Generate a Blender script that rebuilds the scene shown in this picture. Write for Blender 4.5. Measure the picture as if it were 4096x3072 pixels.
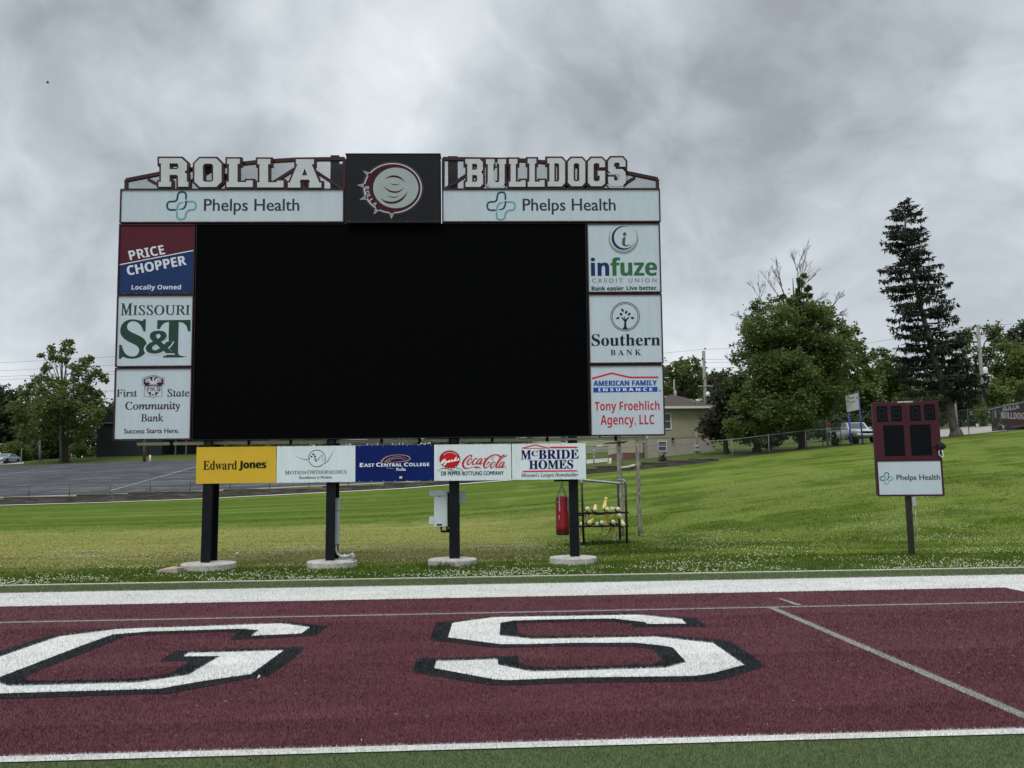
import bpy, math, random
import numpy as np
from mathutils import Vector, Matrix
from mathutils.geometry import tessellate_polygon

for _o in list(bpy.data.objects):
    bpy.data.objects.remove(_o)
S = bpy.context.scene
COL = S.collection
random.seed(7)
RNG = np.random.default_rng(7)

# ------------------------------------------------------------------ camera
F, YAW, PITCH, ROLL, CH = 3328.0, 0.0495, 0.1133, -0.012, 2.31   # focal length is in pixels of a 4096 wide frame
_f = np.array([math.sin(YAW) * math.cos(PITCH), math.cos(YAW) * math.cos(PITCH), math.sin(PITCH)])
_r = np.array([math.cos(YAW), -math.sin(YAW), 0.0])
_u = np.cross(_r, _f)
CR = _r * math.cos(ROLL) + _u * math.sin(ROLL)
CU = -_r * math.sin(ROLL) + _u * math.cos(ROLL)
CF = _f
cam = bpy.data.cameras.new('camera')
camo = bpy.data.objects.new('camera', cam)
COL.objects.link(camo)
cam.sensor_width = 36.0
cam.lens = 36.0 * F / 4096.0
cam.clip_start = 0.1
cam.clip_end = 12000
camo.matrix_world = Matrix(((CR[0], CU[0], -CF[0], 0), (CR[1], CU[1], -CF[1], 0), (CR[2], CU[2], -CF[2], CH), (0, 0, 0, 1)))
S.camera = camo

# ------------------------------------------------------------------ light
S.view_settings.view_transform = 'Standard'
S.view_settings.look = 'None'
S.view_settings.exposure = 0.5
S.view_settings.gamma = 1.0
S.render.engine = 'CYCLES'
S.cycles.max_bounces = 6
S.cycles.diffuse_bounces = 3
S.cycles.glossy_bounces = 3
S.cycles.transparent_max_bounces = 8
SUN_EL, SUN_AZ = math.radians(58), math.radians(205)     # azimuth measured from +Y towards +X
sl = bpy.data.lights.new('sun', 'SUN')
sl.energy = 1.1
sl.angle = math.radians(25)
sl.color = (1.0, 0.97, 0.93)
so = bpy.data.objects.new('sun', sl)
COL.objects.link(so)
_sd = Vector((math.sin(SUN_AZ) * math.cos(SUN_EL), math.cos(SUN_AZ) * math.cos(SUN_EL), math.sin(SUN_EL)))
so.rotation_euler = _sd.to_track_quat('Z', 'Y').to_euler()


class NT:
    """a small node-tree writer"""
    def __init__(self, tree):
        self.t = tree
        tree.nodes.clear()

    def n(self, typ, **kw):
        nd = self.t.nodes.new(typ)
        ins = kw.pop('i', {})
        for k, v in kw.items():
            setattr(nd, k, v)
        for k, v in ins.items():
            s = nd.inputs[k]
            if hasattr(v, 'is_linked') or isinstance(v, bpy.types.NodeSocket):
                self.t.links.new(v, s)
            else:
                s.default_value = v
        return nd

    def math(self, op, a, b=0.0, c=0.0, clamp=False):
        nd = self.n('ShaderNodeMath', operation=op, use_clamp=clamp, i={0: a, 1: b, 2: c})
        return nd.outputs[0]

    def ramp(self, fac, stops, interp='LINEAR'):
        nd = self.n('ShaderNodeValToRGB', i={0: fac})
        cr = nd.color_ramp
        cr.interpolation = interp
        while len(cr.elements) < len(stops):
            cr.elements.new(0.5)
        for e, (p, c) in zip(cr.elements, stops):
            e.position = p
            e.color = (c, c, c, 1) if isinstance(c, (int, float)) else (*c, 1)
        return nd.outputs[0]

    def mix(self, fac, a, b, blend='MIX'):
        nd = self.n('ShaderNodeMix', data_type='RGBA', blend_type=blend)
        for k, v in ((0, fac), (6, a), (7, b)):
            if isinstance(v, bpy.types.NodeSocket):
                self.t.links.new(v, nd.inputs[k])
            elif k == 0:
                nd.inputs[k].default_value = v
            else:
                nd.inputs[k].default_value = (*v, 1) if len(v) == 3 else v
        return nd.outputs[2]

    def noise(self, vec, scale, detail=4, rough=0.55, dist=0.0):
        nd = self.n('ShaderNodeTexNoise', i={'Vector': vec, 'Scale': scale, 'Detail': detail, 'Roughness': rough, 'Distortion': dist})
        return nd.outputs[0]

    def mapping(self, vec, scale=(1, 1, 1), loc=(0, 0, 0), rot=(0, 0, 0)):
        return self.n('ShaderNodeMapping', i={0: vec, 1: loc, 2: rot, 3: scale}).outputs[0]

    def range(self, v, a, b, c=0.0, d=1.0, smooth=True):
        return self.n('ShaderNodeMapRange', interpolation_type='SMOOTHSTEP' if smooth else 'LINEAR', i={0: v, 1: a, 2: b, 3: c, 4: d}).outputs[0]


# overcast world: Nishita daylight behind a layer of grey cloud laid out by direction
W = bpy.data.worlds.new('World')
S.world = W
W.use_nodes = True
w = NT(W.node_tree)
sky = w.n('ShaderNodeTexSky', sky_type='NISHITA', sun_disc=False, sun_elevation=SUN_EL, sun_rotation=SUN_AZ)
tc = w.n('ShaderNodeTexCoord').outputs['Generated']
sep = w.n('ShaderNodeSeparateXYZ', i={0: tc})
zz = w.math('MAXIMUM', sep.outputs[2], 0.0)
flat_ = w.mapping(tc, (1.0, 1.0, 1.15))
warp = w.n('ShaderNodeTexNoise', i={'Vector': flat_, 'Scale': 2.6, 'Detail': 4, 'Roughness': 0.5}).outputs[1]
wadd = w.n('ShaderNodeVectorMath', operation='MULTIPLY_ADD', i={0: warp, 1: (0.30, 0.30, 0.30), 2: flat_}).outputs[0]
big = w.noise(wadd, 2.6, 2, 0.5)
mid = w.noise(wadd, 6.0, 8, 0.50)
fine = w.noise(wadd, 20.0, 6, 0.55)
bil = w.math('ABSOLUTE', w.math('SUBTRACT', w.noise(wadd, 8.5, 6, 0.5), 0.5))     # puffy edges
cl = w.math('ADD', w.math('MULTIPLY', big, 0.46), w.math('ADD', w.math('MULTIPLY', mid, 0.53), w.math('ADD', w.math('MULTIPLY', fine, 0.10), w.math('MULTIPLY', bil, -0.22))))


def dirv(px, py):
    d = CF + CR * (px - 2048) / F - CU * (py - 1536) / F
    return d / np.linalg.norm(d)


# broad cloud masses of this sky: (direction, angular softness, strength)
MASSES = [((3550, 470), 0.022, -0.12), ((3250, 260), 0.022, -0.13), ((900, 620), 0.030, -0.085), ((300, 330), 0.03, -0.05), ((2250, 330), 0.012, -0.07),
          ((1520, 90), 0.006, 0.10), ((1980, 40), 0.008, 0.09), ((1600, 420), 0.004, 0.05), ((3950, 130), 0.010, 0.10), ((3100, 560), 0.03, 0.05), ((2900, 900), 0.06, 0.055),
          ((150, 1150), 0.05, 0.07), ((3900, 560), 0.02, 0.06), ((700, 20), 0.02, 0.03), ((3300, 1250), 0.05, 0.035), ((1350, 350), 0.004, 0.05)]
wn = w.n('ShaderNodeVectorMath', operation='NORMALIZE', i={0: w.n('ShaderNodeVectorMath', operation='MULTIPLY_ADD', i={0: w.n('ShaderNodeTexNoise', i={'Vector': tc, 'Scale': 5.0, 'Detail': 5, 'Roughness': 0.6}).outputs[1], 1: (0.16, 0.16, 0.16), 2: w.n('ShaderNodeVectorMath', operation='SUBTRACT', i={0: tc, 1: (0.08, 0.08, 0.08)}).outputs[0]}).outputs[0]}).outputs[0]
tot = cl
for (pxy, soft, st) in MASSES:
    dv = dirv(*pxy)
    dt = w.n('ShaderNodeVectorMath', operation='DOT_PRODUCT', i={0: wn, 1: tuple(dv)}).outputs['Value']
    g = w.math('POWER', 2.718, w.math('MULTIPLY', w.math('SUBTRACT', dt, 1.0), 1.0 / soft))
    tot = w.math('MULTIPLY_ADD', g, st, tot)
ccol = w.ramp(tot, [(0.28, (0.190, 0.208, 0.222)), (0.41, (0.262, 0.288, 0.308)), (0.50, (0.345, 0.380, 0.404)), (0.60, (0.445, 0.486, 0.512)), (0.76, (0.60, 0.635, 0.66))])
lift = w.range(zz, 0.52, 0.95, 1.0, 2.9)
c10 = w.n('ShaderNodeVectorMath', operation='SCALE', i={0: ccol, 'Scale': w.math('MULTIPLY', lift, 10.0)}).outputs[0]
bgc = w.mix(0.95, sky.outputs[0], c10)
bg = w.n('ShaderNodeBackground', i={0: bgc, 1: 0.1})
w.n('ShaderNodeOutputWorld', i={0: bg.outputs[0]})
W.cycles.sampling_method = 'MANUAL'
W.cycles.sample_map_resolution = 512


# ------------------------------------------------------------------ geometry helpers
def ray(px, py):
    d = CF + CR * (px - 2048) / F - CU * (py - 1536) / F
    return d / d[1]


def at(px, py, Y):
    d = ray(px, py)
    return Vector((d[0] * Y, Y, CH + d[2] * Y))


def gp(px, py, z=0.0):
    d = ray(px, py)
    t = (z - CH) / d[2]
    return Vector((d[0] * t, t, z))


def mpx(Y):
    return Y / F * 1.06


class Plane:
    """a vertical (or slightly leaning) plane: local x along it, local z up it, local -y towards the field"""
    def __init__(self, O, a, t=0.0):
        self.M = Matrix.Translation(O) @ Matrix.Rotation(a, 4, 'Z') @ Matrix.Rotation(t, 4, 'X')
        self.Mi = self.M.inverted()
        self.O = Vector(O)
        self.N = (self.M.to_3x3() @ Vector((0, 1, 0)))

    def uv(self, px, py, y=0.0):
        d = Vector(ray(px, py))
        o = Vector((0, 0, CH))
        P0 = self.O + self.N * y
        t = (P0 - o).dot(self.N) / d.dot(self.N)
        L = self.Mi @ (o + d * t)
        return (L.x, L.z)


BOARD = Plane((0, 24.0, 0), -0.0186, 0.0289)


class MB:
    def __init__(self):
        self.v, self.f, self.s = [], [], []

    def add(self, vs, fs, smooth=False):
        b = len(self.v)
        self.v += [tuple(p) for p in vs]
        self.f += [tuple(i + b for i in q) for q in fs]
        self.s += [smooth] * len(fs)
        return self

    def box(self, x0, x1, y0, y1, z0, z1, M=None):
        vs = [Vector((x, y, z)) for z in (z0, z1) for y in (y0, y1) for x in (x0, x1)]
        if M is not None:
            vs = [M @ p for p in vs]
        return self.add(vs, [(0, 2, 3, 1), (4, 5, 7, 6), (0, 1, 5, 4), (2, 6, 7, 3), (0, 4, 6, 2), (1, 3, 7, 5)])

    def bbox(self, x0, x1, y0, y1, z0, z1, b=0.01, M=None):
        """box with its vertical and top edges chamfered"""
        def ring(x0, x1, y0, y1, z, c):
            return [(x0 + c, y0, z), (x1 - c, y0, z), (x1, y0 + c, z), (x1, y1 - c, z), (x1 - c, y1, z), (x0 + c, y1, z), (x0, y1 - c, z), (x0, y0 + c, z)]
        rs = [ring(x0 + b, x1 - b, y0 + b, y1 - b, z0, b), ring(x0, x1, y0, y1, z0 + b, b), ring(x0, x1, y0, y1, z1 - b, b), ring(x0 + b, x1 - b, y0 + b, y1 - b, z1, b)]
        return self.loft(rs, M=M, smooth=False)

    def loft(self, rings, cap=True, smooth=True, M=None, closed=True):
        n = len(rings[0])
        vs = [Vector(p) for r in rings for p in r]
        if M is not None:
            vs = [M @ p for p in vs]
        fs = []
        for k in range(len(rings) - 1):
            for i in range(n if closed else n - 1):
                j = (i + 1) % n
                fs.append((k * n + i, k * n + j, (k + 1) * n + j, (k + 1) * n + i))
        self.add(vs, fs, smooth)
        if cap:
            b = len(self.v) - len(vs)
            self.f.append(tuple(b + i for i in reversed(range(n))))
            self.s.append(False)
            self.f.append(tuple(b + (len(rings) - 1) * n + i for i in range(n)))
            self.s.append(False)
        return self

    def tube(self, pts, r, seg=8, cap=True, smooth=True):
        pts = [Vector(p) for p in pts]
        rs = r if isinstance(r, (list, tuple)) else [r] * len(pts)
        rings = []
        prev = None
        for i, p in enumerate(pts):
            d = (pts[min(i + 1, len(pts) - 1)] - pts[max(i - 1, 0)])
            d = d.normalized() if d.length > 1e-9 else Vector((0, 0, 1))
            if prev is None:
                a = Vector((1, 0, 0)) if abs(d.x) < 0.8 else Vector((0, 1, 0))
                n1 = d.cross(a).normalized()
            else:
                n1 = (prev - d * prev.dot(d))
                n1 = n1.normalized() if n1.length > 1e-6 else d.orthogonal().normalized()
            prev = n1
            n2 = d.cross(n1)
            rings.append([p + (n1 * math.cos(2 * math.pi * k / seg) + n2 * math.sin(2 * math.pi * k / seg)) * rs[i] for k in range(seg)])
        return self.loft(rings, cap, smooth)

    def lathe(self, c, prof, seg=24, axis='Z', smooth=True):
        """prof: list of (radius, height) along the axis from c"""
        c = Vector(c)
        rings = []
        for (r, h) in prof:
            rr = []
            for k in range(seg):
                a = 2 * math.pi * k / seg
                p = Vector((r * math.cos(a), r * math.sin(a), h))
                if axis == 'Y':
                    p = Vector((p.x, p.z, -p.y))
                elif axis == 'X':
                    p = Vector((p.z, p.x, p.y))
                rr.append(c + p)
            rings.append(rr)
        return self.loft(rings, True, smooth)

    def ball(self, c, r, seg=12, rings=8):
        prof = [(max(1e-4, r * math.sin(math.pi * k / rings)), -r * math.cos(math.pi * k / rings)) for k in range(rings + 1)]
        return self.lathe(c, prof, seg)

    def flat(self, loops, fn):
        """a filled outline with holes; fn maps 2-d points to 3-d"""
        L = [[Vector((p[0], p[1], 0)) for p in lp] for lp in loops]
        tris = tessellate_polygon(L)
        flatp = [p for lp in L for p in lp]
        out = []
        for t in tris:
            a, b, c = (flatp[i] for i in t)
            out.append(t if (b - a).cross(c - a).z > 0 else (t[0], t[2], t[1]))
        return self.add([fn(p.x, p.y) for p in flatp], out)

    def prism(self, loops, f0, f1):
        """filled outline at f0 (front) and f1 (back) with side walls"""
        self.flat(loops, f0)
        b = len(self.v)
        self.flat(loops, f1)
        for lp in loops:
            n = len(lp)
            vs = [f0(*p) for p in lp] + [f1(*p) for p in lp]
            self.add(vs, [(i, (i + 1) % n, n + (i + 1) % n, n + i) for i in range(n)])
        return self

    def build(self, name, mat, parent=None, off=None):
        me = bpy.data.meshes.new(name)
        vs = self.v if off is None else [(p[0] - off[0], p[1] - off[1], p[2] - off[2]) for p in self.v]
        me.from_pydata(vs, [], self.f)
        me.polygons.foreach_set('use_smooth', self.s)
        me.materials.append(mat)
        me.update()
        return link(name, me, parent)


def link(name, me, parent=None):
    o = bpy.data.objects.new(name, me)
    COL.objects.link(o)
    if parent is not None:
        o.parent = parent
    return o


def npmesh(name, V, Fc, mat, parent=None, smooth=False):
    """V (n,3), Fc (m,k) arrays"""
    me = bpy.data.meshes.new(name)
    V = np.asarray(V, dtype=np.float32)
    Fc = np.asarray(Fc, dtype=np.int32)
    m, k = Fc.shape
    me.vertices.add(len(V))
    me.vertices.foreach_set('co', V.ravel())
    me.loops.add(m * k)
    me.loops.foreach_set('vertex_index', Fc.ravel())
    me.polygons.add(m)
    me.polygons.foreach_set('loop_start', np.arange(0, m * k, k, dtype=np.int32))
    me.polygons.foreach_set('use_smooth', np.full(m, smooth))
    me.materials.append(mat)
    me.update(calc_edges=True)
    return link(name, me, parent)


def empty(name, loc, rot=None, M=None):
    o = bpy.data.objects.new(name, None)
    COL.objects.link(o)
    o.empty_display_size = 0.3
    if M is not None:
        o.matrix_world = M
    else:
        o.location = loc
        if rot:
            o.rotation_euler = rot
    return o


def tag(o, label, cat, group=None, kind=None):
    if label:
        o['label'] = label
    if cat:
        o['category'] = cat
    if group:
        o['group'] = group
    if kind:
        o['kind'] = kind
    return o


def struct(o):
    o['kind'] = 'structure'
    return o


def stuff(o, label=None, cat=None):
    o['kind'] = 'stuff'
    if label:
        o['label'] = label
        o['category'] = cat
    return o


# ------------------------------------------------------------------ materials
def srgb(r, g, b):
    return tuple(((c / 255) / 12.92 if c <= 10 else ((c / 255 + 0.055) / 1.055) ** 2.4) for c in (r, g, b))


MATS = {}


def pm(name, col, rough=0.6, metal=0.0, var=0.12, scale=3.0, bump=0.0, bscale=40.0, spec=0.35, dirt=None, stretch=(1, 1, 1)):
    """painted / plain material with soft colour variation, optional dirt and bump"""
    if name in MATS:
        return MATS[name]
    m = bpy.data.materials.new(name)
    m.use_nodes = True
    t = NT(m.node_tree)
    co = t.n('ShaderNodeTexCoord').outputs['Object']
    co = t.mapping(co, stretch)
    nz = t.noise(co, scale, 5, 0.6)
    lo = tuple(c * (1 - var) for c in col)
    hi = tuple(min(1, c * (1 + var)) for c in col)
    c = t.ramp(nz, [(0.3, lo), (0.7, hi)])
    if dirt:
        dcol, amt = dirt
        n2 = t.noise(co, scale * 2.7, 6, 0.65)
        c = t.mix(t.range(n2, 0.48, 0.75, 0.0, amt), c, dcol)
    bs = t.n('ShaderNodeBsdfPrincipled', i={'Base Color': c, 'Roughness': rough, 'Metallic': metal, 'Specular IOR Level': spec})
    if bump:
        b = t.n('ShaderNodeBump', i={'Strength': bump, 'Distance': 0.02, 'Height': t.noise(co, bscale, 4, 0.6)})
        t.t.links.new(b.outputs[0], bs.inputs['Normal'])
    t.n('ShaderNodeOutputMaterial', i={0: bs.outputs[0]})
    MATS[name] = m
    return m


def leafmat(name, dark, light, trans=0.3, patch=1.2):
    if name in MATS:
        return MATS[name]
    m = bpy.data.materials.new(name)
    m.use_nodes = True
    t = NT(m.node_tree)
    gi = t.n('ShaderNodeNewGeometry')
    co = t.n('ShaderNodeTexCoord').outputs['Object']
    fac = t.math('ADD', t.math('MULTIPLY', gi.outputs['Random Per Island'], 0.55), t.math('MULTIPLY', t.range(t.noise(co, patch, 3, 0.5), 0.35, 0.65), 0.45))
    c = t.ramp(fac, [(0.0, dark), (1.0, light)])
    d = t.n('ShaderNodeBsdfPrincipled', i={'Base Color': c, 'Roughness': 0.55, 'Specular IOR Level': 0.25})
    tr = t.n('ShaderNodeBsdfTranslucent', i={0: t.mix(0.5, c, tuple(min(1, x * 1.6) for x in light))})
    mx = t.n('ShaderNodeMixShader', i={0: trans, 1: d.outputs[0], 2: tr.outputs[0]})
    t.n('ShaderNodeOutputMaterial', i={0: mx.outputs[0]})
    MATS[name] = m
    return m


def grassmat(name='grass', blades=False):
    if name in MATS:
        return MATS[name]
    m = bpy.data.materials.new(name)
    m.use_nodes = True
    t = NT(m.node_tree)
    gi = t.n('ShaderNodeNewGeometry')
    P = gi.outputs['Position']
    sp = t.n('ShaderNodeSeparateXYZ', i={0: P})
    X, Y, Z = sp.outputs
    n1 = t.noise(P, 0.35, 4, 0.6)
    n2 = t.noise(P, 2.2, 5, 0.65)
    n3 = t.noise(P, 14.0, 5, 0.7)
    # mower stripes run along the foot of the bank
    st = t.noise(t.mapping(P, (0.035, 0.95, 0.0)), 1.0, 3, 0.55)
    st2 = t.noise(t.mapping(P, (0.05, 1.05, 0.0)), 1.0, 3, 0.6)
    g = t.ramp(st, [(0.36, (0.050, 0.088, 0.006)), (0.5, (0.082, 0.130, 0.010)), (0.64, (0.130, 0.186, 0.020))])
    st3 = t.noise(t.mapping(P, (0.07, 1.9, 0.0), rot=(0, 0, 0.05)), 1.0, 4, 0.6)
    g = t.mix(t.range(st2, 0.50, 0.62, 0.0, 0.6), g, (0.070, 0.110, 0.014))
    g = t.mix(t.range(st3, 0.54, 0.66, 0.0, 0.6), g, (0.052, 0.082, 0.011))
    g = t.mix(t.range(t.math('ADD', n1, t.range(t.math('DIVIDE', X, t.math('MAXIMUM', Y, 1.0)), -0.1, 0.25, -0.08, 0.10)), 0.50, 0.70, 0.0, 0.6), g, (0.180, 0.222, 0.050))
    g = t.mix(t.range(n2, 0.5, 0.72, 0.0, 0.35), g, (0.20, 0.235, 0.05))
    # dry, tired flat ground behind the board
    ax = t.math('DIVIDE', X, t.math('MAXIMUM', Y, 1.0))
    wob = t.math('MULTIPLY', t.math('SUBTRACT', n1, 0.5), 7.0)
    Yw = t.math('ADD', Y, wob)
    dry = t.math('MULTIPLY', t.range(Yw, 23.2, 28.0), t.range(Yw, 44.5, 40.0))
    dry = t.math('MULTIPLY', dry, t.range(t.math('ADD', ax, t.math('MULTIPLY', t.math('SUBTRACT', n1, 0.5), 0.2)), 0.16, 0.02))
    dcol = t.ramp(t.math('ADD', t.math('MULTIPLY', n2, 0.5), t.math('MULTIPLY', st2, 0.5)), [(0.38, (0.20, 0.175, 0.055)), (0.5, (0.265, 0.26, 0.075)), (0.62, (0.24, 0.29, 0.06))])
    g = t.mix(t.math('MULTIPLY', dry, 0.92), g, dcol)
    # bare straw patches close behind the posts
    bare = t.math('MULTIPLY', t.math('MULTIPLY', t.range(Yw, 24.5, 27.5), t.range(Yw, 34.0, 29.0)), t.range(n2, 0.38, 0.62, 0.0, 0.75))
    bare = t.math('MULTIPLY', bare, t.range(ax, 0.10, 0.0))
    g = t.mix(bare, g, (0.235, 0.178, 0.088))
    yard = t.math('MULTIPLY', t.range(Y, 58.2, 59.0), 0.85)  # lawn past the ridge darkened: shade under the trees put into its colour
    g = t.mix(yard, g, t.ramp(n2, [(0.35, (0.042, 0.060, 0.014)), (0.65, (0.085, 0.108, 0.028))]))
    # lush clover strip beside the kerb
    lush = t.math('MULTIPLY', t.range(t.math('ADD', Y, t.math('MULTIPLY', wob, 0.3)), 24.6, 22.8), 0.85)
    lcol = t.ramp(n2, [(0.35, (0.070, 0.122, 0.022)), (0.65, (0.140, 0.205, 0.045))])
    g = t.mix(lush, g, lcol)
    g = t.mix(t.range(n3, 0.42, 0.68, 0.0, 0.45), g, (0.05, 0.085, 0.012))
    if blades:
        rnd = gi.outputs['Random Per Island']
        g = t.mix(0.75, g, t.ramp(rnd, [(0.0, 0.55), (0.5, 0.95), (1.0, 1.55)]), 'MULTIPLY')
        d = t.n('ShaderNodeBsdfDiffuse', i={0: g})
        tr = t.n('ShaderNodeBsdfTranslucent', i={0: g})
        mx = t.n('ShaderNodeMixShader', i={0: 0.35, 1: d.outputs[0], 2: tr.outputs[0]})
        t.n('ShaderNodeOutputMaterial', i={0: mx.outputs[0]})
    else:
        bs = t.n('ShaderNodeBsdfPrincipled', i={'Base Color': g, 'Roughness': 0.9, 'Specular IOR Level': 0.1})
        hh = t.math('ADD', t.math('MULTIPLY', n3, 0.6), t.noise(P, 45.0, 3, 0.7))
        b = t.n('ShaderNodeBump', i={'Strength': 0.6, 'Distance': 0.05, 'Height': hh})
        t.t.links.new(b.outputs[0], bs.inputs['Normal'])
        t.n('ShaderNodeOutputMaterial', i={0: bs.outputs[0]})
    MATS[name] = m
    return m


def turfmat(name, dark, light, worn=None):
    """artificial turf: every fibre its own tone, broad brushed patches"""
    if name in MATS:
        return MATS[name]
    m = bpy.data.materials.new(name)
    m.use_nodes = True
    t = NT(m.node_tree)
    gi = t.n('ShaderNodeNewGeometry')
    P = gi.outputs['Position']
    a = t.noise(t.mapping(P, (0.5, 1.4, 1)), 1.1, 5, 0.6)
    b = t.noise(P, 9.0, 4, 0.65)
    f = t.noise(P, 90.0, 2, 0.7)
    fac = t.math('ADD', t.math('MULTIPLY', a, 0.34), t.math('ADD', t.math('MULTIPLY', b, 0.22), t.math('ADD', t.math('MULTIPLY', f, 0.14), t.math('MULTIPLY', gi.outputs['Random Per Island'], 0.22))))
    c = t.ramp(fac, [(0.28, dark), (0.72, light)])
    if worn:
        c = t.mix(t.range(t.noise(t.mapping(P, (0.25, 1.0, 1)), 3.5, 6, 0.7), 0.5, 0.7, 0.0, 0.4), c, worn)
    bs = t.n('ShaderNodeBsdfPrincipled', i={'Base Color': c, 'Roughness': 0.7, 'Specular IOR Level': 0.12})
    bp = t.n('ShaderNodeBump', i={'Strength': 0.5, 'Distance': 0.02, 'Height': f})
    t.t.links.new(bp.outputs[0], bs.inputs['Normal'])
    t.n('ShaderNodeOutputMaterial', i={0: bs.outputs[0]})
    MATS[name] = m
    return m


M_MAROON = pm('maroon_paint', (0.040, 0.008, 0.012), 0.5, var=0.25, scale=1.5, dirt=((0.06, 0.03, 0.03), 0.3))
M_BLACKPOST = pm('black_post_paint', (0.0055, 0.0075, 0.011), 0.55, var=0.3, scale=2.0, spec=0.2, dirt=((0.016, 0.016, 0.016), 0.25))
M_SCREEN = pm('led_screen', (0.0012, 0.0013, 0.0017), 0.85, var=0.2, scale=8, spec=0.05)
M_NAVYBLK = pm('emblem_black', (0.0075, 0.0085, 0.013), 0.6, var=0.2, scale=3, spec=0.2)
M_WHITEPANEL = pm('white_panel', (0.52, 0.60, 0.665), 0.45, var=0.04, scale=1.5, dirt=((0.40, 0.44, 0.47), 0.30), stretch=(2.2, 2.2, 0.45))
M_LETTERW = pm('letter_white', (0.53, 0.56, 0.575), 0.5, var=0.06, scale=2, dirt=((0.40, 0.40, 0.40), 0.25))
M_CONC = pm('concrete', (0.46, 0.44, 0.41), 0.9, var=0.22, scale=4, bump=0.5, bscale=30, dirt=((0.16, 0.13, 0.10), 0.8))
M_GALV = pm('galvanised', (0.25, 0.27, 0.285), 0.45, metal=0.4, var=0.15, scale=6)
M_GREYPVC = pm('grey_conduit', (0.36, 0.40, 0.40), 0.5, var=0.1, scale=5)
M_WHITEBOX = pm('white_enclosure', (0.60, 0.66, 0.68), 0.45, var=0.06, scale=3)
M_BEIGE = pm('beige_tray', (0.62, 0.62, 0.53), 0.6, var=0.15, scale=2)
M_INK = pm('ink_dark', (0.012, 0.014, 0.018), 0.6, var=0.1)
M_WOOD = pm('weathered_wood', (0.23, 0.215, 0.19), 0.9, var=0.55, scale=1.6, bump=0.6, bscale=12, dirt=((0.66, 0.63, 0.58), 1.0), stretch=(5, 5, 0.9))
M_POLE = pm('pole_wood', (0.235, 0.22, 0.195), 0.9, var=0.2, scale=2.5, bump=0.4, bscale=10, stretch=(6, 6, 0.5))
M_BARK = pm('bark', (0.045, 0.036, 0.028), 0.95, var=0.4, scale=3, bump=0.8, bscale=8, stretch=(3, 3, 0.6))
M_BARKG = pm('bark_grey', (0.105, 0.095, 0.08), 0.95, var=0.4, scale=3, bump=0.8, bscale=8, stretch=(3, 3, 0.6))
M_GLASS = pm('window_glass', (0.05, 0.06, 0.07), 0.12, var=0.3, scale=2, spec=0.5)
M_WHITETRIM = pm('white_trim', (0.62, 0.63, 0.62), 0.55, var=0.06)
M_RUBBER = pm('rubber', (0.012, 0.012, 0.013), 0.8, var=0.2)


def ink(r, g, b):
    return pm('ink_%d_%d_%d' % (r, g, b), tuple(c * 1.38 for c in srgb(r, g, b)), 0.7, var=0.05, scale=2, spec=0.08)


# ------------------------------------------------------------------ terrain
#        px     ridge_py ridgeY  toeY  wall   py@70  py@92  py@115 py@131
COLS = [(-2600, 2075, 58, 42, 0.50, None, None, 1885, 1872),
        (-800, 2038, 58, 42, 0.50, None, None, 1876, 1860),
        (0, 2022, 58, 42, 0.50, None, None, 1866, 1850),
        (430, 2010, 58, 42, 0.52, None, None, 1848, 1822),
        (800, 1996, 58, 42, 0.50, None, None, 1838, 1815),
        (1600, 1955, 58, 41, 0.42, None, None, 1820, 1802),
        (2345, 1897, 58, 36, 0.30, 1858, 1818, 1795, 1785),
        (2700, 1865, 58, 33, 0.28, 1822, 1795, 1775, 1765),
        (2900, 1842, 57.5, 31, 0.06, 1800, 1780, 1765, 1752),
        (3233, 1800, 57, 29, 0.05, 1784, 1766, 1748, 1735),
        (3600, 1770, 56, 27, 0.05, 1762, 1728, 1704, 1690),
        (4096, 1723, 55, 25.8, 0.05, 1708, 1685, 1670, 1660),
        (5000, 1640, 54, 25, 0.05, 1632, 1615, 1600, 1590),
        (6800, 1560, 52, 24.5, 0.05, 1555, 1545, 1535, 1530)]
KA, KY, KZ = [], [], []
for (px, rp, ry, ty, wh, p70, p92, p115, p131) in COLS:
    KA.append(ray(px, 1900)[0])
    zr = at(px, rp, ry).z
    z115 = at(px, p115, 115).z
    zn = zr + wh
    lin = lambda Y: zn + (z115 - zn) * (Y - ry - 0.8) / (115 - ry - 0.8)
    z70 = at(px, p70, 70).z if p70 else lin(70)
    z92 = at(px, p92, 92).z if p92 else lin(92)
    z131 = at(px, p131, 131).z
    ys = [20.05, 20.6, 22.6, 25.5, ty - 4, ty - 1, ty + 2, ty + 6, ry - 0.5, ry, ry + 0.15, ry + 0.8, 70, 92, 115, 131, 300, 2600]
    zt = lambda Y: zr * (Y - ty) / (ry - ty)
    flat = -0.14 if px < 2500 else -0.05
    zs = [-0.03, -0.06, flat, flat, 0.35 * flat + 0.0, 0.02, zt(ty + 2) * 0.82, zt(ty + 6) * 0.95, zt(ry - 0.5), zr, zr, zn, z70, z92, z115, z131, z131 + 4, z131 + 5]
    for k in range(1, len(ys)):
        if ys[k] <= ys[k - 1]:
            ys[k] = ys[k - 1] + 0.2
    KY.append(ys)
    KZ.append(zs)
KA, KY, KZ = np.array(KA), np.array(KY), np.array(KZ)
NK = KY.shape[1]


def knots(a):
    a = np.clip(np.asarray(a, dtype=float), KA[0], KA[-1])
    return (np.stack([np.interp(a, KA, KY[:, k]) for k in range(NK)], -1), np.stack([np.interp(a, KA, KZ[:, k]) for k in range(NK)], -1))


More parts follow.
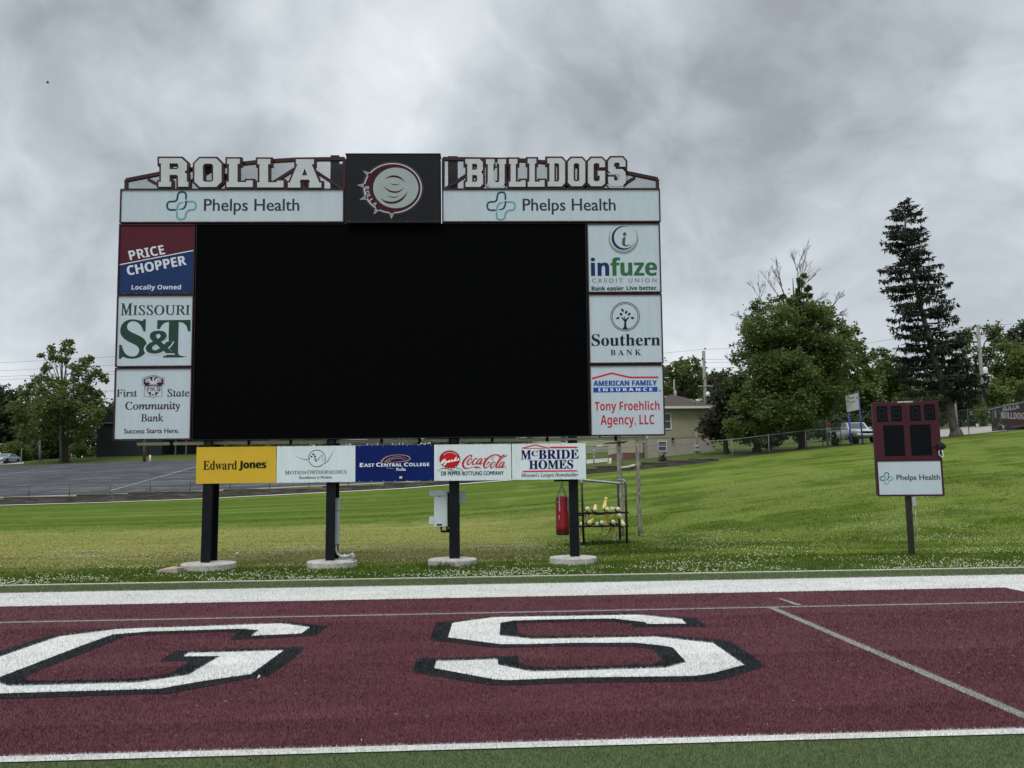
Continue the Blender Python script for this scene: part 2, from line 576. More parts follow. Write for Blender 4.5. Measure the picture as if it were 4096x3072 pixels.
def Hn(X, Y):
    X, Y = np.asarray(X, dtype=float), np.asarray(Y, dtype=float)
    ky, kz = knots(X / np.maximum(Y, 1.0))
    z = kz[..., 0].copy()
    for k in range(NK - 1):
        t = (Y - ky[..., k]) / (ky[..., k + 1] - ky[..., k])
        z = np.where((t >= 0), kz[..., k] + (kz[..., k + 1] - kz[..., k]) * np.clip(t, 0, 1), z)
    return np.where(Y < 20.05, 0.0, z)


def H(X, Y):
    return float(Hn(X, Y))


def gat(px, Y):
    """point of the ground seen in column px (taken at the horizon) at distance Y"""
    X = ray(px, 1850)[0] * Y
    return Vector((X, Y, H(X, Y)))


def tp(px, py, y0=20.1, y1=250.0):
    """where the sight line of a pixel meets the terrain"""
    d = ray(px, py)
    Ys = np.linspace(y0, y1, 2400)
    zz = CH + d[2] * Ys - Hn(d[0] * Ys, Ys)
    k = np.argmax(zz < 0) if (zz < 0).any() else len(Ys) - 1
    return Vector((d[0] * Ys[k], Ys[k], H(d[0] * Ys[k], Ys[k])))


def build_ground():
    aa = np.concatenate([np.linspace(-5, KA[0], 8)[:-1], np.linspace(KA[0], KA[-1], 260), np.linspace(KA[-1], 5, 8)[1:]])
    ky, kz = knots(aa)
    rows = []
    subs = [1, 2, 3, 4, 2, 3, 4, 14, 1, 1, 1, 6, 6, 5, 4, 6, 4]
    for k in range(NK - 1):
        for s in range(subs[k]):
            t = s / subs[k]
            rows.append((ky[:, k] * (1 - t) + ky[:, k + 1] * t, kz[:, k] * (1 - t) + kz[:, k + 1] * t))
    rows.append((ky[:, -1], kz[:, -1]))
    n = len(aa)
    V = []
    V.append(np.stack([aa * 20.05, np.full(n, 20.05), np.full(n, -0.25)], -1))
    for (y, z) in rows:
        V.append(np.stack([aa * y, y, z], -1))
    V = np.concatenate(V)
    R = len(rows) + 1
    i = np.arange(n - 1)
    Fs = [np.stack([r * n + i, r * n + i + 1, (r + 1) * n + i + 1, (r + 1) * n + i], -1) for r in range(R - 1)]
    # the part of the sheet under and behind the playing field
    b = len(V)
    V = np.concatenate([V, np.array([[-2600, -2600, -0.3], [2600, -2600, -0.3], [2600, 20.05, -0.3], [-2600, 20.05, -0.3]])])
    Fs.append(np.array([[b, b + 1, b + 2, b + 3]]))
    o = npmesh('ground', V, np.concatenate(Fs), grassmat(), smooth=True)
    struct(o)


build_ground()


def on_ground_sheet(name, loops_world, mat, dz=0.02, n_sub=None):
    """a sheet draped on the terrain inside a grid of (a, Y) cells"""
    pass


def drape(name, a0, a1, y0, y1, na, ny, mat, dz=0.02, yfun=None):
    aa = np.linspace(a0, a1, na)
    V = []
    for j in range(ny):
        t = j / (ny - 1)
        lo = np.array([yfun[0](a) for a in aa]) if yfun else np.full(na, y0)
        hi = np.array([yfun[1](a) for a in aa]) if yfun else np.full(na, y1)
        y = lo + (hi - lo) * t
        x = aa * y
        V.append(np.stack([x, y, Hn(x, y) + dz], -1))
    V = np.concatenate(V)
    i = np.arange(na - 1)
    Fs = np.concatenate([np.stack([r * na + i, r * na + i + 1, (r + 1) * na + i + 1, (r + 1) * na + i], -1) for r in range(ny - 1)])
    return npmesh(name, V, Fs, mat, smooth=True)


def ridge(a):
    ky, kz = knots(a)
    return float(ky[..., 9]), float(kz[..., 9])


def asphaltmat():
    m = bpy.data.materials.new('asphalt')
    m.use_nodes = True
    t = NT(m.node_tree)
    P = t.n('ShaderNodeNewGeometry').outputs['Position']
    a = t.noise(t.mapping(P, (0.10, 0.35, 1)), 1.0, 6, 0.65, 1.5)
    b = t.noise(P, 6.0, 4, 0.7)
    c = t.ramp(t.math('ADD', t.math('MULTIPLY', a, 0.75), t.math('MULTIPLY', b, 0.25)), [(0.38, (0.032, 0.034, 0.039)), (0.5, (0.060, 0.063, 0.070)), (0.62, (0.105, 0.109, 0.118))])
    ck = t.math('ABSOLUTE', t.math('SUBTRACT', t.noise(t.mapping(P, (0.09, 0.16, 1)), 1.0, 5, 0.6, 1.2), 0.5))
    c = t.mix(t.range(ck, 0.004, 0.022, 0.75, 0.0), c, (0.018, 0.019, 0.021))
    st = t.noise(t.mapping(P, (0.5, 0.08, 1)), 1.0, 3, 0.5)
    c = t.mix(t.range(st, 0.55, 0.72, 0.0, 0.5), c, (0.03, 0.031, 0.034))
    bs = t.n('ShaderNodeBsdfPrincipled', i={'Base Color': c, 'Roughness': 0.9, 'Specular IOR Level': 0.2})
    t.n('ShaderNodeOutputMaterial', i={0: bs.outputs[0]})
    return m


M_ASPH = asphaltmat()
M_GRAVEL = pm('gravel', (0.33, 0.30, 0.27), 0.95, var=0.3, scale=4, bump=0.4)
M_ROADC = pm('concrete_road', (0.36, 0.36, 0.36), 0.9, var=0.1, scale=1)
a_of = lambda px: float(ray(px, 1900)[0])
struct(drape('parking_lot', a_of(-2400), a_of(1750), 0, 0, 60, 40, M_ASPH, 0.03, (lambda a: ridge(a)[0] + 1.3, lambda a: 114.0 - 2.5 * max(0, a + 0.35))))
struct(drape('gravel_strip', a_of(-2400), a_of(1750), 0, 0, 60, 3, M_GRAVEL, 0.02, (lambda a: ridge(a)[0] + 0.45, lambda a: ridge(a)[0] + 1.32)))
struct(drape('gravel_drive', a_of(3600), a_of(5200), 59, 90, 30, 14, M_GRAVEL, 0.03))
struct(drape('side_street', a_of(2100), a_of(2435), 70.5, 78, 8, 6, M_ROADC, 0.03))
struct(drape('corner_street', a_of(-2400), a_of(92), 119.5, 126.5, 20, 5, M_ROADC, 0.05))


def ground_strip(px0, py0, px1, py1, wdt, mat, name='lot_line_marking', dz=0.045, nseg=10):
    A, B = tp(px0, py0), tp(px1, py1)
    d = Vector((B.x - A.x, B.y - A.y, 0)).normalized()
    nrm = Vector((-d.y, d.x, 0)) * wdt / 2
    mb = MB()
    vs, fs = [], []
    for k in range(nseg + 1):
        p = A.lerp(B, k / nseg)
        for s in (-1, 1):
            q = p + nrm * s
            vs.append((q.x, q.y, H(q.x, q.y) + dz))
        if k:
            b = 2 * k
            fs.append((b - 2, b - 1, b + 1, b))
    mb.add(vs, fs)
    return struct(mb.build(name, mat))


M_LOTPAINT = pm('lot_paint', (0.36, 0.36, 0.34), 0.8, var=0.3, scale=2)
for seg in [(-60, 1906, 800, 1876), (437, 1966, 800, 1864), (-40, 1907, 140, 1882), (300, 1943, 560, 1940), (560, 1941, 760, 1938), (355, 1926, 515, 1925), (600, 1927, 770, 1924),
            (400, 1914, 480, 1913), (520, 1912, 600, 1911), (640, 1912, 780, 1910), (450, 1903, 600, 1901), (660, 1900, 790, 1899), (650, 1889, 780, 1887), (-40, 1916, 120, 1914),
            (230, 1956, 420, 1954), (200, 1969, 360, 1966), (500, 1955, 790, 1950), (900, 1948, 1290, 1931), (760, 1964, 900, 1957), (240, 1861, 260, 1859), (-40, 1936, 30, 1935), (-40, 1975, 150, 1970)]:
    ground_strip(*seg, 0.12, M_LOTPAINT)

# ------------------------------------------------------------------ playing field
T_GREEN = turfmat('turf_green', (0.050, 0.077, 0.028), (0.122, 0.156, 0.066))
T_MAROON = turfmat('turf_maroon', (0.056, 0.0145, 0.021), (0.160, 0.060, 0.072), (0.092, 0.029, 0.033))
T_WHITE = turfmat('turf_white', (0.44, 0.435, 0.42), (0.85, 0.835, 0.80))
T_BLACK = turfmat('turf_black', (0.006, 0.0075, 0.009), (0.030, 0.034, 0.038))
T_GREY = turfmat('turf_grey', (0.20, 0.20, 0.19), (0.36, 0.36, 0.345))
Y0 = 7.527
YE = Y0 + 9.144
XS = gp(4004, 2349).x


def zpx(x0, y0, sc, pts):
    return [(x0 + a / sc, y0 + b / sc) for a, b in pts]


def gpoly(pts):
    return [(p.x, p.y) for p in (gp(a, b) for a, b in pts)]


A1 = lambda p: zpx(1640, 2440, 2.765, p)
A2 = lambda p: zpx(2300, 2440, 2.765, p)
G1 = lambda p: zpx(0, 2480, 3.16, p)
G2 = lambda p: zpx(640, 2480, 3.16, p)
S_WHITE = A1([(470, 155), (890, 95), (1000, 88), (1825, 75)]) + A2([(380, 68), (690, 62), (1180, 112), (1230, 162), (800, 165), (770, 145), (430, 105), (0, 110)]) + A1([(1400, 120), (1150, 128), (1000, 152), (990, 292), (1350, 332)]) + A2([(0, 325), (900, 308), (1530, 380), (1870, 620), (1520, 715), (1310, 745), (0, 762)]) + A1([(1100, 790), (950, 785), (270, 658), (290, 580), (970, 560), (975, 620), (1330, 695), (1430, 695)]) + A2([(0, 685), (1000, 655), (1230, 590), (1085, 430), (1000, 410), (680, 375), (0, 375)]) + A1([(1300, 390), (1000, 390), (420, 315)])
S_BLACK = A1([(285, 155), (870, 80), (1000, 75)]) + A2([(0, 50), (700, 40), (1190, 92), (1330, 100), (1460, 188), (640, 195), (620, 160), (400, 132), (0, 135)]) + A1([(1180, 150), (1195, 275), (1400, 298)]) + A2([(0, 295), (950, 280), (1720, 355), (2110, 630), (1610, 780), (1400, 795), (0, 812)]) + A1([(1100, 840), (870, 835), (30, 695), (75, 550), (1195, 515), (1205, 600), (1400, 648)]) + A2([(0, 640), (850, 615), (985, 575), (870, 440), (640, 408), (0, 408)]) + A1([(1000, 422), (860, 415), (220, 335)])
G_WHITE = G1([(0, 480), (370, 350), (700, 240), (760, 222), (1200, 165), (1480, 130), (1900, 112)]) + G2([(0, 110), (600, 90), (1520, 55), (1900, 105), (1780, 185), (1155, 212), (1250, 140), (1020, 125), (850, 128), (0, 155)]) + G1([(1880, 158), (1430, 195), (1050, 330), (0, 737), (-20, 775), (0, 818), (110, 852), (700, 838), (1750, 808)]) + G2([(0, 765), (360, 712), (760, 470), (300, 475), (355, 432), (1560, 400), (1150, 700), (500, 795), (0, 885)]) + G1([(1900, 890), (700, 925), (0, 946), (-250, 948), (-480, 760), (-420, 640)])
G_BLACK = G1([(0, 405), (600, 215), (760, 195), (1480, 110)]) + G2([(0, 95), (600, 75), (1640, 28), (1800, 55), (2110, 92), (1970, 205), (1780, 215), (1100, 250), (880, 258), (990, 175), (850, 155), (0, 185)]) + G1([(1600, 208), (1200, 370), (500, 640), (280, 742), (390, 790), (1200, 770), (1800, 755)]) + G2([(0, 715), (180, 670), (385, 530), (0, 520), (200, 405), (1835, 352), (1680, 500), (1370, 720), (1150, 745), (100, 940), (0, 948)]) + G1([(1800, 945), (0, 1005), (-300, 1010), (-620, 800), (-520, 600)])
YG = (gp(2048, 2451).y, 0.055)
YBAND = gp(2048, 2337).y
XP = 5.236
FIELD = [  # name, polygon, material, layer
    ('playing_field', [(-60, -30), (60, -30), (60, 20.0), (-60, 20.0)], T_GREEN),
    ('end_zone_field', [(-24.0, Y0), (XS, Y0), (XS, YE), (-24.0, YE)], T_MAROON),
    ('end_line_field_marking', [(-26.0, YE), (XS, YE), (XS, -30), (XS + 1.83, -30), (XS + 1.83, YBAND), (-26.0, YBAND)], T_WHITE),
    ('goal_line_field_marking', [(-24.0, Y0 - 0.075), (XS, Y0 - 0.075), (XS, Y0 + 0.075), (-24.0, Y0 + 0.075)], T_WHITE),
    ('grey_line_field_marking', [(-24.0, YG[0] - YG[1]), (XS, YG[0] - YG[1]), (XS, YG[0] + YG[1]), (-24.0, YG[0] + YG[1])], T_GREY),
    ('penalty_line_field_marking', [(XP - 0.06, Y0 + 0.08), (XP + 0.075, Y0 + 0.08), (XP + 0.075, YG[0] - YG[1]), (XP - 0.06, YG[0] - YG[1])], T_GREY),
    ('dash_field_marking', gpoly([(3112, 2397), (3126, 2396), (3208, 2422), (3186, 2424)]), T_GREY),
    ('letter_s_outline_field_marking', gpoly(S_BLACK), T_BLACK),
    ('letter_g_outline_field_marking', gpoly(G_BLACK), T_BLACK),
    ('letter_s_field_marking', gpoly(S_WHITE), T_WHITE),
    ('letter_g_field_marking', gpoly(G_WHITE), T_WHITE)]


def inpoly(poly, X, Y):
    r = np.zeros(X.shape, bool)
    n = len(poly)
    j = n - 1
    for i in range(n):
        (xi, yi), (xj, yj) = poly[i], poly[j]
        c = ((yi > Y) != (yj > Y)) & (X < (xj - xi) * (Y - yi) / (yj - yi + 1e-12) + xi)
        r ^= c
        j = i
    return r


def fibres(X, Y, Z, h, wd, rng, lean=0.5):
    n = len(X)
    az = rng.uniform(0, 2 * np.pi, n)
    hx, hy = np.cos(az) * wd, np.sin(az) * wd
    la = rng.uniform(0, 2 * np.pi, n)
    lr = rng.uniform(0, lean, n) * h
    V = np.empty((n, 3, 3), np.float32)
    V[:, 0] = np.stack([X - hx, Y - hy, Z], -1)
    V[:, 1] = np.stack([X + hx, Y + hy, Z], -1)
    V[:, 2] = np.stack([X + np.cos(la) * lr, Y + np.sin(la) * lr, Z + h * rng.uniform(0.6, 1.15, n)], -1)
    return V.reshape(-1, 3), np.arange(3 * n).reshape(-1, 3)


def build_field():
    rng = np.random.default_rng(3)
    # fibre roots, denser near the camera
    pts = []
    for (ya, yb, dens) in ((5.4, 8.5, 5000), (8.5, 11, 3000), (11, 14, 1700), (14, 20, 900)):
        n = int((yb - ya) * (0.73 * (yb + ya) + 8.0) * dens)
        Yp = rng.uniform(ya, yb, int(n * 1.15))
        Xp = rng.uniform(-0.66 * yb - 4, 0.80 * yb + 4, len(Yp))
        ok = (Xp > -0.66 * Yp - 4) & (Xp < 0.80 * Yp + 4)
        Xp, Yp = Xp[ok], Yp[ok]
        pts.append(np.stack([Xp, Yp], -1))
    pts = np.concatenate(pts)
    top = np.zeros(len(pts), int)
    for k, (nm, poly, mat) in enumerate(FIELD):
        if k:
            top[inpoly(poly, pts[:, 0], pts[:, 1])] = k
    zl = [0, .004, .008, .012, .008, .008, .012, .012, .012, .016, .016]
    for k, (nm, poly, mat) in enumerate(FIELD):
        q = pts[top == k]
        tri = tessellate_polygon([[Vector((x, y, 0)) for x, y in poly]])
        base = np.array([[x, y, zl[k]] for x, y in poly], np.float32)
        tris = []
        for t in tri:
            a, b, c = (Vector((*poly[i], 0)) for i in t)
            tris.append(t if (b - a).cross(c - a).z > 0 else (t[0], t[2], t[1]))
        tris = np.array(tris)
        h = 0.017 + 0.0012 * np.minimum(q[:, 1], 14)
        V, T = fibres(q[:, 0], q[:, 1], np.full(len(q), zl[k]), h, 0.0013 + 0.00013 * q[:, 1], rng, 0.9)
        struct(npmesh(nm, np.concatenate([base, V]), np.concatenate([tris, T + len(base)]), mat))
    # loose pale fibres and scraps lying on the turf
    n = 420
    Yp = np.sqrt(rng.uniform(7.6 ** 2, 16.5 ** 2, n))
    Xp = rng.uniform(-0.6, 0.7, n) * Yp
    az = rng.uniform(0, 6.28, n)
    L = rng.uniform(0.008, 0.03, n)
    dx, dy = np.cos(az) * L, np.sin(az) * L
    zb = np.full(n, 0.036)
    V = np.empty((n, 4, 3), np.float32)
    wv = 0.0022
    V[:, 0] = np.stack([Xp - dx, Yp - dy, zb], -1)
    V[:, 1] = np.stack([Xp + dy * .12, Yp - dx * .12, zb + wv], -1)
    V[:, 2] = np.stack([Xp + dx, Yp + dy, zb + 0.006], -1)
    V[:, 3] = np.stack([Xp - dy * .12, Yp + dx * .12, zb + wv], -1)
    stuff(npmesh('turf_litter', V.reshape(-1, 3), np.arange(4 * n).reshape(-1, 4), pm('pale_scrap', (0.5, 0.46, 0.44), 0.8)), 'pale loose fibres and crumbs scattered over the maroon turf', 'litter')


build_field()
# kerb round the turf
kb = MB()
kb.box(-60, 60, 20.0, 20.13, -0.3, 0.02)
struct(kb.build('kerb', pm('kerb_concrete', (0.46, 0.44, 0.36), 0.9, var=0.15, scale=3, bump=0.2)))

# ------------------------------------------------------------------ lettering
STY = {'bold': (0x1D400, 0x1D41A), 'ital': (0x1D434, 0x1D44E), 'boldital': (0x1D468, 0x1D482), 'script': (0x1D4D0, 0x1D4EA),
       'sansbold': (0x1D5D4, 0x1D5EE), 'light': (0x1D434, 0x1D44E)}


def glyph_text(s, style):
    """triangles of a line of writing, normalised to a unit box"""
    if style in STY:
        up, lo = STY[style]
        out = ''
        for ch in s:
            if 'A' <= ch <= 'Z':
                out += chr(up + ord(ch) - 65)
            elif 'a' <= ch <= 'z':
                out += '\u210e' if (style in ('ital', 'light') and ch == 'h') else chr(lo + ord(ch) - 97)
            else:
                out += ch
        s = out
    c = bpy.data.curves.new('writing', 'FONT')
    c.body = s
    c.resolution_u = 3
    if style == 'light':
        c.shear = -0.25
    o = bpy.data.objects.new('writing', c)
    COL.objects.link(o)
    dg = bpy.context.evaluated_depsgraph_get()
    me = bpy.data.meshes.new_from_object(o.evaluated_get(dg))
    vs = [(v.co.x, v.co.y) for v in me.vertices]
    fs = [tuple(p.vertices) for p in me.polygons]
    bpy.data.objects.remove(o)
    bpy.data.meshes.remove(me)
    bpy.data.curves.remove(c)
    x0, x1 = min(v[0] for v in vs), max(v[0] for v in vs)
    y0, y1 = min(v[1] for v in vs), max(v[1] for v in vs)
    return [((x - x0) / (x1 - x0), (y - y0) / (y1 - y0)) for x, y in vs], fs


class Ink:
    """flat printing on a plane: everything is given in photo pixels through a zoom window (x0, y0, scale)"""
    def __init__(self, plane, win, n=0.004, y=0.0, off=(0, 0, 0)):
        self.p, self.win, self.n, self.y, self.off = plane, win, n, y, off
        self.mb = {}

    def uv(self, a, b):
        x0, y0, sc = self.win
        return self.p.uv(x0 + a / sc, y0 + b / sc, self.y)

    def m(self, key):
        return self.mb.setdefault(key, MB())

    def text(self, key, s, style, x0, x1, yt, yb, heavy=0.0, lift=0.0):
        heavy = heavy * 1.15
        xm, ym = (x0 + x1) / 2, (yt + yb) / 2
        u0, u1 = self.uv(x0, ym)[0], self.uv(x1, ym)[0]
        v1, v0 = self.uv(xm, yt)[1], self.uv(xm, yb)[1]
        vs, fs = glyph_text(s, style)
        d = heavy * (v1 - v0)
        for k in ([0] if not heavy else [-1, 0, 1]):
            y = self.y - self.n - lift - 0.0004 * k
            self.m(key).add([(u0 + d + x * (u1 - u0 - 2 * d) + k * d, y, v0 + z * (v1 - v0)) for x, z in vs], fs)

    def text3(self, key, s, style, bl, br, tl, heavy=0.0, lift=0.0):
        B, R_, T = (Vector(self.uv(*q)) for q in (bl, br, tl))
        e1, e2 = R_ - B, T - B
        vs, fs = glyph_text(s, style)
        for k in ([0] if not heavy else [-1, 0, 1]):
            q = [B + e1 * x + e2 * z + e1.normalized() * k * heavy * e2.length for x, z in vs]
            self.m(key).add([(p.x, self.y - self.n - lift - 0.0004 * k, p.y) for p in q], fs)

    def poly(self, key, loops, lift=0.0):
        L = [[self.uv(*q) for q in lp] for lp in loops]
        self.m(key).flat(L, lambda u, v: (u, self.y - self.n - lift, v))

    def stroke(self, key, pts, width, smooth=0, closed=False, lift=0.0):
        """ribbon along pts; width in window pixels, one number or one per point"""
        ws = list(width) if isinstance(width, (list, tuple)) else [width] * len(pts)
        P = [(*self.uv(*q), wv * mpx(24) / 1.06 / self.win[2]) for q, wv in zip(pts, ws)]
        for _ in range(smooth):
            Q = []
            n = len(P)
            for i in range(n if closed else n - 1):
                a, b = P[i], P[(i + 1) % n]
                Q.append(tuple(0.75 * x + 0.25 * y for x, y in zip(a, b)))
                Q.append(tuple(0.25 * x + 0.75 * y for x, y in zip(a, b)))
            P = Q if closed else [P[0]] + Q + [P[-1]]
        n = len(P)
        vs = []
        for i in range(n):
            a, b = (P[(i - 1) % n], P[(i + 1) % n]) if closed else (P[max(i - 1, 0)], P[min(i + 1, n - 1)])
            d = Vector((b[0] - a[0], b[1] - a[1]))
            d = d.normalized() if d.length > 1e-9 else Vector((1, 0))
            h = P[i][2] / 2
            vs += [(P[i][0] - d.y * h, self.y - self.n - lift, P[i][1] + d.x * h), (P[i][0] + d.y * h, self.y - self.n - lift, P[i][1] - d.x * h)]
        fs = [(2 * i, 2 * i + 1, 2 * ((i + 1) % n) + 1, 2 * ((i + 1) % n)) for i in range(n if closed else n - 1)]
        self.m(key).add(vs, fs)

    def dot(self, key, x, y, rx, ry=None, ang=0.0, n=20, lift=0.0):
        ry = ry or rx
        ca, sa = math.cos(ang), math.sin(ang)
        lp = []
        for k in range(n):
            t = 2 * math.pi * k / n
            a, b = rx * math.cos(t), ry * math.sin(t)
            lp.append((x + a * ca - b * sa, y + a * sa + b * ca))
        self.poly(key, [lp], lift)

    def done(self, parent, mats):
        """mats: key -> (part name, material)"""
        for k, mb in self.mb.items():
            nm, mt = mats[k]
            mb.build(nm, mt, parent, self.off)


def arc(cx, cy, r, a0, a1, n=30, ry=None):
    ry = ry or r
    return [(cx + r * math.cos(math.radians(a0 + (a1 - a0) * k / n)), cy + ry * math.sin(math.radians(a0 + (a1 - a0) * k / n))) for k in range(n + 1)]


def health_logo(I, x0, y0, sx, sy):
    q = lambda L: [(x0 + (a - 90) / 453 * sx, y0 + (b - 52) / 433 * sy) for a, b in L]
    wd = 27 / 453 * sx
    I.stroke('deep', q([(384, 178), (386, 66), (270, 66), (258, 150), (240, 208), (105, 206), (105, 330), (235, 330)]), wd, 2)
    I.stroke('deep', q([(384, 195), (384, 255), (350, 315), (278, 322)]), [wd, wd, wd, wd * .3], 2)
    I.stroke('teal', q([(400, 208), (530, 208), (530, 330), (430, 330), (380, 375), (374, 470), (250, 470), (250, 362)]), wd, 2)
    I.stroke('teal', q([(252, 345), (256, 280), (295, 222), (356, 216)]), [wd, wd, wd, wd * .3], 2)


DEEP, TEAL, SLATE = ink(22, 66, 96), ink(88, 142, 142), ink(46, 52, 60)
HMATS = {'deep': ('logo', DEEP), 'teal': ('logo', TEAL), 'text': ('lettering', SLATE)}

# ------------------------------------------------------------------ the big scoreboard
sb = empty('scoreboard', None, M=BOARD.M)
tag(sb, 'huge stadium scoreboard with blank black screen and cut-out letters on top', 'scoreboard')


def frame_bars(mb, u0, u1, v0, v1, wdt, y0, y1):
    mb.box(u0 - wdt, u1 + wdt, y0, y1, v1, v1 + wdt)
    mb.box(u0 - wdt, u1 + wdt, y0, y1, v0 - wdt, v0)
    mb.box(u0 - wdt, u0, y0, y1, v0, v1)
    mb.box(u1, u1 + wdt, y0, y1, v0, v1)


scr = MB().box(-7.905, 3.385, 0.02, 0.55, 3.52, 9.745).build('screen', M_SCREEN, sb)
bz = MB()
frame_bars(bz, -7.905, 3.385, 3.52, 9.745, 0.022, 0.0, 0.5)
bz.build('screen_bezel', pm('bezel_black', (0.006, 0.006, 0.008), 0.6), scr)

PANELS = {}


def advert(key, u0, u1, v0, v1, label, mat=None):
    cab = MB()
    cab.box(u0 - 0.002, u1 + 0.002, 0.012, 0.62, v0 - 0.002, v1 + 0.002)
    p = MB().box(u0, u1, -0.0, 0.011, v0, v1).build('advert_panel', mat or M_WHITEPANEL, sb)
    p['label'] = label
    fr = MB()
    frame_bars(fr, u0 - .003, u1 + .003, v0 - .003, v1 + .003, 0.033, -0.03, 0.63)
    # screws along the lower rim
    fr.build('panel_frame', M_MAROON, p)
    cab.build('panel_back', M_MAROON, p)
    sc = MB()
    for k in range(6):
        u = u0 + (u1 - u0) * (k + 0.5) / 6 + random.uniform(-.02, .02)
        sc.box(u - .012, u + .012, -0.036, -0.0302, v0 - .026, v0 - .008)
    sc.build('rivets', M_GALV, p)
    PANELS[key] = p
    return p


advert('pc', -10.09, -7.985, 7.735, 9.725, 'advert panel split red over blue with slanted white lettering', ink(33, 50, 88))
advert('st', -10.09, -7.985, 5.64, 7.65, 'white advert panel with large green serif lettering')
advert('fs', -10.09, -7.985, 3.56, 5.545, 'white advert panel with small eagle shield and brown lettering')
advert('inf', 3.465, 5.56, 7.715, 9.715, 'white advert panel with navy and green lettering under a ring')
advert('so', 3.465, 5.56, 5.63, 7.61, 'white advert panel with a tree in a ring')
advert('af', 3.465, 5.56, 3.54, 5.525, 'white advert panel with red roof line and blue bar')
advert('phl', -10.085, -3.70, 9.83, 10.765, 'wide white advert panel with outlined cross, over the split red and blue panel')
advert('phr', -0.775, 5.59, 9.825, 10.76, 'wide white advert panel with outlined cross, over the ring panel')

# split red / blue panel
I = Ink(BOARD, (430, 880, 1.8425), y=0.0)
I.poly('red', [[(96, 38), (639, 38), (636, 222), (90, 328)]])
I.stroke('line', [(90, 330), (636, 224)], 7, lift=0.001)
I.text3('white', 'PRICE', 'sansbold', (167, 297), (425, 252), (150, 228), 0.02)
I.text3('white', 'CHOPPER', 'sansbold', (152, 410), (584, 330), (138, 340), 0.02)
I.text('white', 'Locally Owned', 'sansbold', 178, 542, 477, 523)
I.done(PANELS['pc'], {'red': ('red_field', ink(74, 34, 44)), 'line': ('white_stripe', ink(190, 192, 200)), 'white': ('lettering', ink(186, 190, 200))})

I = Ink(BOARD, (430, 880, 1.8425), y=0.0)
I.text('g', 'M', 'light', 98, 184, 614, 702, 0.022)
I.text('g', 'ISSOURI', 'light', 188, 608, 627, 700, 0.02)
I.text('g', 'S', 'bold', 88, 292, 732, 1022, 0.008)
I.text('g', 'T', 'bold', 364, 610, 737, 1013, 0.012)
I.text('w', '&', 'sans', 268, 502, 803, 996, 0.085, lift=0.002)
I.text('g', '&', 'sans', 282, 492, 815, 985, 0.04, lift=0.004)
I.text('g', 'TM', 'sans', 556, 580, 1002, 1012)
I.done(PANELS['st'], {'g': ('lettering', ink(42, 62, 56)), 'w': ('lettering_halo', M_WHITEPANEL)})

I = Ink(BOARD, (430, 880, 1.8425), y=0.0)
for s, a, b, c, d in (('First', 67, 218, 1249, 1303), ('State', 442, 604, 1245, 1302), ('Community', 130, 533, 1338, 1414), ('Bank', 247, 413, 1427, 1485)):
    I.text('t', s, 'light', a, b, c, d, 0.022)
I.text('t', 'Success Starts Here.', 'sans', 122, 528, 1536, 1572, 0.03)
I.done(PANELS['fs'], {'t': ('lettering', ink(62, 48, 60))})
I = Ink(BOARD, (460, 1450, 5.35), y=0.0)
I.poly('m', [[(612, 350), (655, 345), (735, 312), (820, 298), (905, 312), (985, 345), (1035, 350), (1035, 470), (1000, 475), (990, 510), (820, 492), (650, 510), (640, 475), (612, 470)]])
I.poly('p', [[(812, 312), (852, 314), (854, 328), (838, 342), (838, 385), (850, 397), (880, 342), (940, 335), (960, 350), (995, 365), (995, 425), (900, 430), (885, 455), (912, 458), (912, 472), (728, 472), (728, 458), (760, 455), (750, 430), (648, 425), (648, 368), (700, 350), (745, 333), (772, 388), (800, 397), (806, 385), (803, 330)]], lift=0.002)
for yy in (378, 396, 414):
    I.stroke('m', [(640, yy), (742, yy)], 6, lift=0.003)
    I.stroke('m', [(905, yy), (1000, yy)], 6, lift=0.003)
I.stroke('m', [(588, 328), (650, 322), (735, 290), (820, 277), (905, 290), (990, 322), (1052, 328), (1052, 488), (1005, 490), (1005, 725), (862, 728), (812, 760), (770, 730), (625, 728), (632, 490), (588, 488)], 8, closed=True)
I.stroke('m', [(645, 510), (660, 580), (705, 640), (770, 715)], 7)
I.stroke('m', [(990, 510), (975, 580), (930, 640), (862, 715)], 7)
I.text3('m', 'FSCB', 'bold', (685, 612), (965, 606), (685, 515))
I.poly('m', [[(705, 640), (770, 628), (770, 715)]])
I.poly('m', [[(862, 628), (930, 640), (862, 715)]])
I.poly('m', [[(815 + (30 if k % 2 == 0 else 12) * math.sin(k * math.pi / 5), 690 - (30 if k % 2 == 0 else 12) * math.cos(k * math.pi / 5)) for k in range(10)]])
I.done(PANELS['fs'], {'m': ('logo', ink(66, 28, 42)), 'p': ('logo_eagle', M_WHITEPANEL)})

I = Ink(BOARD, (2340, 880, 5.529), y=0.0)
I.poly('grey', [arc(848, 425, 328, 230, -52, 50) + arc(846, 385, 300, -45, 222, 50)])
I.poly('navy', [arc(850, 398, 264, -55, -340, 50) + arc(880, 385, 240, -338, -58, 50)])
I.dot('green', 876, 315, 38, 46, 0.2)
I.poly('green', [[(830, 402), (900, 372), (884, 515), (896, 548), (925, 558), (965, 552), (1022, 528), (985, 560), (940, 580), (895, 585), (845, 570), (820, 545), (816, 520)]])
I.done(PANELS['inf'], {'grey': ('logo', ink(118, 126, 130)), 'navy': ('logo', ink(28, 44, 72)), 'green': ('logo', ink(56, 92, 58))})
I = Ink(BOARD, (2310, 880, 1.8436), y=0.0)
I.text('navy', 'in', 'sansbold', 98, 233, 278, 412, 0.02)
I.text('green', 'fuze', 'sansbold', 243, 586, 275, 412, 0.02)
I.text('grey', 'C R E D I T   U N I O N', 'sans', 107, 583, 430, 461, 0.03)
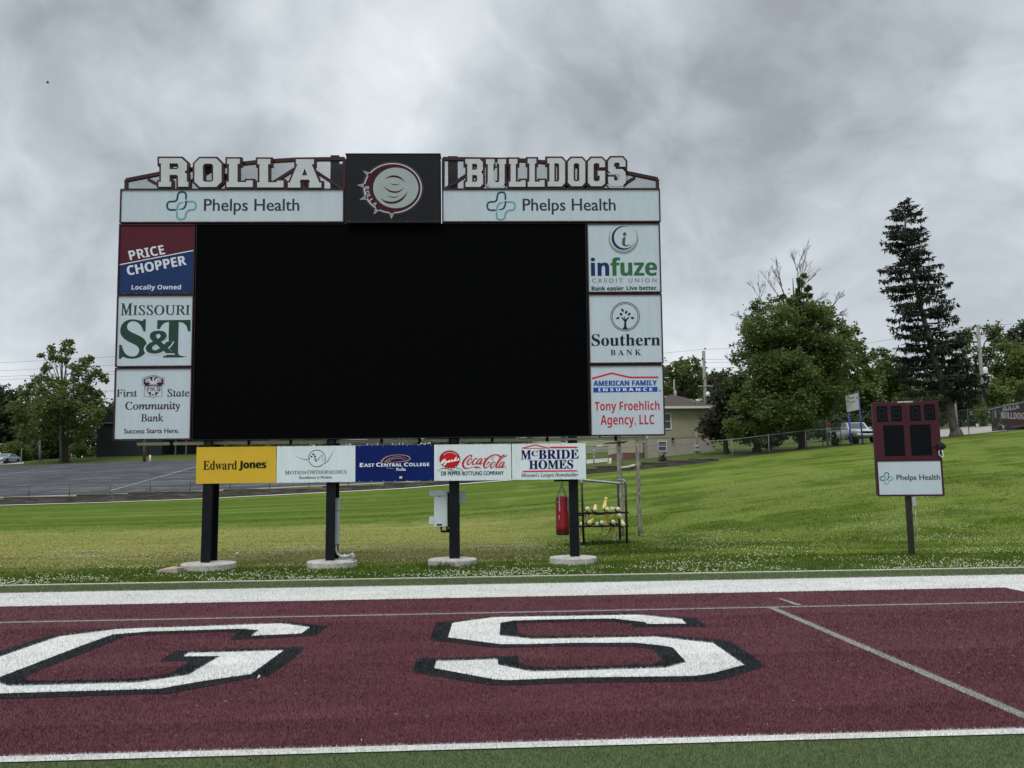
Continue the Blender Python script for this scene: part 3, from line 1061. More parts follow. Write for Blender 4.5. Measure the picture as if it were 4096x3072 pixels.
I.text('navy2', 'Bank easier.', 'sansbold', 103, 348, 488, 520, 0.02)
I.text('green2', 'Live better.', 'sansbold', 361, 590, 485, 517, 0.02)
I.done(PANELS['inf'], {'navy': ('lettering', ink(28, 46, 82)), 'green': ('lettering', ink(50, 92, 62)), 'grey': ('lettering', ink(110, 118, 124)), 'navy2': ('lettering', ink(24, 34, 50)), 'green2': ('lettering', ink(34, 58, 52))})

I = Ink(BOARD, (2310, 880, 1.8436), y=0.0)
I.stroke('k', arc(351, 712, 106, 0, 354, 60), 4.5, closed=True)
I.stroke('k', arc(351, 712, 95, 0, 354, 60), 4.5, closed=True)
I.poly('k', [[(330, 806), (343, 785), (345, 748), (322, 720), (328, 716), (348, 733), (340, 712), (347, 711), (353, 733), (376, 714), (381, 719), (360, 748), (360, 785), (374, 806)]])
for x, y, a, b, g in ((297, 723, 14, 7, -.3), (321, 695, 12, 9, .9), (332, 665, 14, 8, .9), (359, 680, 13, 8, -1.1), (381, 694, 13, 8, -.8), (405, 722, 14, 8, .3)):
    I.dot('k', x, y, a, b, g)
I.text('k', 'Southern', 'bold', 103, 610, 840, 928, 0.008)
I.text('k', 'B A N K', 'bold', 243, 470, 955, 998)
I.done(PANELS['so'], {'k': ('lettering', ink(34, 38, 44))})

I = Ink(BOARD, (2310, 880, 1.8436), y=0.0)
I.stroke('r', [(105, 1170), (250, 1130), (390, 1161), (597, 1160)], 13)
I.text('b', 'AMERICAN FAMILY', 'sansbold', 117, 586, 1183, 1222, 0.035)
I.poly('b', [[(116, 1236), (590, 1230), (590, 1266), (117, 1272)]])
I.text('w', 'I N S U R A N C E', 'sansbold', 152, 553, 1239, 1262, 0.04, lift=0.002)
I.text('b', '\u00ae', 'sans', 598, 616, 1250, 1268)
I.text('t', 'Tony Froehlich', 'sansbold', 127, 605, 1335, 1424)
I.text('t', 'Agency, LLC', 'sansbold', 170, 567, 1437, 1531)
I.done(PANELS['af'], {'r': ('logo', ink(176, 44, 56)), 'b': ('lettering', ink(34, 66, 140)), 'w': ('lettering', ink(190, 196, 206)), 't': ('lettering', ink(160, 42, 56))})

I = Ink(BOARD, (640, 750, 3.687), y=0.0)
I.text('text', 'Phelps Health', 'sans', 648, 2055, 168, 402, 0.012)
health_logo(I, 90, 52, 453, 433)
I.done(PANELS['phl'], HMATS)
I = Ink(BOARD, (1740, 580, 2.353), y=0.0)
I.text('text', 'Phelps Health', 'sans', 825, 1700, 505, 655, 0.012)
health_logo(I, 482, 437, 278, 275)
I.done(PANELS['phr'], HMATS)

# emblem box in the middle of the top, standing proud of the rest.  The team's animal is left out:
# a plain studded roundel of the same size and colours takes its place, with the word on its collar
em = MB().bbox(-3.60, -0.86, -0.12, 0.5, 9.755, 11.80, 0.015).build('emblem_box', M_NAVYBLK, sb)
MB().box(-3.60, -0.86, -0.135, -0.1205, 9.752, 9.83).build('lower_trim', pm('trim_black', (0.003, 0.003, 0.004), 0.6), em)
rv = MB()
for u in (-3.48, -2.64, -1.80, -0.97):
    rv.ball((u, -0.137, 9.79), 0.012, 8, 4)
rv.build('rivets', M_GALV, em)
MB().box(-3.62, -0.84, -0.13, 0.3, 11.801, 11.825).build('cap_strip', pm('cap_grey', (0.03, 0.035, 0.035), 0.5), em)
I = Ink(BOARD, (1340, 600, 4.809), y=-0.122)
cx, cy = 1110, 735
R = 470


def studs(r0, r1, hw, grow):
    lp = []
    n = 180
    ang = [math.radians(a) for a in (100, 138, 160, 183, 212)]
    for k in range(n):
        t = 2 * math.pi * k / n
        lp.append((cx + r0 * 1.16 * math.cos(t), cy + r0 * math.sin(t)))
    return lp


def spike(a, r0, r1, hw):
    a = math.radians(a)
    f = lambda r, t: (cx + r * 1.16 * math.cos(t), cy + r * math.sin(t))
    return [f(r0, a - hw), f(r1, a), f(r0, a + hw)]


for key, g, lf in (('halo', 42, 0.0), ('line', 12, 0.001), ('mar', -8, 0.002)):
    I.dot(key, cx, cy, (R + g) * 1.16, R + g, n=80, lift=lf)
    for a in (92, 122, 158, 186, 214):
        I.poly(key, [spike(a, R - 20, R + 95 + g * 1.6, 0.10 + g * 0.0009)], lift=lf + 0.0003)
for a in (92, 122, 158, 186, 214):
    I.poly('pale', [spike(a, R + 16, R + 62, 0.045)], lift=0.0035)
I.dot('pale', cx + 60, cy - 5, (R - 95) * 1.16, R - 80, n=80, lift=0.003)
for st_, w_ in (([(880, 930), (980, 1010), (1150, 1020), (1300, 950), (1400, 800)], 44), ([(960, 560), (1080, 500), (1240, 520), (1350, 620)], 40), ([(930, 700), (1050, 800), (1210, 820), (1330, 730)], 34), ([(1060, 640), (1150, 680), (1250, 650)], 26), ([(1000, 880), (1120, 920), (1240, 890)], 24)):
    I.stroke('mar', st_, [3] + [w_] * (len(st_) - 2) + [3], 3, lift=0.0045)
for k, ch in enumerate('ROLLA'):
    a = math.radians(180 - k * 11.5)
    r = R - 48
    px_, py_ = cx + r * 1.17 * math.cos(a), cy + r * math.sin(a)
    tv = Vector((-math.sin(a) * 1.16, math.cos(a))).normalized() * -1
    nv = Vector((-math.cos(a), -math.sin(a) / 1.16)).normalized()
    q = lambda s, t: (px_ + tv.x * s + nv.x * t, py_ + tv.y * s + nv.y * t)
    I.text3('pale', ch, 'sansbold', q(-34, -40), q(34, -40), q(-34, 40), 0.02, lift=0.005)
I.done(em, {'halo': ('emblem_halo', ink(54, 58, 60)), 'line': ('emblem_outline', ink(172, 164, 166)), 'mar': ('emblem_collar', ink(58, 28, 38)), 'pale': ('emblem_face', ink(140, 148, 148))})

# letters
LT1 = {'R': [[(460, 128), (665, 128), (714, 172), (714, 236), (690, 253), (714, 272), (714, 345), (728, 345), (728, 390), (634, 390), (634, 296), (620, 281), (555, 281), (555, 345), (570, 345), (570, 390), (455, 390), (455, 345), (477, 345), (477, 175), (460, 175)], [(555, 175), (625, 175), (637, 188), (637, 217), (625, 229), (555, 229)]],
       'O': [[(833, 130), (985, 130), (1033, 178), (1033, 345), (985, 392), (833, 392), (785, 345), (785, 178)], [(880, 178), (940, 178), (957, 195), (957, 330), (940, 345), (880, 345), (862, 330), (862, 195)]],
       'L': [[(1085, 133), (1200, 133), (1200, 180), (1180, 180), (1180, 348), (1262, 348), (1262, 333), (1320, 333), (1320, 393), (1080, 393), (1080, 345), (1102, 345), (1102, 180), (1085, 180)]],
       'L2': [[(1365, 135), (1482, 135), (1482, 183), (1461, 183), (1461, 350), (1542, 350), (1542, 335), (1603, 335), (1603, 396), (1362, 396), (1362, 350), (1383, 350), (1383, 183), (1365, 183)]],
       'A': [[(1719, 138), (1882, 138), (1882, 183), (1862, 183), (1932, 352), (1950, 352), (1950, 398), (1838, 398), (1838, 352), (1848, 352), (1838, 325), (1760, 325), (1750, 352), (1758, 352), (1758, 398), (1645, 398), (1645, 352), (1662, 352), (1733, 183), (1719, 183)], [(1798, 222), (1823, 286), (1773, 286)]]}
LT2 = {'B': [[(287, 138), (420, 138), (450, 170), (450, 240), (435, 262), (452, 285), (452, 372), (425, 400), (288, 400), (288, 355), (305, 355), (305, 183), (287, 183)], [(350, 183), (385, 183), (397, 195), (397, 228), (385, 240), (350, 240)], [(350, 288), (385, 288), (397, 300), (397, 342), (385, 353), (350, 353)]],
       'U': [[(480, 140), (560, 140), (560, 185), (550, 185), (550, 345), (562, 357), (592, 357), (605, 345), (605, 185), (590, 185), (590, 140), (668, 140), (668, 185), (655, 185), (655, 370), (625, 402), (530, 402), (497, 370), (497, 185), (480, 185)]],
       'L': [[(697, 138), (775, 138), (775, 183), (760, 183), (760, 352), (808, 352), (808, 338), (852, 338), (852, 398), (696, 398), (696, 352), (712, 352), (712, 183), (697, 183)]],
       'L2': [[(872, 135), (952, 135), (952, 180), (938, 180), (938, 352), (985, 352), (985, 337), (1030, 337), (1030, 398), (872, 398), (872, 352), (888, 352), (888, 180), (872, 180)]],
       'D': [[(1057, 130), (1190, 130), (1222, 165), (1222, 360), (1192, 395), (1060, 395), (1060, 350), (1076, 350), (1076, 178), (1057, 178)], [(1122, 178), (1155, 178), (1167, 190), (1167, 338), (1155, 350), (1122, 350)]],
       'O': [[(1283, 130), (1378, 130), (1412, 165), (1412, 360), (1380, 393), (1285, 393), (1250, 360), (1250, 165)], [(1315, 178), (1345, 178), (1357, 190), (1357, 335), (1345, 347), (1315, 347), (1303, 335), (1303, 190)]],
       'G': [[(1470, 130), (1565, 130), (1597, 162), (1597, 215), (1545, 215), (1545, 190), (1535, 177), (1505, 177), (1490, 190), (1490, 335), (1502, 347), (1535, 347), (1548, 335), (1548, 295), (1530, 295), (1530, 250), (1598, 250), (1598, 365), (1570, 393), (1468, 393), (1438, 362), (1438, 165)]],
       'S': [[(1655, 125), (1762, 125), (1790, 157), (1790, 210), (1735, 210), (1735, 180), (1725, 172), (1695, 172), (1683, 183), (1683, 218), (1700, 233), (1762, 233), (1790, 262), (1790, 362), (1760, 392), (1655, 392), (1628, 362), (1628, 305), (1682, 305), (1682, 330), (1695, 342), (1722, 342), (1735, 330), (1735, 293), (1720, 280), (1660, 280), (1628, 248), (1628, 155)]]}


def area2(lp):
    return sum(lp[i - 1][0] * lp[i][1] - lp[i][0] * lp[i - 1][1] for i in range(len(lp)))


def offset_loop(lp, d):
    """push every edge of a closed outline outwards by d"""
    if area2(lp) < 0:
        lp = lp[::-1]
    n = len(lp)
    out = []
    for i in range(n):
        a, b, c = (Vector(lp[(i + k) % n]) for k in (-1, 0, 1))
        e0, e1 = (b - a).normalized(), (c - b).normalized()
        n0, n1 = Vector((e0.y, -e0.x)), Vector((e1.y, -e1.x))
        m = (n0 + n1)
        m = m.normalized() if m.length > 1e-6 else n0
        out.append(tuple(b + m * (d / max(0.5, m.dot(n0)))))
    return out


def sign_letters(LT, win):
    for k, loops in LT.items():
        L = [[BOARD.uv(win[0] + a / win[2], win[1] + b / win[2]) for a, b in lp] for lp in loops]
        mb = MB().prism(L, lambda u, v: (u, -0.06, v), lambda u, v: (u, -0.03, v))
        o = mb.build('sign_letter', M_LETTERW, sb)
        hs = [offset_loop(lp, -0.055) for lp in L[1:]]
        back = [offset_loop(L[0], 0.062)] + [h for h in hs if abs(area2(h)) > 0.004 and area2(h) > 0]
        MB().prism(back, lambda u, v: (u, -0.028, v), lambda u, v: (u, 0.10, v)).build('letter_backing', M_MAROON, o)


sign_letters(LT1, (440, 580, 2.304))
sign_letters(LT2, (1740, 580, 2.353))


# truss with expanded-metal mesh
def truss(win, top, bars, bottom, dark, region):
    q = lambda p: BOARD.uv(win[0] + p[0] / win[2], win[1] + p[1] / win[2])
    tr = MB()

    def bar(a, b, wd, y0=0.12, y1=0.24):
        A, B = Vector(q(a)), Vector(q(b))
        d = (B - A).normalized()
        n = Vector((-d.y, d.x)) * wd / 2
        c = [A - n, B - n, B + n, A + n]
        tr.prism([[tuple(p) for p in c]], lambda u, v: (u, y0, v), lambda u, v: (u, y1, v))
    for a, b in zip(top[:-1], top[1:]):
        bar(a, b, 0.10)
    for k, (a, b) in enumerate(bars):
        bar(a, b, 0.085, 0.125 + .001 * k, 0.235)
    bar(*bottom, 0.10, 0.11, 0.25)
    t = tr.build('truss', M_MAROON, sb)
    # mesh
    P = [q(p) for p in region]
    u0, u1 = min(p[0] for p in P), max(p[0] for p in P)
    v0, v1 = min(p[1] for p in P), max(p[1] for p in P)
    tops = sorted((q(p) for p in top), key=lambda p: p[0])
    tx, tz = [p[0] for p in tops], [p[1] for p in tops]
    mb = MB()
    slope = 1.75
    pitch, wd = 0.042, 0.010
    for sgn in (1, -1):
        c = u0 - (v1 - v0) / slope
        while c < u1 + (v1 - v0) / slope:
            pts = []
            n = 60
            for k in range(n + 1):
                v = v0 + (v1 - v0) * k / n
                u = c + sgn * (v - v0) / slope
                if u0 <= u <= u1 and v <= np.interp(u, tx, tz):
                    pts.append((u, v))
            if len(pts) > 1:
                a, b = pts[0], pts[-1]
                y = 0.17 + 0.004 * sgn
                mb.add([(a[0] - wd / 2, y, a[1]), (a[0] + wd / 2, y, a[1]), (b[0] + wd / 2, y, b[1]), (b[0] - wd / 2, y, b[1])], [(0, 1, 2, 3)])
            c += pitch
    mb.build('wire_mesh', pm('mesh_steel', (0.06, 0.055, 0.06), 0.5, metal=0.3), t)


truss((440, 580, 2.304), [(128, 308), (460, 243), (750, 205), (1060, 170), (1350, 138), (1700, 116), (2155, 110)],
      [((128, 305), (128, 402)), ((2150, 110), (2150, 402)), ((330, 300), (470, 375)), ((735, 318), (960, 190)), ((1060, 250), (1060, 390)), ((1485, 335), (1720, 185)), ((1880, 225), (2150, 400))],
      ((112, 405), (2160, 408)), None, [(128, 400), (2150, 110)])
truss((1740, 580, 2.353), [(70, 112), (560, 118), (860, 128), (1100, 150), (1400, 190), (1790, 240), (2105, 305)],
      [((75, 110), (75, 405)), ((2105, 305), (2105, 402)), ((290, 270), (100, 395)), ((690, 150), (690, 400)), ((1240, 180), (1240, 400)), ((1890, 290), (1780, 360)), ((1480, 260), (1420, 390))],
      ((62, 412), (2112, 408)), None, [(75, 405), (2105, 110)])

# black wide-flange posts with their footings
POSTX = [(801.8, 838.0), (1301, 1338), (1797, 1838), (2283, 2318.5)]
FOOTPX = [(830, 727, 934), (1325, 1230, 1425), (1810, 1714, 1907), (2295, 2200, 2388)]
ZG = -0.14
for k, ((xl, xr), (fc, fl, fr_)) in enumerate(zip(POSTX, FOOTPX)):
    yb = 2258 - 8 * k
    a, b = at(xl, yb, 24.16), at(xr, yb, 24.16)
    z1 = 11.98 if k in (1, 2) else 3.9
    mb = MB()
    loc = lambda p: BOARD.Mi @ p
    x0, x1, y0, y1, z0 = a.x, b.x, 24.16, (24.88, 24.88, 24.5, 24.34)[k], -0.1
    # plumb in the world; under the leaning cabinets they run up behind
    back = 0.12 if z1 > 5 else 0.0
    Mi = BOARD.Mi
    for (xa, xb, ya, yc) in ((x0, x1, y0, y0 + 0.03), (x0, x1, y1 - 0.03, y1), (x1 - 0.155, x1 - 0.125, y0 + 0.03, y1 - 0.03)):
        mb.box(xa, xb, ya, yc, z0, z1, M=Mi)
    post = mb.build('post', M_BLACKPOST, sb)
    # lightly dished plate on the face just under the screen
    MB().box(x0 + 0.06, x1 - 0.06, y0 - 0.012, y0 - 0.001, 3.36, 3.47, M=Mi).build('face_plate', pm('plate_grey', (0.03, 0.032, 0.036), 0.5), post)
    r = (fr_ - fl) / 2 / F * 24.3 * 1.0
    cxy = at(fc, 2262, 24.35)
    fb = MB()
    prof = [(r * 0.99, ZG - 0.15), (r, ZG + 0.03), (r * 0.995, 0.015), (r * 0.97, 0.035), (0.3, 0.07), (0.001, 0.072)]
    vs0 = len(fb.v)
    fb.lathe((cxy.x, 24.47, 0), prof, 40, smooth=False)
    fb.v[vs0:] = [tuple(Mi @ Vector(p)) for p in fb.v[vs0:]]
    fb.build('footing', M_CONC, sb)

# pale service tray under the cabinets
tr = MB()
tr.bbox(-9.55, 5.05, 0.30, 0.95, 3.385, 3.475, 0.02)
tray = tr.build('service_tray', M_BEIGE, sb)
br = MB()
for u in (-8.6, -6.4, -5.2, -2.6, -1.5, 0.6, 2.2, 4.2):
    br.box(u - 0.04, u + 0.04, 0.28, 0.298, 3.36, 3.50)
br.build('tray_bracket', M_BLACKPOST, tray)
MB().ball((-9.60, 0.5, 3.43), 0.065, 12, 8).build('tray_end_cap', M_WHITEBOX, tray)
MB().bbox(3.9 + 0.95, 5.12, 0.30, 0.6, 3.30, 3.383, 0.01).build('tray_lamp', M_WHITEBOX, tray)

# ------------------------------------------------------------------ five boards under the screen
def lower_board(u0, u1, mat, label):
    v0, v1 = 2.272, 3.305
    o = empty('advert_sign', None, M=BOARD.M @ Matrix.Translation((0.5 * (u0 + u1), 0.0, v0)))
    tag(o, label, 'sign', 'boards hung in a row under the screen')
    off = (0.5 * (u0 + u1), 0.0, v0)
    MB().box(u0, u1, 0.06, 0.085, v0, v1).build('board', mat, o, off)
    sc = MB()
    for k in range(7):
        u = u0 + (u1 - u0) * (k + 0.35) / 6.6
        for v in (v0 + 0.02, v1 - 0.02):
            sc.box(u - .010, u + .010, 0.055, 0.0595, v - .010, v + .010)
    sc.build('screw_heads', M_GREYPVC, o, off)
    rl = MB()
    rl.box(u0 + .02, u1 - .02, 0.087, 0.155, v0 + .12, v0 + .20)
    rl.box(u0 + .02, u1 - .02, 0.087, 0.155, v1 - .20, v1 - .12)
    rl.build('mounting_rail', M_BLACKPOST, o, off)
    return o, off


WW = (740, 1720, 2.127)
WX = (1400, 1720, 2.127)
M_YEL = pm('yellow_board', (0.68, 0.43, 0.028), 0.5, var=0.05, scale=1.5)
M_BLUEB = pm('blue_board', (0.004, 0.016, 0.125), 0.6, var=0.15, scale=1.2, spec=0.12)
M_WB2 = pm('white_board', (0.72, 0.80, 0.83), 0.45, var=0.04, scale=1.5, dirt=((0.54, 0.59, 0.61), 0.30), stretch=(2.2, 2.2, 0.5))
o, off = lower_board(-7.805, -5.56, M_YEL, 'yellow sign with dark two-tone lettering at the end of the row')
I = Ink(BOARD, WW, y=0.058, off=off)
I.text('t', 'Edward', 'bold', 155, 442, 262, 338)
I.text('t', 'Jones', 'sansbold', 458, 692, 261, 343, 0.035)
I.text('t', '\u00ae', 'sans', 694, 706, 258, 270)
I.done(o, {'t': ('lettering', ink(30, 38, 20))})

o, off = lower_board(-5.54, -3.315, M_WB2, 'white sign with a dotted wave running through a ring')
I = Ink(BOARD, (1090, 1780, 6.703), y=0.058, off=off)
I.stroke('k', arc(1190, 358, 224, 187, 380, 60), [6] + [15] * 60)
I.stroke('k', arc(1190, 358, 224, 37, 168, 50), [6] + [15] * 50)
for x, y, r in ((605, 300, 5), (643, 312, 8), (686, 325, 10), (733, 348, 12), (787, 370, 15), (848, 386, 17), (915, 388, 19), (982, 360, 22), (1042, 308, 25), (1100, 250, 28), (1140, 303, 25), (1146, 370, 24), (1168, 424, 24), (1224, 388, 19), (1263, 340, 17), (1296, 293, 14), (1328, 280, 12), (1338, 330, 11), (1343, 374, 9), (1354, 413, 8), (1366, 447, 7), (1415, 478, 20), (1464, 442, 18), (1499, 403, 16), (1527, 358, 14), (1552, 320, 13), (1573, 281, 11), (1592, 246, 11), (1608, 212, 9), (1624, 182, 8), (1637, 155, 7), (1650, 128, 6)):
    I.dot('k', x, y, r * 1.08, r * 0.92, n=14)
I.text('k', 'M', 'light', 335, 460, 686, 788, 0.012)
I.text('k', 'OTION', 'light', 472, 916, 692, 784, 0.012)
I.text('k', 'O', 'light', 936, 1046, 670, 778, 0.012)
I.text('k', 'RTHOPAEDICS', 'light', 1062, 1984, 676, 772, 0.012)
I.text('k', 'Excellence in Motion', 'sans', 720, 1590, 830, 903, 0.012)
I.done(o, {'k': ('lettering', ink(42, 56, 58))})

o, off = lower_board(-3.31, -1.075, M_BLUEB, 'dark blue sign with tan swirl and a small white sticker')
I = Ink(BOARD, (1400, 1780, 6.144), y=0.058, off=off)
for s, a, b, c, d in (('E', 240, 330, 442, 540), ('AST', 346, 600, 456, 537), ('C', 642, 755, 433, 532), ('ENTRAL', 766, 1282, 452, 528), ('C', 1328, 1440, 430, 525), ('OLLEGE', 1452, 1948, 438, 520)):
    I.text('w', s, 'sansbold', a, b, c, d, 0.01)
I.text('w', 'Rolla', 'sans', 1142, 1372, 560, 632, 0.025)
T_ = [(770, 440), (790, 370), (870, 300), (1000, 255), (1180, 240), (1350, 250), (1450, 285), (1485, 330), (1450, 370), (1330, 405), (1100, 425), (950, 420), (800, 390), (725, 368)]
I.stroke('t', T_, [30, 26, 17, 13, 11, 13, 18, 24, 18, 13, 10, 7, 4, 2], 2)
I.stroke('t', [(868, 437), (890, 385), (970, 325), (1080, 295), (1200, 285), (1320, 305), (1420, 355)], [24, 18, 12, 10, 10, 8, 4], 2)
I.stroke('t', [(925, 438), (960, 388), (1050, 340), (1180, 325), (1280, 340), (1370, 378)], [20, 15, 11, 10, 8, 4], 2)
I.stroke('t', [(875, 545), (960, 572), (1090, 583)], [4, 12, 4], 2)
I.poly('s', [[(1215, 770), (1285, 768), (1278, 825), (1210, 820)]])
I.done(o, {'w': ('lettering', ink(205, 212, 228)), 't': ('logo', ink(176, 138, 104)), 's': ('sticker', ink(196, 178, 170))})

o, off = lower_board(-1.065, 1.135, M_WB2, 'white sign with red bottle cap and red flowing script')
I = Ink(BOARD, (1400, 1720, 2.127), y=0.058, off=off)
cc = (849, 248)
I.poly('d', [[(cc[0] + (97 if k % 2 == 0 else 84) * math.cos(k * math.pi / 22), cc[1] + (82 if k % 2 == 0 else 71) * math.sin(k * math.pi / 22) - 0) for k in range(44)]])
I.dot('r', cc[0] + 2, cc[1] + 4, 76, 64, n=40, lift=0.001)
I.stroke('p', arc(cc[0] + 2, cc[1] + 2, 70, 215, 325, 24, 60), [2] + [5] * 23 + [2], lift=0.002)
for k in range(22):
    t = k * math.pi / 11
    if math.sin(t) < 0.6:
        I.dot('p', cc[0] + 90 * math.cos(t), cc[1] + 76 * math.sin(t), 3.5, 6, t, 8, lift=0.002)
I.text3('k2', 'Ozarks', 'script', (772, 308), (926, 277), (778, 252), 0.05, lift=0.004)
I.done(o, {'d': ('logo', ink(122, 22, 28)), 'r': ('logo', ink(176, 30, 36)), 'p': ('logo', ink(214, 170, 170)), 'k2': ('lettering', ink(226, 224, 226))})
I = Ink(BOARD, (1400, 1720, 2.127), n=0.007, y=0.058, off=off)
I.poly('w', [[(745, 349), (795, 325), (830, 333), (870, 326), (905, 318), (955, 345)]])
I.stroke('k', [(740, 348), (790, 324), (830, 330), (880, 346), (915, 348)], [1, 6, 7, 4, 1], 2, lift=0.001)
I.stroke('k', [(845, 338), (890, 318), (930, 328), (964, 346)], [2, 6, 6, 1], 2, lift=0.001)
I.text('k', 'DR PEPPER BOTTLING COMPANY', 'sans', 775, 1308, 351, 384, 0.02)
I.done(o, {'w': ('logo', M_WB2), 'k': ('lettering', ink(26, 30, 36))})
I = Ink(BOARD, (1800, 1760, 7.9), y=0.058, off=off)


def sw(pts, dx=0, dy=0):
    I.stroke('r', [(a + dx, b + dy) for a, b, c in pts], [c for a, b, c in pts], 2)


sw([(668, 540, 40), (700, 490, 34), (662, 465, 24), (560, 520, 44), (440, 640, 62), (395, 760, 66), (430, 870, 58), (520, 902, 28), (640, 878, 16), (740, 850, 16)])
I.poly('r', [[(740, 858), (790, 838), (850, 832), (920, 850), (1000, 905), (915, 882), (868, 878), (838, 908), (805, 875)]])
o_ = [(690, 585, 22), (620, 590, 34), (555, 680, 46), (540, 765, 46), (590, 785, 26), (660, 710, 20), (698, 620, 18), (680, 572, 20)]
sw(o_)
sw([(850, 612, 36), (845, 572, 22), (790, 590, 32), (715, 690, 46), (705, 765, 46), (760, 778, 26), (830, 720, 14), (862, 690, 8)])
a_ = [(1015, 585, 20), (940, 590, 30), (850, 690, 44), (838, 765, 44), (890, 762, 24), (985, 640, 14), (1035, 575, 40), (930, 755, 46), (950, 782, 30), (1042, 690, 10)]
sw(a_)
sw([(1070, 592, 30), (1130, 580, 30)])
sw([(1595, 530, 52), (1500, 465, 40), (1400, 460, 20), (1290, 500, 36), (1150, 610, 62), (1072, 740, 66), (1072, 850, 58), (1120, 888, 30), (1200, 850, 16), (1272, 740, 16), (1250, 690, 26), (1200, 715, 36), (1155, 795, 18)])
sw([(1405, 470, 12), (1400, 545, 12), (1330, 625, 12), (1292, 595, 12), (1330, 510, 12), (1390, 462, 12)])
sw(o_, 735, 105)
sw([(1560, 715, 10), (1660, 580, 14), (1730, 475, 22), (1700, 455, 26), (1600, 560, 52), (1480, 750, 58), (1445, 850, 54), (1480, 882, 30), (1560, 800, 12)])
sw(a_, 700, 105)
sw([(1650, 550, 18), (1740, 530, 30), (1830, 448, 4)])
I.dot('r', 1758, 872, 20, 20, n=14)
I.done(o, {'r': ('lettering', ink(168, 36, 42))})

o, off = lower_board(1.16, 3.285, M_WB2, 'white sign with navy capitals between red roof bars')
I = Ink(BOARD, WX, y=0.058, off=off)
I.text('n', 'M', 'bold', 1453, 1541, 172, 250, 0.02)
I.text('n', 'C', 'bold', 1543, 1599, 178, 222, 0.02)
I.text('n', 'BRIDE', 'bold', 1603, 1946, 168, 245, 0.02)
I.text('n', 'HOMES', 'bold', 1522, 1899, 255, 332, 0.02)
I.stroke('r', [(1462, 155), (1573, 127), (1697, 156)], [9, 9, 9])
I.stroke('r', [(1475, 157), (1660, 156)], 5)
I.poly('r', [[(1685, 142), (1925, 140), (1942, 153), (1712, 155)]])
I.poly('r', [[(1460, 358), (1478, 346), (1925, 341), (1946, 352)]])
I.text('k', "Missouri's Largest Homebuilder", 'boldital', 1455, 1943, 364, 406)
I.done(o, {'n': ('lettering', ink(26, 20, 78)), 'r': ('logo', ink(190, 42, 56)), 'k': ('lettering', ink(50, 52, 66))})

# ------------------------------------------------------------------ things around the board
# punching bag hanging under the last board
top = at(2247, 1921, 24.5)
bag = empty('punching_bag', (top.x, top.y, at(2246, 2140, 24.5).z))
tag(bag, 'red punching bag with black base hanging beside the end post', 'punching bag')
hb = at(2246, 2140, 24.5).z - bag.location.z
ht = at(2246, 1986, 24.5).z - bag.location.z
rb = 26.3 / F * 24.45
M_RED = pm('red_vinyl', (0.27, 0.012, 0.020), 0.42, var=0.12, scale=6, bump=0.15, bscale=14)
MB().lathe((0, 0, 0), [(rb * 0.99, 0.09), (rb * 1.01, 0.25), (rb, ht * 0.5), (rb * 0.985, ht - 0.1), (rb * 0.96, ht - 0.02), (rb * 0.6, ht + 0.012), (0.001, ht + 0.015)], 32).build('bag_body', M_RED, bag)
MB().lathe((0, 0, 0), [(0.001, 0.0), (rb * 0.8, 0.004), (rb * 0.96, 0.03), (rb * 1.005, 0.0895)], 32).build('bag_base', M_RUBBER, bag)
sp = MB()
hz = top.z - bag.location.z
M_STRAP = pm('strap_grey', (0.36, 0.36, 0.38), 0.7, var=0.15)
for a in (-2.1, -0.75, 0.9, 2.3):
    s = MB()
    ring = []
    ex, ey = math.cos(a) * (rb + 0.004), math.sin(a) * (rb + 0.004)
    tx, ty = -math.sin(a) * 0.018, math.cos(a) * 0.018
    P_ = [(0.01 * math.cos(a), 0.01 * math.sin(a), ht + 0.33), (ex * 0.97, ey * 0.97, ht + 0.01), (ex * 1.01, ey * 1.01, ht - 0.05), (ex, ey, ht - 0.42)]
    vs, fs = [], []
    for k, p in enumerate(P_):
        vs += [(p[0] + tx, p[1] + ty, p[2]), (p[0] - tx, p[1] - ty, p[2])]
        if k:
            fs.append((2 * k - 2, 2 * k - 1, 2 * k + 1, 2 * k))
    s.add(vs, fs)
    s.build('strap', M_STRAP, bag)
hg = MB().tube([(0, 0, ht + 0.32), (0, 0, ht + 0.40)], 0.012, 6).tube([(0, 0, ht + 0.38), (0.02, 0, ht + 0.43), (0.012, 0, ht + 0.47), (0, 0, hz - 0.02)], 0.010, 6)
hg.build('swivel_hook', M_RUBBER, bag)
MB().box(-0.23, 0.20, -0.05, 0.05, hz - 0.035, hz + 0.03).build('hanger_plate', M_BLACKPOST, bag)
pr = MB()
for zz_, aa_ in ((0.62, -0.62), (0.68, -0.60), (0.74, -0.63), (0.80, -0.60)):
    for k in range(2):
        t0_, t1_ = aa_ + .12 * k, aa_ + .12 * k + .07
        pr.add([(rb * 1.006 * math.cos(t), rb * 1.006 * math.sin(t), z_) for t, z_ in ((t0_, zz_), (t1_, zz_), (t1_, zz_ + .04), (t0_, zz_ + .04))], [(0, 1, 2, 3)])
pr.add([(rb * 1.004 * math.cos(t), rb * 1.004 * math.sin(t), z_) for t, z_ in ((-2.5, .93), (-2.38, .93), (-2.38, .97), (-2.5, .97))], [(0, 1, 2, 3)])
pr.build('print', M_WHITETRIM, bag)
MB().tube([(-rb * 0.6, -rb * 0.86, 0.56), (-rb * 0.58, -rb * 1.02, 0.52), (-rb * 0.66, -rb * 1.02, 0.44), (-rb * 0.7, -rb * 0.8, 0.40)], 0.012, 6).build('grab_handle', M_STRAP, bag)

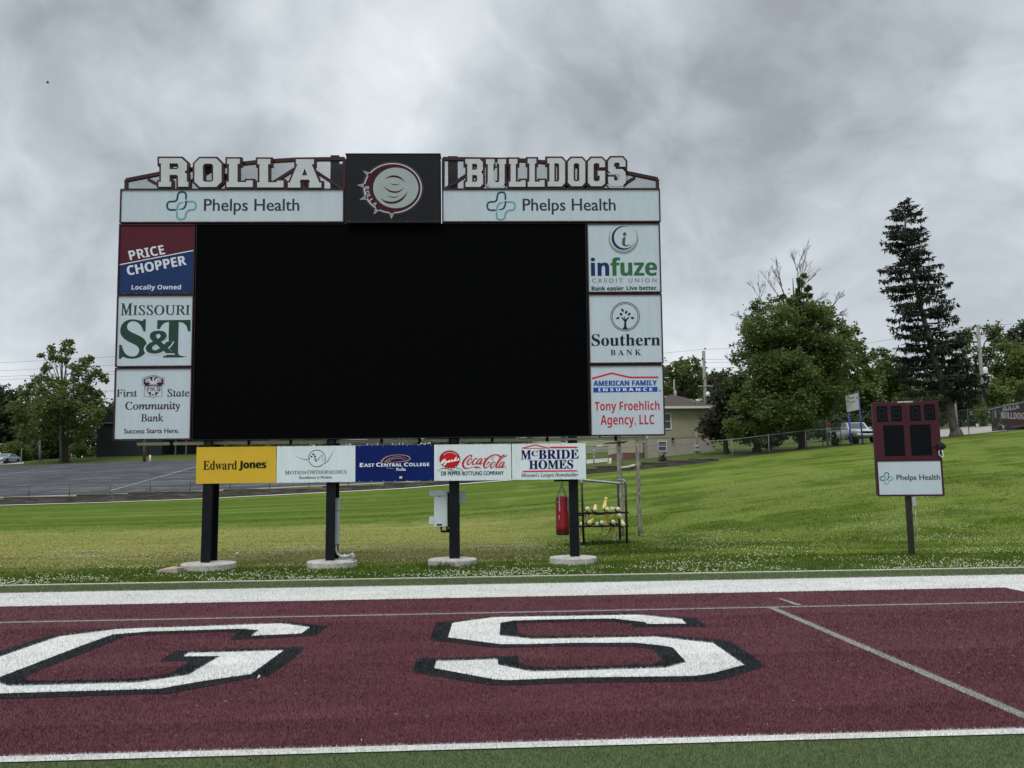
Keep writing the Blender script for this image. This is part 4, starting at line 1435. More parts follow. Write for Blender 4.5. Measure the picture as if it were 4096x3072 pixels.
# electrical boxes on the third post
pw = at(1754, 2000, 24.4)
eb = empty('electrical_cabinet', (pw.x, pw.y, at(1754, 2106, 24.4).z))
tag(eb, 'larger white electrical cabinet with overhanging lid fixed to a black post', 'electrical cabinet')
s = 24.4 / F * 1.0
q = lambda px, py: (at(px, py, 24.4) - eb.location)
a, b = q(1736, 1983), q(1789, 2106)
MB().bbox(a.x, b.x, -0.02, 0.26, b.z, a.z, 0.008).build('case', M_WHITEBOX, eb)
a, b = q(1716.5, 1963), q(1790, 1982.5)
MB().bbox(a.x, b.x, -0.05, 0.28, b.z, a.z, 0.008).build('lid', M_WHITEBOX, eb)
a, b = q(1716, 2068), q(1735.5, 2097)
MB().bbox(a.x, b.x, 0.02, 0.2, b.z, a.z, 0.006).build('side_box', M_WHITEBOX, eb)
a, b = q(1747, 2096), q(1768, 2102)
MB().box(a.x, b.x, -0.026, -0.021, b.z, a.z).build('maker_plate', M_RUBBER, eb)
a = q(1758.5, 1986)
MB().lathe((a.x, -0.028, a.z), [(0.016, 0), (0.012, 0.012)], 10, axis='Y').build('lock', M_RUBBER, eb)
br = MB()
a, b, c, d = q(1765, 2108), q(1798, 2126), q(1790, 1970), q(1797, 2110)
br.tube([(a.x, 0.1, a.z), (a.x, 0.1, b.z), (b.x, 0.1, b.z)], 0.035, 8).tube([(q(1781, 0).x, 0.1, q(1781, 2106).z), (q(1781, 0).x, 0.1, q(1781, 2118).z), (b.x, 0.1, q(1781, 2118).z)], 0.03, 8)
br.box(c.x + .004, d.x + 0.02, 0.02, 0.2, d.z, c.z)
br.build('bracket', M_BLACKPOST, eb)
eb2 = empty('electrical_cabinet', (at(1850, 2000, 24.4).x, 24.4, at(1850, 2011, 24.4).z))
tag(eb2, 'smaller plain white electrical box behind the right edge of a post', 'electrical cabinet')
q = lambda px, py: (at(px, py, 24.6) - Vector((eb2.location.x, 24.6, eb2.location.z)))
a, b = q(1839.5, 1961), q(1857, 2010)
MB().bbox(a.x, b.x, 0.1, 0.4, b.z, a.z, 0.008).build('case', M_WHITEBOX, eb2)
a2, b2 = q(1857.3, 1961), q(1862, 2010)
MB().bbox(a2.x, b2.x, 0.1, 0.4, b2.z, a2.z, 0.004).build('door', M_WHITETRIM, eb2)
MB().tube([(a.x - 0.01, 0.2, b.z - 0.02), (a.x - 0.02, 0.2, b.z - 0.5), (a.x - 0.015, 0.2, -1.9)], 0.012, 6).build('cable', M_RUBBER, eb2)

# grey wiring trunk and conduit on the second post
wt = empty('wiring_trunk', (at(1348, 2180, 24.35).x, 24.35, at(1348, 2180, 24.35).z))
tag(wt, 'grey upright wiring trunk with bent conduit at the foot of a post', 'conduit')
q = lambda px, py: (at(px, py, 24.35) - wt.location)
a, b = q(1341, 1992), q(1361.5, 2042)
MB().bbox(a.x, b.x, -0.02, 0.16, b.z, a.z, 0.006).build('upper_box', M_GREYPVC, wt)
a, b = q(1338.5, 2043), q(1356, 2176)
MB().bbox(a.x, b.x, 0.0, 0.13, b.z, a.z, 0.006).build('gutter', pm('gutter_grey', (0.44, 0.48, 0.46), 0.5, var=0.08), wt)
cpts = [q(*p) for p in ((1343, 2176), (1343, 2200), (1348, 2215), (1360, 2224), (1376, 2227), (1402, 2222))]
MB().tube([(p.x, 0.05, p.z) for p in cpts], 0.032, 10).build('bent_pipe', pm('pipe_pale', (0.52, 0.55, 0.54), 0.45, var=0.1), wt)
p = q(1378, 2225)
MB().tube([(p.x - .03, 0.05, p.z + 0.002), (p.x + .03, 0.05, p.z + 0.008)], 0.045, 10).build('coupling', M_WHITEBOX, wt)
e = [q(*p) for p in ((1400, 2222), (1408, 2218), (1413, 2224), (1412, 2238))]
MB().tube([(p_.x, 0.05, p_.z) for p_ in e], [0.045, 0.055, 0.058, 0.05], 12).build('elbow', M_GREYPVC, wt)
e = [q(*p) for p in ((1349, 2215), (1358, 2232), (1376, 2237), (1405, 2234), (1416, 2240), (1420, 2250))]
MB().tube([(p_.x, 0.1, p_.z) for p_ in e], 0.02, 8).build('ground_cable', pm('pipe_pale', (0.52, 0.55, 0.54), 0.45), wt)

# a broken sheet lying in the clover
p = gat(690, 23.6)
sc_ = MB()
sc_.add([(-0.30, -0.12, 0.10), (0.28, -0.16, 0.16), (0.34, 0.22, 0.14), (0.02, 0.30, 0.17), (-0.20, 0.22, 0.13), (-0.30, -0.12, 0.07), (0.28, -0.16, 0.02), (0.34, 0.22, 0.0), (0.02, 0.30, 0.02), (-0.20, 0.22, 0.02)],
        [(0, 1, 2, 3, 4), (0, 5, 6, 1), (1, 6, 7, 2), (2, 7, 8, 3), (3, 8, 9, 4), (4, 9, 5, 0), (9, 8, 7, 6, 5)])
o = sc_.build('broken_lid', pm('pinkish_plastic', (0.40, 0.32, 0.27), 0.7, var=0.2, scale=5, dirt=((0.1, 0.08, 0.06), 0.5)))
o.location = (p.x, p.y, H(p.x, p.y) - 0.02)
tag(o, 'pinkish broken lid lying in clover beside the end footing', 'lid')

# ------------------------------------------------------------------ blocking-arm trainer
RY = 30.0
bt = empty('training_rack', gat(2420, RY))
tag(bt, 'black pipe training rack with pale yellow padded arms on two rails', 'training rack')
q = lambda px, py, dy=0.0: at(px, py, RY + dy) - bt.location
M_BLK = pm('rack_black', (0.010, 0.010, 0.011), 0.4, var=0.2)
M_PADY = pm('pad_yellow', (0.88, 0.66, 0.18), 0.5, var=0.1, scale=6)
M_PADP = pm('pad_pale', (0.90, 0.82, 0.47), 0.5, var=0.1, scale=6)
BK = 1.5   # the rack is this deep
gz = lambda v: Vector((v.x, v.y, H(v.x + bt.location.x, v.y + bt.location.y) - bt.location.z - 0.05))
for (t0, b0, tb) in (((2327, 1940), (2335, 2168), (2322, 1930)), ((2502, 1938), (2508, 2170), (2492, 1926))):
    T0, B0 = q(*t0), q(*b0)
    MB().tube([B0.lerp(gz(B0), 1), T0], 0.042, 10).build('upright', M_BLK, bt)
for (t0, b0) in (((2471, 1938), (2481, 2158)), ((2300, 1935), (2305, 2155))):
    T0, B0 = q(*t0, BK), q(*b0, BK)
    MB().tube([B0.lerp(gz(B0), 1), T0], 0.042, 10).build('upright', M_BLK, bt)
for (f0, e1, e2, bk) in (((2327, 1940), (2327, 1928), (2322, 1921), (2300, 1922)), ((2502, 1938), (2499, 1924), (2490, 1919), (2471, 1922))):
    MB().tube([q(*f0), q(*e1), q(*e2, 0.12), q(*bk, BK)], 0.042, 10).build('elbow_pipe', M_GALV, bt)
A_, B_ = q(2302, 1917, BK), q(2494, 1935, BK * 0.4)
MB().tube([A_, B_], 0.05, 4, smooth=False).build('top_bar', M_GALV, bt)
for (a, b, dy) in (((2310, 2053), (2514, 2050), -0.06), ((2310, 2105), (2515, 2103), -0.06), ((2300, 2062), (2478, 2052), BK + .06), ((2300, 2094), (2480, 2096), BK + .06)):
    MB().tube([q(*a, dy), q(*b, dy)], 0.035, 8).build('rail', M_BLK, bt)
ARMS = [((2345, 2038), (2342, 2046), 1, 0.5), ((2349, 2035), (2340, 2090), 1, 0), ((2379, 2039), (2382, 2024), 0, 0.7), ((2378, 2045), (2366, 2065), 0, 0.8), ((2429, 2038), (2428, 2100), 0, 0.0), ((2415, 2040), (2424, 1995), 0, 0.5),
        ((2445, 2037), (2462, 2035), 1, 0.3), ((2472, 2037), (2458, 2058), 0, 0.7), ((2477, 2056), (2488, 2084), 1, 0.3), ((2493, 2098), (2487, 2082), 1, -0.1), ((2357, 2091), (2371, 2078), 0, 0.6), ((2407, 2091), (2416, 2139), 1, 0.2),
        ((2452, 2088), (2456, 2160), 1, 0.1), ((2447, 2105), (2437, 2126), 0, 0.5), ((2325, 2092), (2330, 2165), 1, 0.6), ((2426, 2085), (2425, 2114), 0, 0.6), ((2388, 2096), (2396, 2099), 1, 0.5)]
for (a, b, pale, dy) in ARMS:
    A_, B_ = q(*a, dy), q(*b, dy + (0.5 if (a[1] - b[1]) ** 2 < 500 else 0.1))
    d = (B_ - A_).normalized()
    arm = MB().tube([A_ - d * 0.02, A_ + d * 0.12, A_ + d * 0.125, B_ - d * 0.1, B_ - d * 0.04, B_], [0.05, 0.085, 0.07, 0.05, 0.042, 0.03], 10).ball(B_, 0.062, 10, 6)
    o = arm.build('padded_arm', M_PADP if pale else M_PADY, bt)
for (x, y) in ((2349, 2036), (2379, 2039), (2429, 2038), (2472, 2037), (2357, 2091), (2407, 2091), (2452, 2088), (2493, 2098)):
    c = q(x, y, -0.12)
    MB().ball(c, 0.082, 14, 8).build('ball_end', M_PADP, bt)
    MB().lathe((c.x, c.y + 0.13, c.z - 0.02), [(0.095, 0.06), (0.095, 0.0), (0.06, -0.02)], 12, axis='Y').tube([(c.x, c.y + 0.08, c.z - 0.05), (c.x, c.y + 0.08, c.z - 0.14)], 0.03, 6).build('pad_clamp', M_BLK, bt)

# two old timber posts tied by a pale pipe
tf = empty('old_timber_posts', gat(2520, 33.0))
tag(tf, 'two tall weathered timber posts tied by a pale crossbar behind the rack', 'post frame')
q = lambda px, py, dy=0.0: at(px, py, 33 + dy) - tf.location
for (x0, y0, x1, y1, r0, r1) in ((2474, 1755, 2489, 2150, 0.085, 0.10), (2548, 1755, 2562, 2152, 0.075, 0.095)):
    B_ = q(x1, y1)
    wz = H(B_.x + tf.location.x, 33) - tf.location.z - 0.1
    T_ = q(x0, y0)
    d = T_ - B_
    tp_ = B_ + d * 1.75
    n = 10
    pts = [Vector((B_.x, B_.y, wz))] + [B_ + d * 1.75 * k / n + Vector((random.uniform(-.008, .008), 0, 0)) for k in range(1, n + 1)]
    MB().tube(pts, [r1 + (r0 - r1) * k / n + random.uniform(-.004, .004) for k in range(n + 1)], 9).build('timber_post', M_WOOD, tf)
MB().tube([q(2483, 1871, -0.1), q(2512, 1868, -0.12), q(2541, 1860, -0.1)], 0.045, 8).build('crossbar', pm('bar_white', (0.55, 0.53, 0.47), 0.7, var=0.2), tf)
MB().tube([q(2430, 1772, -.12), q(2512, 1766, -.12)], 0.02, 6).tube([q(2417, 1774, -.15), q(2500, 1771, -.15)], 0.02, 6).build('pulley_arms', M_RUBBER, tf)

# ------------------------------------------------------------------ small clock board on its own post
pb = at(3651, 2212, 24.0)
CLK = Plane((pb.x, pb.y, 0.0), -0.25, 0.0)
ck = empty('play_clock', None, M=CLK.M)
tag(ck, 'maroon clock board with four dark digit windows and white panel on a single post', 'scoreboard')
u0, v1 = CLK.uv(3488.6, 1610)
u1, v0 = CLK.uv(3777, 1984)
u1 = (u1 + CLK.uv(3754, 1600)[0]) / 2
u0 = (u0 + CLK.uv(3512, 1985)[0]) / 2
vm = 0.5 * (CLK.uv(3507, 1843)[1] + CLK.uv(3760, 1838)[1])
M_CLK = pm('clock_maroon', (0.052, 0.0045, 0.013), 0.55, var=0.12, scale=2)
MB().bbox(u0, u1, 0.0, 0.2, vm + .004, v1, 0.006).build('upper_case', M_CLK, ck)
lc = MB()
lc.box(u0, u1, 0.03, 0.2, v0 + .03, vm)
lc.build('lower_case', M_CLK, ck)
fr = MB()
frame_bars(fr, u0 + .05, u1 - .05, v0 + .05, vm - .03, 0.05, 0.0, 0.029)
fr.build('panel_frame', M_CLK, ck)
pn = MB().box(u0 + .051, u1 - .051, 0.015, 0.028, v0 + .051, vm - .031).build('advert_panel', M_WHITEPANEL, ck)
I = Ink(CLK, (3450, 1550, 2.37), y=0.014)
I.text('text', 'Phelps Health', 'sans', 322, 735, 825, 893, 0.014)
health_logo(I, 163, 803, 128, 118)
I.done(pn, HMATS)
CW = (3480, 1590, 6.38)
M_DIG = pm('digit_window', (0.0025, 0.0035, 0.006), 0.6, var=0.2, spec=0.12)
M_SEG = pm('digit_segment', (0.008, 0.008, 0.008), 0.6)
for quad, digit in (((170, 215, 450, 628), 1), ((533, 205, 815, 612), 1), ((1010, 188, 1298, 598), 1), ((1380, 168, 1668, 580), 1), ((350, 700, 885, 1495), 0), ((1030, 685, 1570, 1482), 0)):
    xa, ya, xb, yb = quad
    a = CLK.uv(CW[0] + (xa + 6) / CW[2], CW[1] + (ya + yb) / 2 / CW[2])[0]
    b = CLK.uv(CW[0] + (xb - 6) / CW[2], CW[1] + (ya + yb) / 2 / CW[2])[0]
    c = CLK.uv(CW[0] + (xa + xb) / 2 / CW[2], CW[1] + (ya + 4) / CW[2])[1]
    d = CLK.uv(CW[0] + (xa + xb) / 2 / CW[2], CW[1] + (yb - 4) / CW[2])[1]
    wv = MB().box(a, b, -0.006, -0.0005, d, c).build('digit_window', M_DIG, ck)
    if digit:
        sg = MB()
        w_, h_ = b - a, c - d
        for (x0, x1, z0, z1) in ((.25, .75, .80, .84), (.25, .75, .48, .52), (.25, .75, .16, .20), (.18, .23, .54, .80), (.77, .82, .54, .80), (.18, .23, .2, .46), (.77, .82, .2, .46)):
            sg.box(a + x0 * w_, a + x1 * w_, -0.0085, -0.0065, d + z0 * h_, d + z1 * h_)
        sg.build('digit_segments', M_SEG, wv)
I = Ink(CLK, CW, y=-0.002)
for (x, y) in ((898, 275), (915, 465), (925, 615)):
    I.dot('dot', x, y, 30, 26, n=14)
I.text3('white', 'DAKTRONICS', 'sansbold', (702, 137), (1086, 126), (699, 98), 0.05)
I.done(ck, {'dot': ('colon_lamp', pm('lamp_dark', (0.022, 0.004, 0.007), 0.5)), 'white': ('lettering', ink(190, 180, 182))})
zb = H(pb.x, pb.y)
MB().box(-0.075, 0.075, 0.05, 0.19, zb - 0.1, v0 + 0.03).build('post', pm('post_dark', (0.018, 0.018, 0.018), 0.5, var=0.3, dirt=((0.08, 0.05, 0.03), 0.4)), ck)
cd = MB()
cu = CLK.uv(3660, 2010)[0]
cd.tube([(cu, 0.04, v0 - 0.2), (cu + 0.01, 0.04, 0.9), (cu + 0.05, 0.03, zb)], 0.014, 6)
cd.tube([(cu - .02, 0.05, v0), (cu - 0.03, 0.05, v0 - .08), (cu, 0.05, v0 - .18)], 0.012, 6)
cd.tube([(0.55, 0.08, v0 + .01), (0.62, 0.08, v0 - 0.05), (0.74, 0.08, v0 - .045), (0.80, 0.08, v0 + .01)], 0.012, 6)
cd.build('conduit', M_GREYPVC, ck)
a = CLK.uv(3655, 2004)
MB().bbox(a[0] - 0.045, a[0] + 0.06, -0.02, 0.045, a[1] - 0.16, a[1] + 0.16 - .05, 0.006).build('junction_box', M_GREYPVC, ck)
h = CLK.uv(3766, 1785)
hn = MB()
hn.lathe((h[0], 0.05, h[1]), [(0.10, -0.14), (0.15, -0.10), (0.155, -0.06), (0.14, 0.0), (0.10, 0.06), (0.05, 0.12)], 16, axis='X')
hn.lathe((h[0] - .02, 0.05, h[1]), [(0.05, -0.22), (0.09, -0.16)], 10, axis='X')
for k in range(7):
    t = k * 0.9
    hn.box(h[0] - 0.13 + 0.0, h[0] - 0.05, 0.05 + 0.15 * math.cos(t) - .012, 0.05 + 0.15 * math.cos(t) + .012, h[1] + 0.15 * math.sin(t) - .012, h[1] + 0.15 * math.sin(t) + .012)
hn.build('horn', M_RUBBER, ck)
lp = [CLK.uv(*p) for p in ((3759, 1796), (3753, 1805), (3755, 1820), (3766, 1829), (3773, 1828), (3770, 1815), (3766, 1800))]
MB().tube([(u, -0.05, v) for u, v in lp], 0.014, 8).build('horn_cable', M_WHITEBOX, ck)

# ------------------------------------------------------------------ timber retaining wall with its mowing strip
def wallmat():
    m = bpy.data.materials.new('landscape_timber')
    m.use_nodes = True
    t = NT(m.node_tree)
    P = t.n('ShaderNodeNewGeometry').outputs['Position']
    sp = t.n('ShaderNodeSeparateXYZ', i={0: P})
    ly = t.math('FRACT', t.math('MULTIPLY', sp.outputs[2], 6.5))
    seam = t.range(ly, 0.0, 0.12, 0.35, 1.0)
    nz = t.noise(t.mapping(P, (0.8, 0.8, 6.0)), 1.6, 6, 0.7)
    c = t.ramp(nz, [(0.34, (0.030, 0.026, 0.024)), (0.5, (0.075, 0.066, 0.060)), (0.66, (0.15, 0.135, 0.12))])
    c = t.mix(1.0, c, t.ramp(seam, [(0, 0.0), (1, 1.0)]), 'MULTIPLY')
    b = t.n('ShaderNodeBump', i={'Strength': 0.8, 'Distance': 0.03, 'Height': t.math('MULTIPLY', seam, nz)})
    bs = t.n('ShaderNodeBsdfPrincipled', i={'Base Color': c, 'Roughness': 0.95, 'Normal': b.outputs[0]})
    t.n('ShaderNodeOutputMaterial', i={0: bs.outputs[0]})
    return m


M_TIMB = wallmat()
_ST = [(-2600, -900, 2052), (-900, -420, 2022), (-420, 20, 2002), (20, 310, 1989), (310, 515, 1978.5), (515, 895, 1968), (895, 1292, 1956.5), (1292, 1536, 1944), (1536, 1737, 1931), (1737, 1960, 1920), (1960, 2160, 1905), (2160, 2340, 1889), (2340, 2386, 1876), (2386, 2566, 1864), (2566, 2667, 1850.5), (2667, 2759, 1842.5), (2759, 2876, 1837)]
STEPS = [(p, at((p + q) / 2, y, 58.2).z) for p, q, y in _ST] + [(2876, None)]
wb = MB()
cap = MB()
for (pa, z1), (pb_, _) in zip(STEPS[:-1], STEPS[1:]):
    n = max(1, int((pb_ - pa) / 120))
    for k in range(n):
        aa, ab = a_of(pa + (pb_ - pa) * k / n), a_of(pa + (pb_ - pa) * (k + 1) / n)
        ra, rb_ = ridge(aa), ridge(ab)
        ya, yb = ra[0] + 0.16, rb_[0] + 0.16
        P4 = [(aa * ya, ya), (ab * yb, yb), (ab * (yb + 0.24), yb + 0.24), (aa * (ya + 0.24), ya + 0.24)]
        zb0, zb1 = ra[1] - 0.3, rb_[1] - 0.3
        wb.add([(P4[0][0], P4[0][1], zb0), (P4[1][0], P4[1][1], zb1), (P4[2][0], P4[2][1], zb1), (P4[3][0], P4[3][1], zb0)] + [(x, y, z1) for x, y in P4],
               [(0, 1, 5, 4), (1, 2, 6, 5), (2, 3, 7, 6), (3, 0, 4, 7), (4, 5, 6, 7)])
        c4 = [(P4[0][0], P4[0][1] - .03), (P4[1][0], P4[1][1] - .03), (P4[2][0], P4[2][1] + .02), (P4[3][0], P4[3][1] + .02)]
        cap.add([(x, y, z1 + .002) for x, y in c4] + [(x, y, z1 + 0.055) for x, y in c4], [(0, 1, 5, 4), (1, 2, 6, 5), (2, 3, 7, 6), (3, 0, 4, 7), (4, 5, 6, 7), (3, 2, 1, 0)])
rw = empty('retaining_wall', gat(1200, 58.2))
tag(rw, 'low dark stepped timber retaining wall along the top of the grass bank', 'retaining wall')
loc = tuple(rw.location)
wb.build('timbers', M_TIMB, rw, loc)
cap.build('capping', pm('cap_timber', (0.17, 0.145, 0.12), 0.9, var=0.4, scale=1.5, dirt=((0.32, 0.28, 0.22), 0.5)), rw, loc)
struct(drape('mowing_strip_path', a_of(-2600), a_of(2340), 0, 0, 90, 2, pm('strip_concrete', (0.50, 0.49, 0.42), 0.9, var=0.15, scale=0.8), 0.035, (lambda a: ridge(a)[0] - 0.42, lambda a: ridge(a)[0] + 0.05)))


# ------------------------------------------------------------------ chain-link fences
def fence(name, label, pts, hgt, post_every, mat, wire=0.003, pitch=0.10, rails=True, extra=None, group=None):
    """pts: ground points; posts, rail and woven wire of one run"""
    root = empty(name, pts[0])
    tag(root, label, 'fence', group)
    off = tuple(root.location)
    L = [0]
    for a, b in zip(pts[:-1], pts[1:]):
        L.append(L[-1] + (b - a).length)

    def P(s):
        for k in range(len(pts) - 1):
            if s <= L[k + 1] or k == len(pts) - 2:
                return pts[k].lerp(pts[k + 1], (s - L[k]) / (L[k + 1] - L[k]))
    s = 0.0
    while s <= L[-1] + 0.01:
        p = P(s)
        MB().tube([p + Vector((0, 0, -.2)), p + Vector((0, 0, hgt + 0.04))], 0.03, 7).ball(p + Vector((0, 0, hgt + .05)), 0.036, 7, 5).build('post', mat, root, off)
        s += post_every
    if rails:
        MB().tube([p + Vector((0, 0.0, hgt)) for p in pts], 0.022, 6).build('top_rail', mat, root, off)
    wm = MB()
    for sg in (1, -1):
        c = -hgt
        while c < L[-1] + hgt:
            s0, z0, s1, z1 = (c, 0, c + hgt, hgt) if sg > 0 else (c + hgt, 0, c, hgt)
            if sg > 0:
                if s0 < 0:
                    z0, s0 = -s0, 0
                if s1 > L[-1]:
                    z1, s1 = z1 - (s1 - L[-1]), L[-1]
            else:
                if s0 > L[-1]:
                    z0, s0 = s0 - L[-1], L[-1]
                if s1 < 0:
                    z1, s1 = z1 + s1, 0
            if z1 > z0 + .02 and 0 <= s0 <= L[-1] and 0 <= s1 <= L[-1]:
                a, b = P(s0) + Vector((0, 0.002 * sg, z0)), P(s1) + Vector((0, 0.002 * sg, z1))
                wm.add([a - Vector((wire, 0, 0)), a + Vector((wire, 0, 0)), b + Vector((wire, 0, 0)), b - Vector((wire, 0, 0))], [(0, 1, 2, 3)])
            c += pitch * 1.41
    wm.build('wire_mesh', pm('fence_wire', (0.16, 0.17, 0.17), 0.5, metal=0.3), root, off)
    return root


M_FPOST = pm('fence_galv', (0.40, 0.42, 0.42), 0.5, metal=0.2, var=0.15)
M_FGREEN = pm('fence_green', (0.05, 0.09, 0.075), 0.5, var=0.2)


def fpts(pxs, dy):
    out = []
    for px in pxs:
        a = a_of(px)
        y = ridge(a)[0] + dy
        out.append(Vector((a * y, y, H(a * y, y))))
    return out


fence('chain_link_fence', 'galvanised waist-high chain-link fence between the lawn of the tan house and the bank', fpts((2345, 2450, 2550, 2650, 2787, 2934, 3079, 3232, 3384), 1.2), 1.35, 2.62, pm('fence_weathered', (0.20, 0.21, 0.21), 0.6, var=0.15), wire=0.002)
fence('chain_link_fence', 'tall dark green chain-link fence in front of the trailer', [gat(px, y) for px, y in ((3745, 62.5), (3880, 60.5), (4000, 59), (4140, 57.5), (4400, 55))], 1.85, 2.55, M_FGREEN)
fence('chain_link_fence', 'low chain-link fence standing along the parking lot edge', fpts((-700, -200, 105, 250, 450, 700, 1000, 1300, 1560), 0.75), 1.15, 2.7, pm('fence_dull', (0.10, 0.103, 0.107), 0.7), wire=0.0015, pitch=0.2, rails=False)
fence('chain_link_fence', 'taller chain-link fence posts beside the white pickup', [Vector((a_of(px) * y, y, H(a_of(px) * y, y))) for px, y in ((3215, 68), (3290, 66), (3384, 63), (3470, 62))], 1.9, 2.4, M_FGREEN, pitch=0.14)

# ------------------------------------------------------------------ houses
def sidingmat(name, col, dark, step):
    if name in MATS:
        return MATS[name]
    m = bpy.data.materials.new(name)
    m.use_nodes = True
    t = NT(m.node_tree)
    P = t.n('ShaderNodeNewGeometry').outputs['Position']
    z = t.n('ShaderNodeSeparateXYZ', i={0: P}).outputs[2]
    fr = t.math('FRACT', t.math('MULTIPLY', z, 1.0 / step))
    sh = t.range(fr, 0.0, 0.16, 0.0, 1.0)
    c = t.mix(sh, dark, t.ramp(t.noise(P, 1.2, 4, 0.6), [(0.3, tuple(x * 0.9 for x in col)), (0.7, tuple(x * 1.08 for x in col))]))
    b = t.n('ShaderNodeBump', i={'Strength': 0.7, 'Distance': 0.03, 'Height': fr})
    bs = t.n('ShaderNodeBsdfPrincipled', i={'Base Color': c, 'Roughness': 0.7, 'Normal': b.outputs[0]})
    t.n('ShaderNodeOutputMaterial', i={0: bs.outputs[0]})
    MATS[name] = m
    return m


def brickmat():
    m = bpy.data.materials.new('red_brick')
    m.use_nodes = True
    t = NT(m.node_tree)
    co = t.n('ShaderNodeTexCoord').outputs['Object']
    br = t.n('ShaderNodeTexBrick', i={'Vector': t.mapping(co, (1, 1, 1), rot=(math.radians(90), 0, 0)), 'Color1': (0.13, 0.045, 0.032, 1), 'Color2': (0.19, 0.075, 0.055, 1), 'Mortar': (0.22, 0.19, 0.17, 1), 'Scale': 4.5, 'Mortar Size': 0.012})
    bs = t.n('ShaderNodeBsdfPrincipled', i={'Base Color': br.outputs[0], 'Roughness': 0.9})
    t.n('ShaderNodeOutputMaterial', i={0: bs.outputs[0]})
    return m


M_TAN = sidingmat('tan_siding', (0.40, 0.365, 0.265), (0.17, 0.155, 0.115), 0.115)
M_TAN2 = sidingmat('pale_siding', (0.50, 0.45, 0.35), (0.16, 0.14, 0.11), 0.17)
M_YELS = sidingmat('yellow_siding', (0.42, 0.45, 0.28), (0.27, 0.29, 0.18), 0.2)
M_STUCCO = pm('stucco', (0.33, 0.30, 0.25), 0.9, var=0.12, scale=2, bump=0.3)
M_ROOFB = pm('brown_shingle', (0.062, 0.046, 0.036), 0.95, var=0.35, scale=6, bump=0.5, bscale=25)
M_GREYR = pm('grey_shingle', (0.10, 0.10, 0.10), 0.95, var=0.3, scale=5)


def win_part(parent, x0, x1, y, z0, z1, fr=0.09, off=(0, 0, 0)):
    o = MB()
    frame_bars(o, x0, x1, z0, z1, fr, y - 0.06, y + 0.02)
    o.box(x0, x1, y - 0.055, y + .01, (z0 + z1) / 2 - .025, (z0 + z1) / 2 + .025)
    wn_ = o.build('window', M_WHITETRIM, parent, off)
    MB().box(x0, x1, y - 0.03, y + 0.008, z0, (z0 + z1) / 2 - .026).box(x0, x1, y - 0.03, y + 0.008, (z0 + z1) / 2 + .026, z1).build('pane', M_GLASS, wn_, off)
    return wn_


HY = 70.0
hp = lambda px, py, Y=HY: at(px, py, Y)
x0, x1 = hp(2588, 1700).x, hp(2856, 1700).x
zbase = min(H(x0, HY), H(x1, HY)) - 0.5
ze = hp(2735, 1634).z
zs = hp(2735, 1751).z
th = empty('tan_house', ((x0 + x1) / 2, HY, H((x0 + x1) / 2, HY)))
tag(th, 'tan house with brown hipped roof, white windows and a brick wing', 'house')
off = tuple(th.location)
D = 9.0
MB().box(x0, x1, HY, HY + D, zs, ze).build('siding_wall', M_TAN, th, off)
MB().box(x0 + .02, x1 - .02, HY + 0.03, HY + D - .03, zbase, zs - .002).build('basement_wall', M_STUCCO, th, off)
apex = hp(2735, 1578)
rf = MB()
ov = 0.55
zr = ze + 0.12
rise = apex.z - zr
cxh = apex.x
zap = at(2735, 1577, HY + D / 2).z
ap = (cxh, HY + D / 2, zap)
ap2 = (cxh + 0.01, HY + D / 2 + .6, zap)
c4 = [(x0 - ov, HY - ov, zr), (x1 + ov, HY - ov, zr), (x1 + ov, HY + D + ov, zr), (x0 - ov, HY + D + ov, zr)]
rf.add(c4 + [ap, ap2], [(0, 1, 4), (1, 2, 5, 4), (2, 3, 5), (3, 0, 4, 5), (3, 2, 1, 0)])
roof = rf.build('roof', M_ROOFB, th, off)
MB().box(x0 - ov, x1 + ov, HY - ov - 0.10, HY - ov - .003, zr - 0.16, zr + 0.03).box(x1 + ov + .003, x1 + ov + .1, HY - ov, HY + D + ov, zr - 0.16, zr + 0.03).build('gutter', M_WHITETRIM, roof, off)
ant = MB()
for pts in ([(2762, 1597), (2775, 1607), (2790, 1611), (2797, 1622)], [(2776, 1608), (2770, 1620), (2772, 1626)], [(2790, 1612), (2780, 1620)]):
    ant.tube([hp(x, y, HY + 0.9) for x, y in pts], 0.05, 5)
ant.build('fallen_branch', pm('dead_wood', (0.30, 0.26, 0.22), 0.9), roof, off)
for (a, b, c, d) in ((2634, 2680, 1656, 1714), (2848, 2868, 1653, 1690)):
    A_, B_ = hp(a, d), hp(b, c)
    win_part(th, A_.x, min(B_.x, x1 - 0.1) if a > 2800 else B_.x, HY, A_.z, B_.z, 0.10, off)
A_, B_ = hp(2635, 1803), hp(2664, 1767)
win_part(th, A_.x, B_.x, HY + 0.03, A_.z, B_.z, 0.07, off)
MB().box(x0 - .05, x0 + .06, HY - 0.06, HY + .06, zs - .02, ze).build('corner_board', M_WHITETRIM, th, off)
md = MB()
p = hp(2855, 1785)
md.lathe((p.x - 1.5, HY - 0.10, p.z), [(0.16, -0.1), (0.18, 0), (0.16, 0.1)], 12).box(p.x - 1.72, p.x - 1.28, HY - .2, HY - 0.0, p.z - .4, p.z - .12).tube([(p.x - 1.5, HY - .1, p.z), (p.x - 1.5, HY - .08, p.z + 1.3)], 0.03, 6)
md.build('gas_meter', M_GREYPVC, th, off)
lg = MB().lathe((hp(2690, 1760).x, HY - 0.15, hp(2690, 1760).z), [(0.16, 0), (0.03, 0.2), (0.02, 0.25)], 10)
lg.build('wall_lamp', M_RUBBER, th, off)
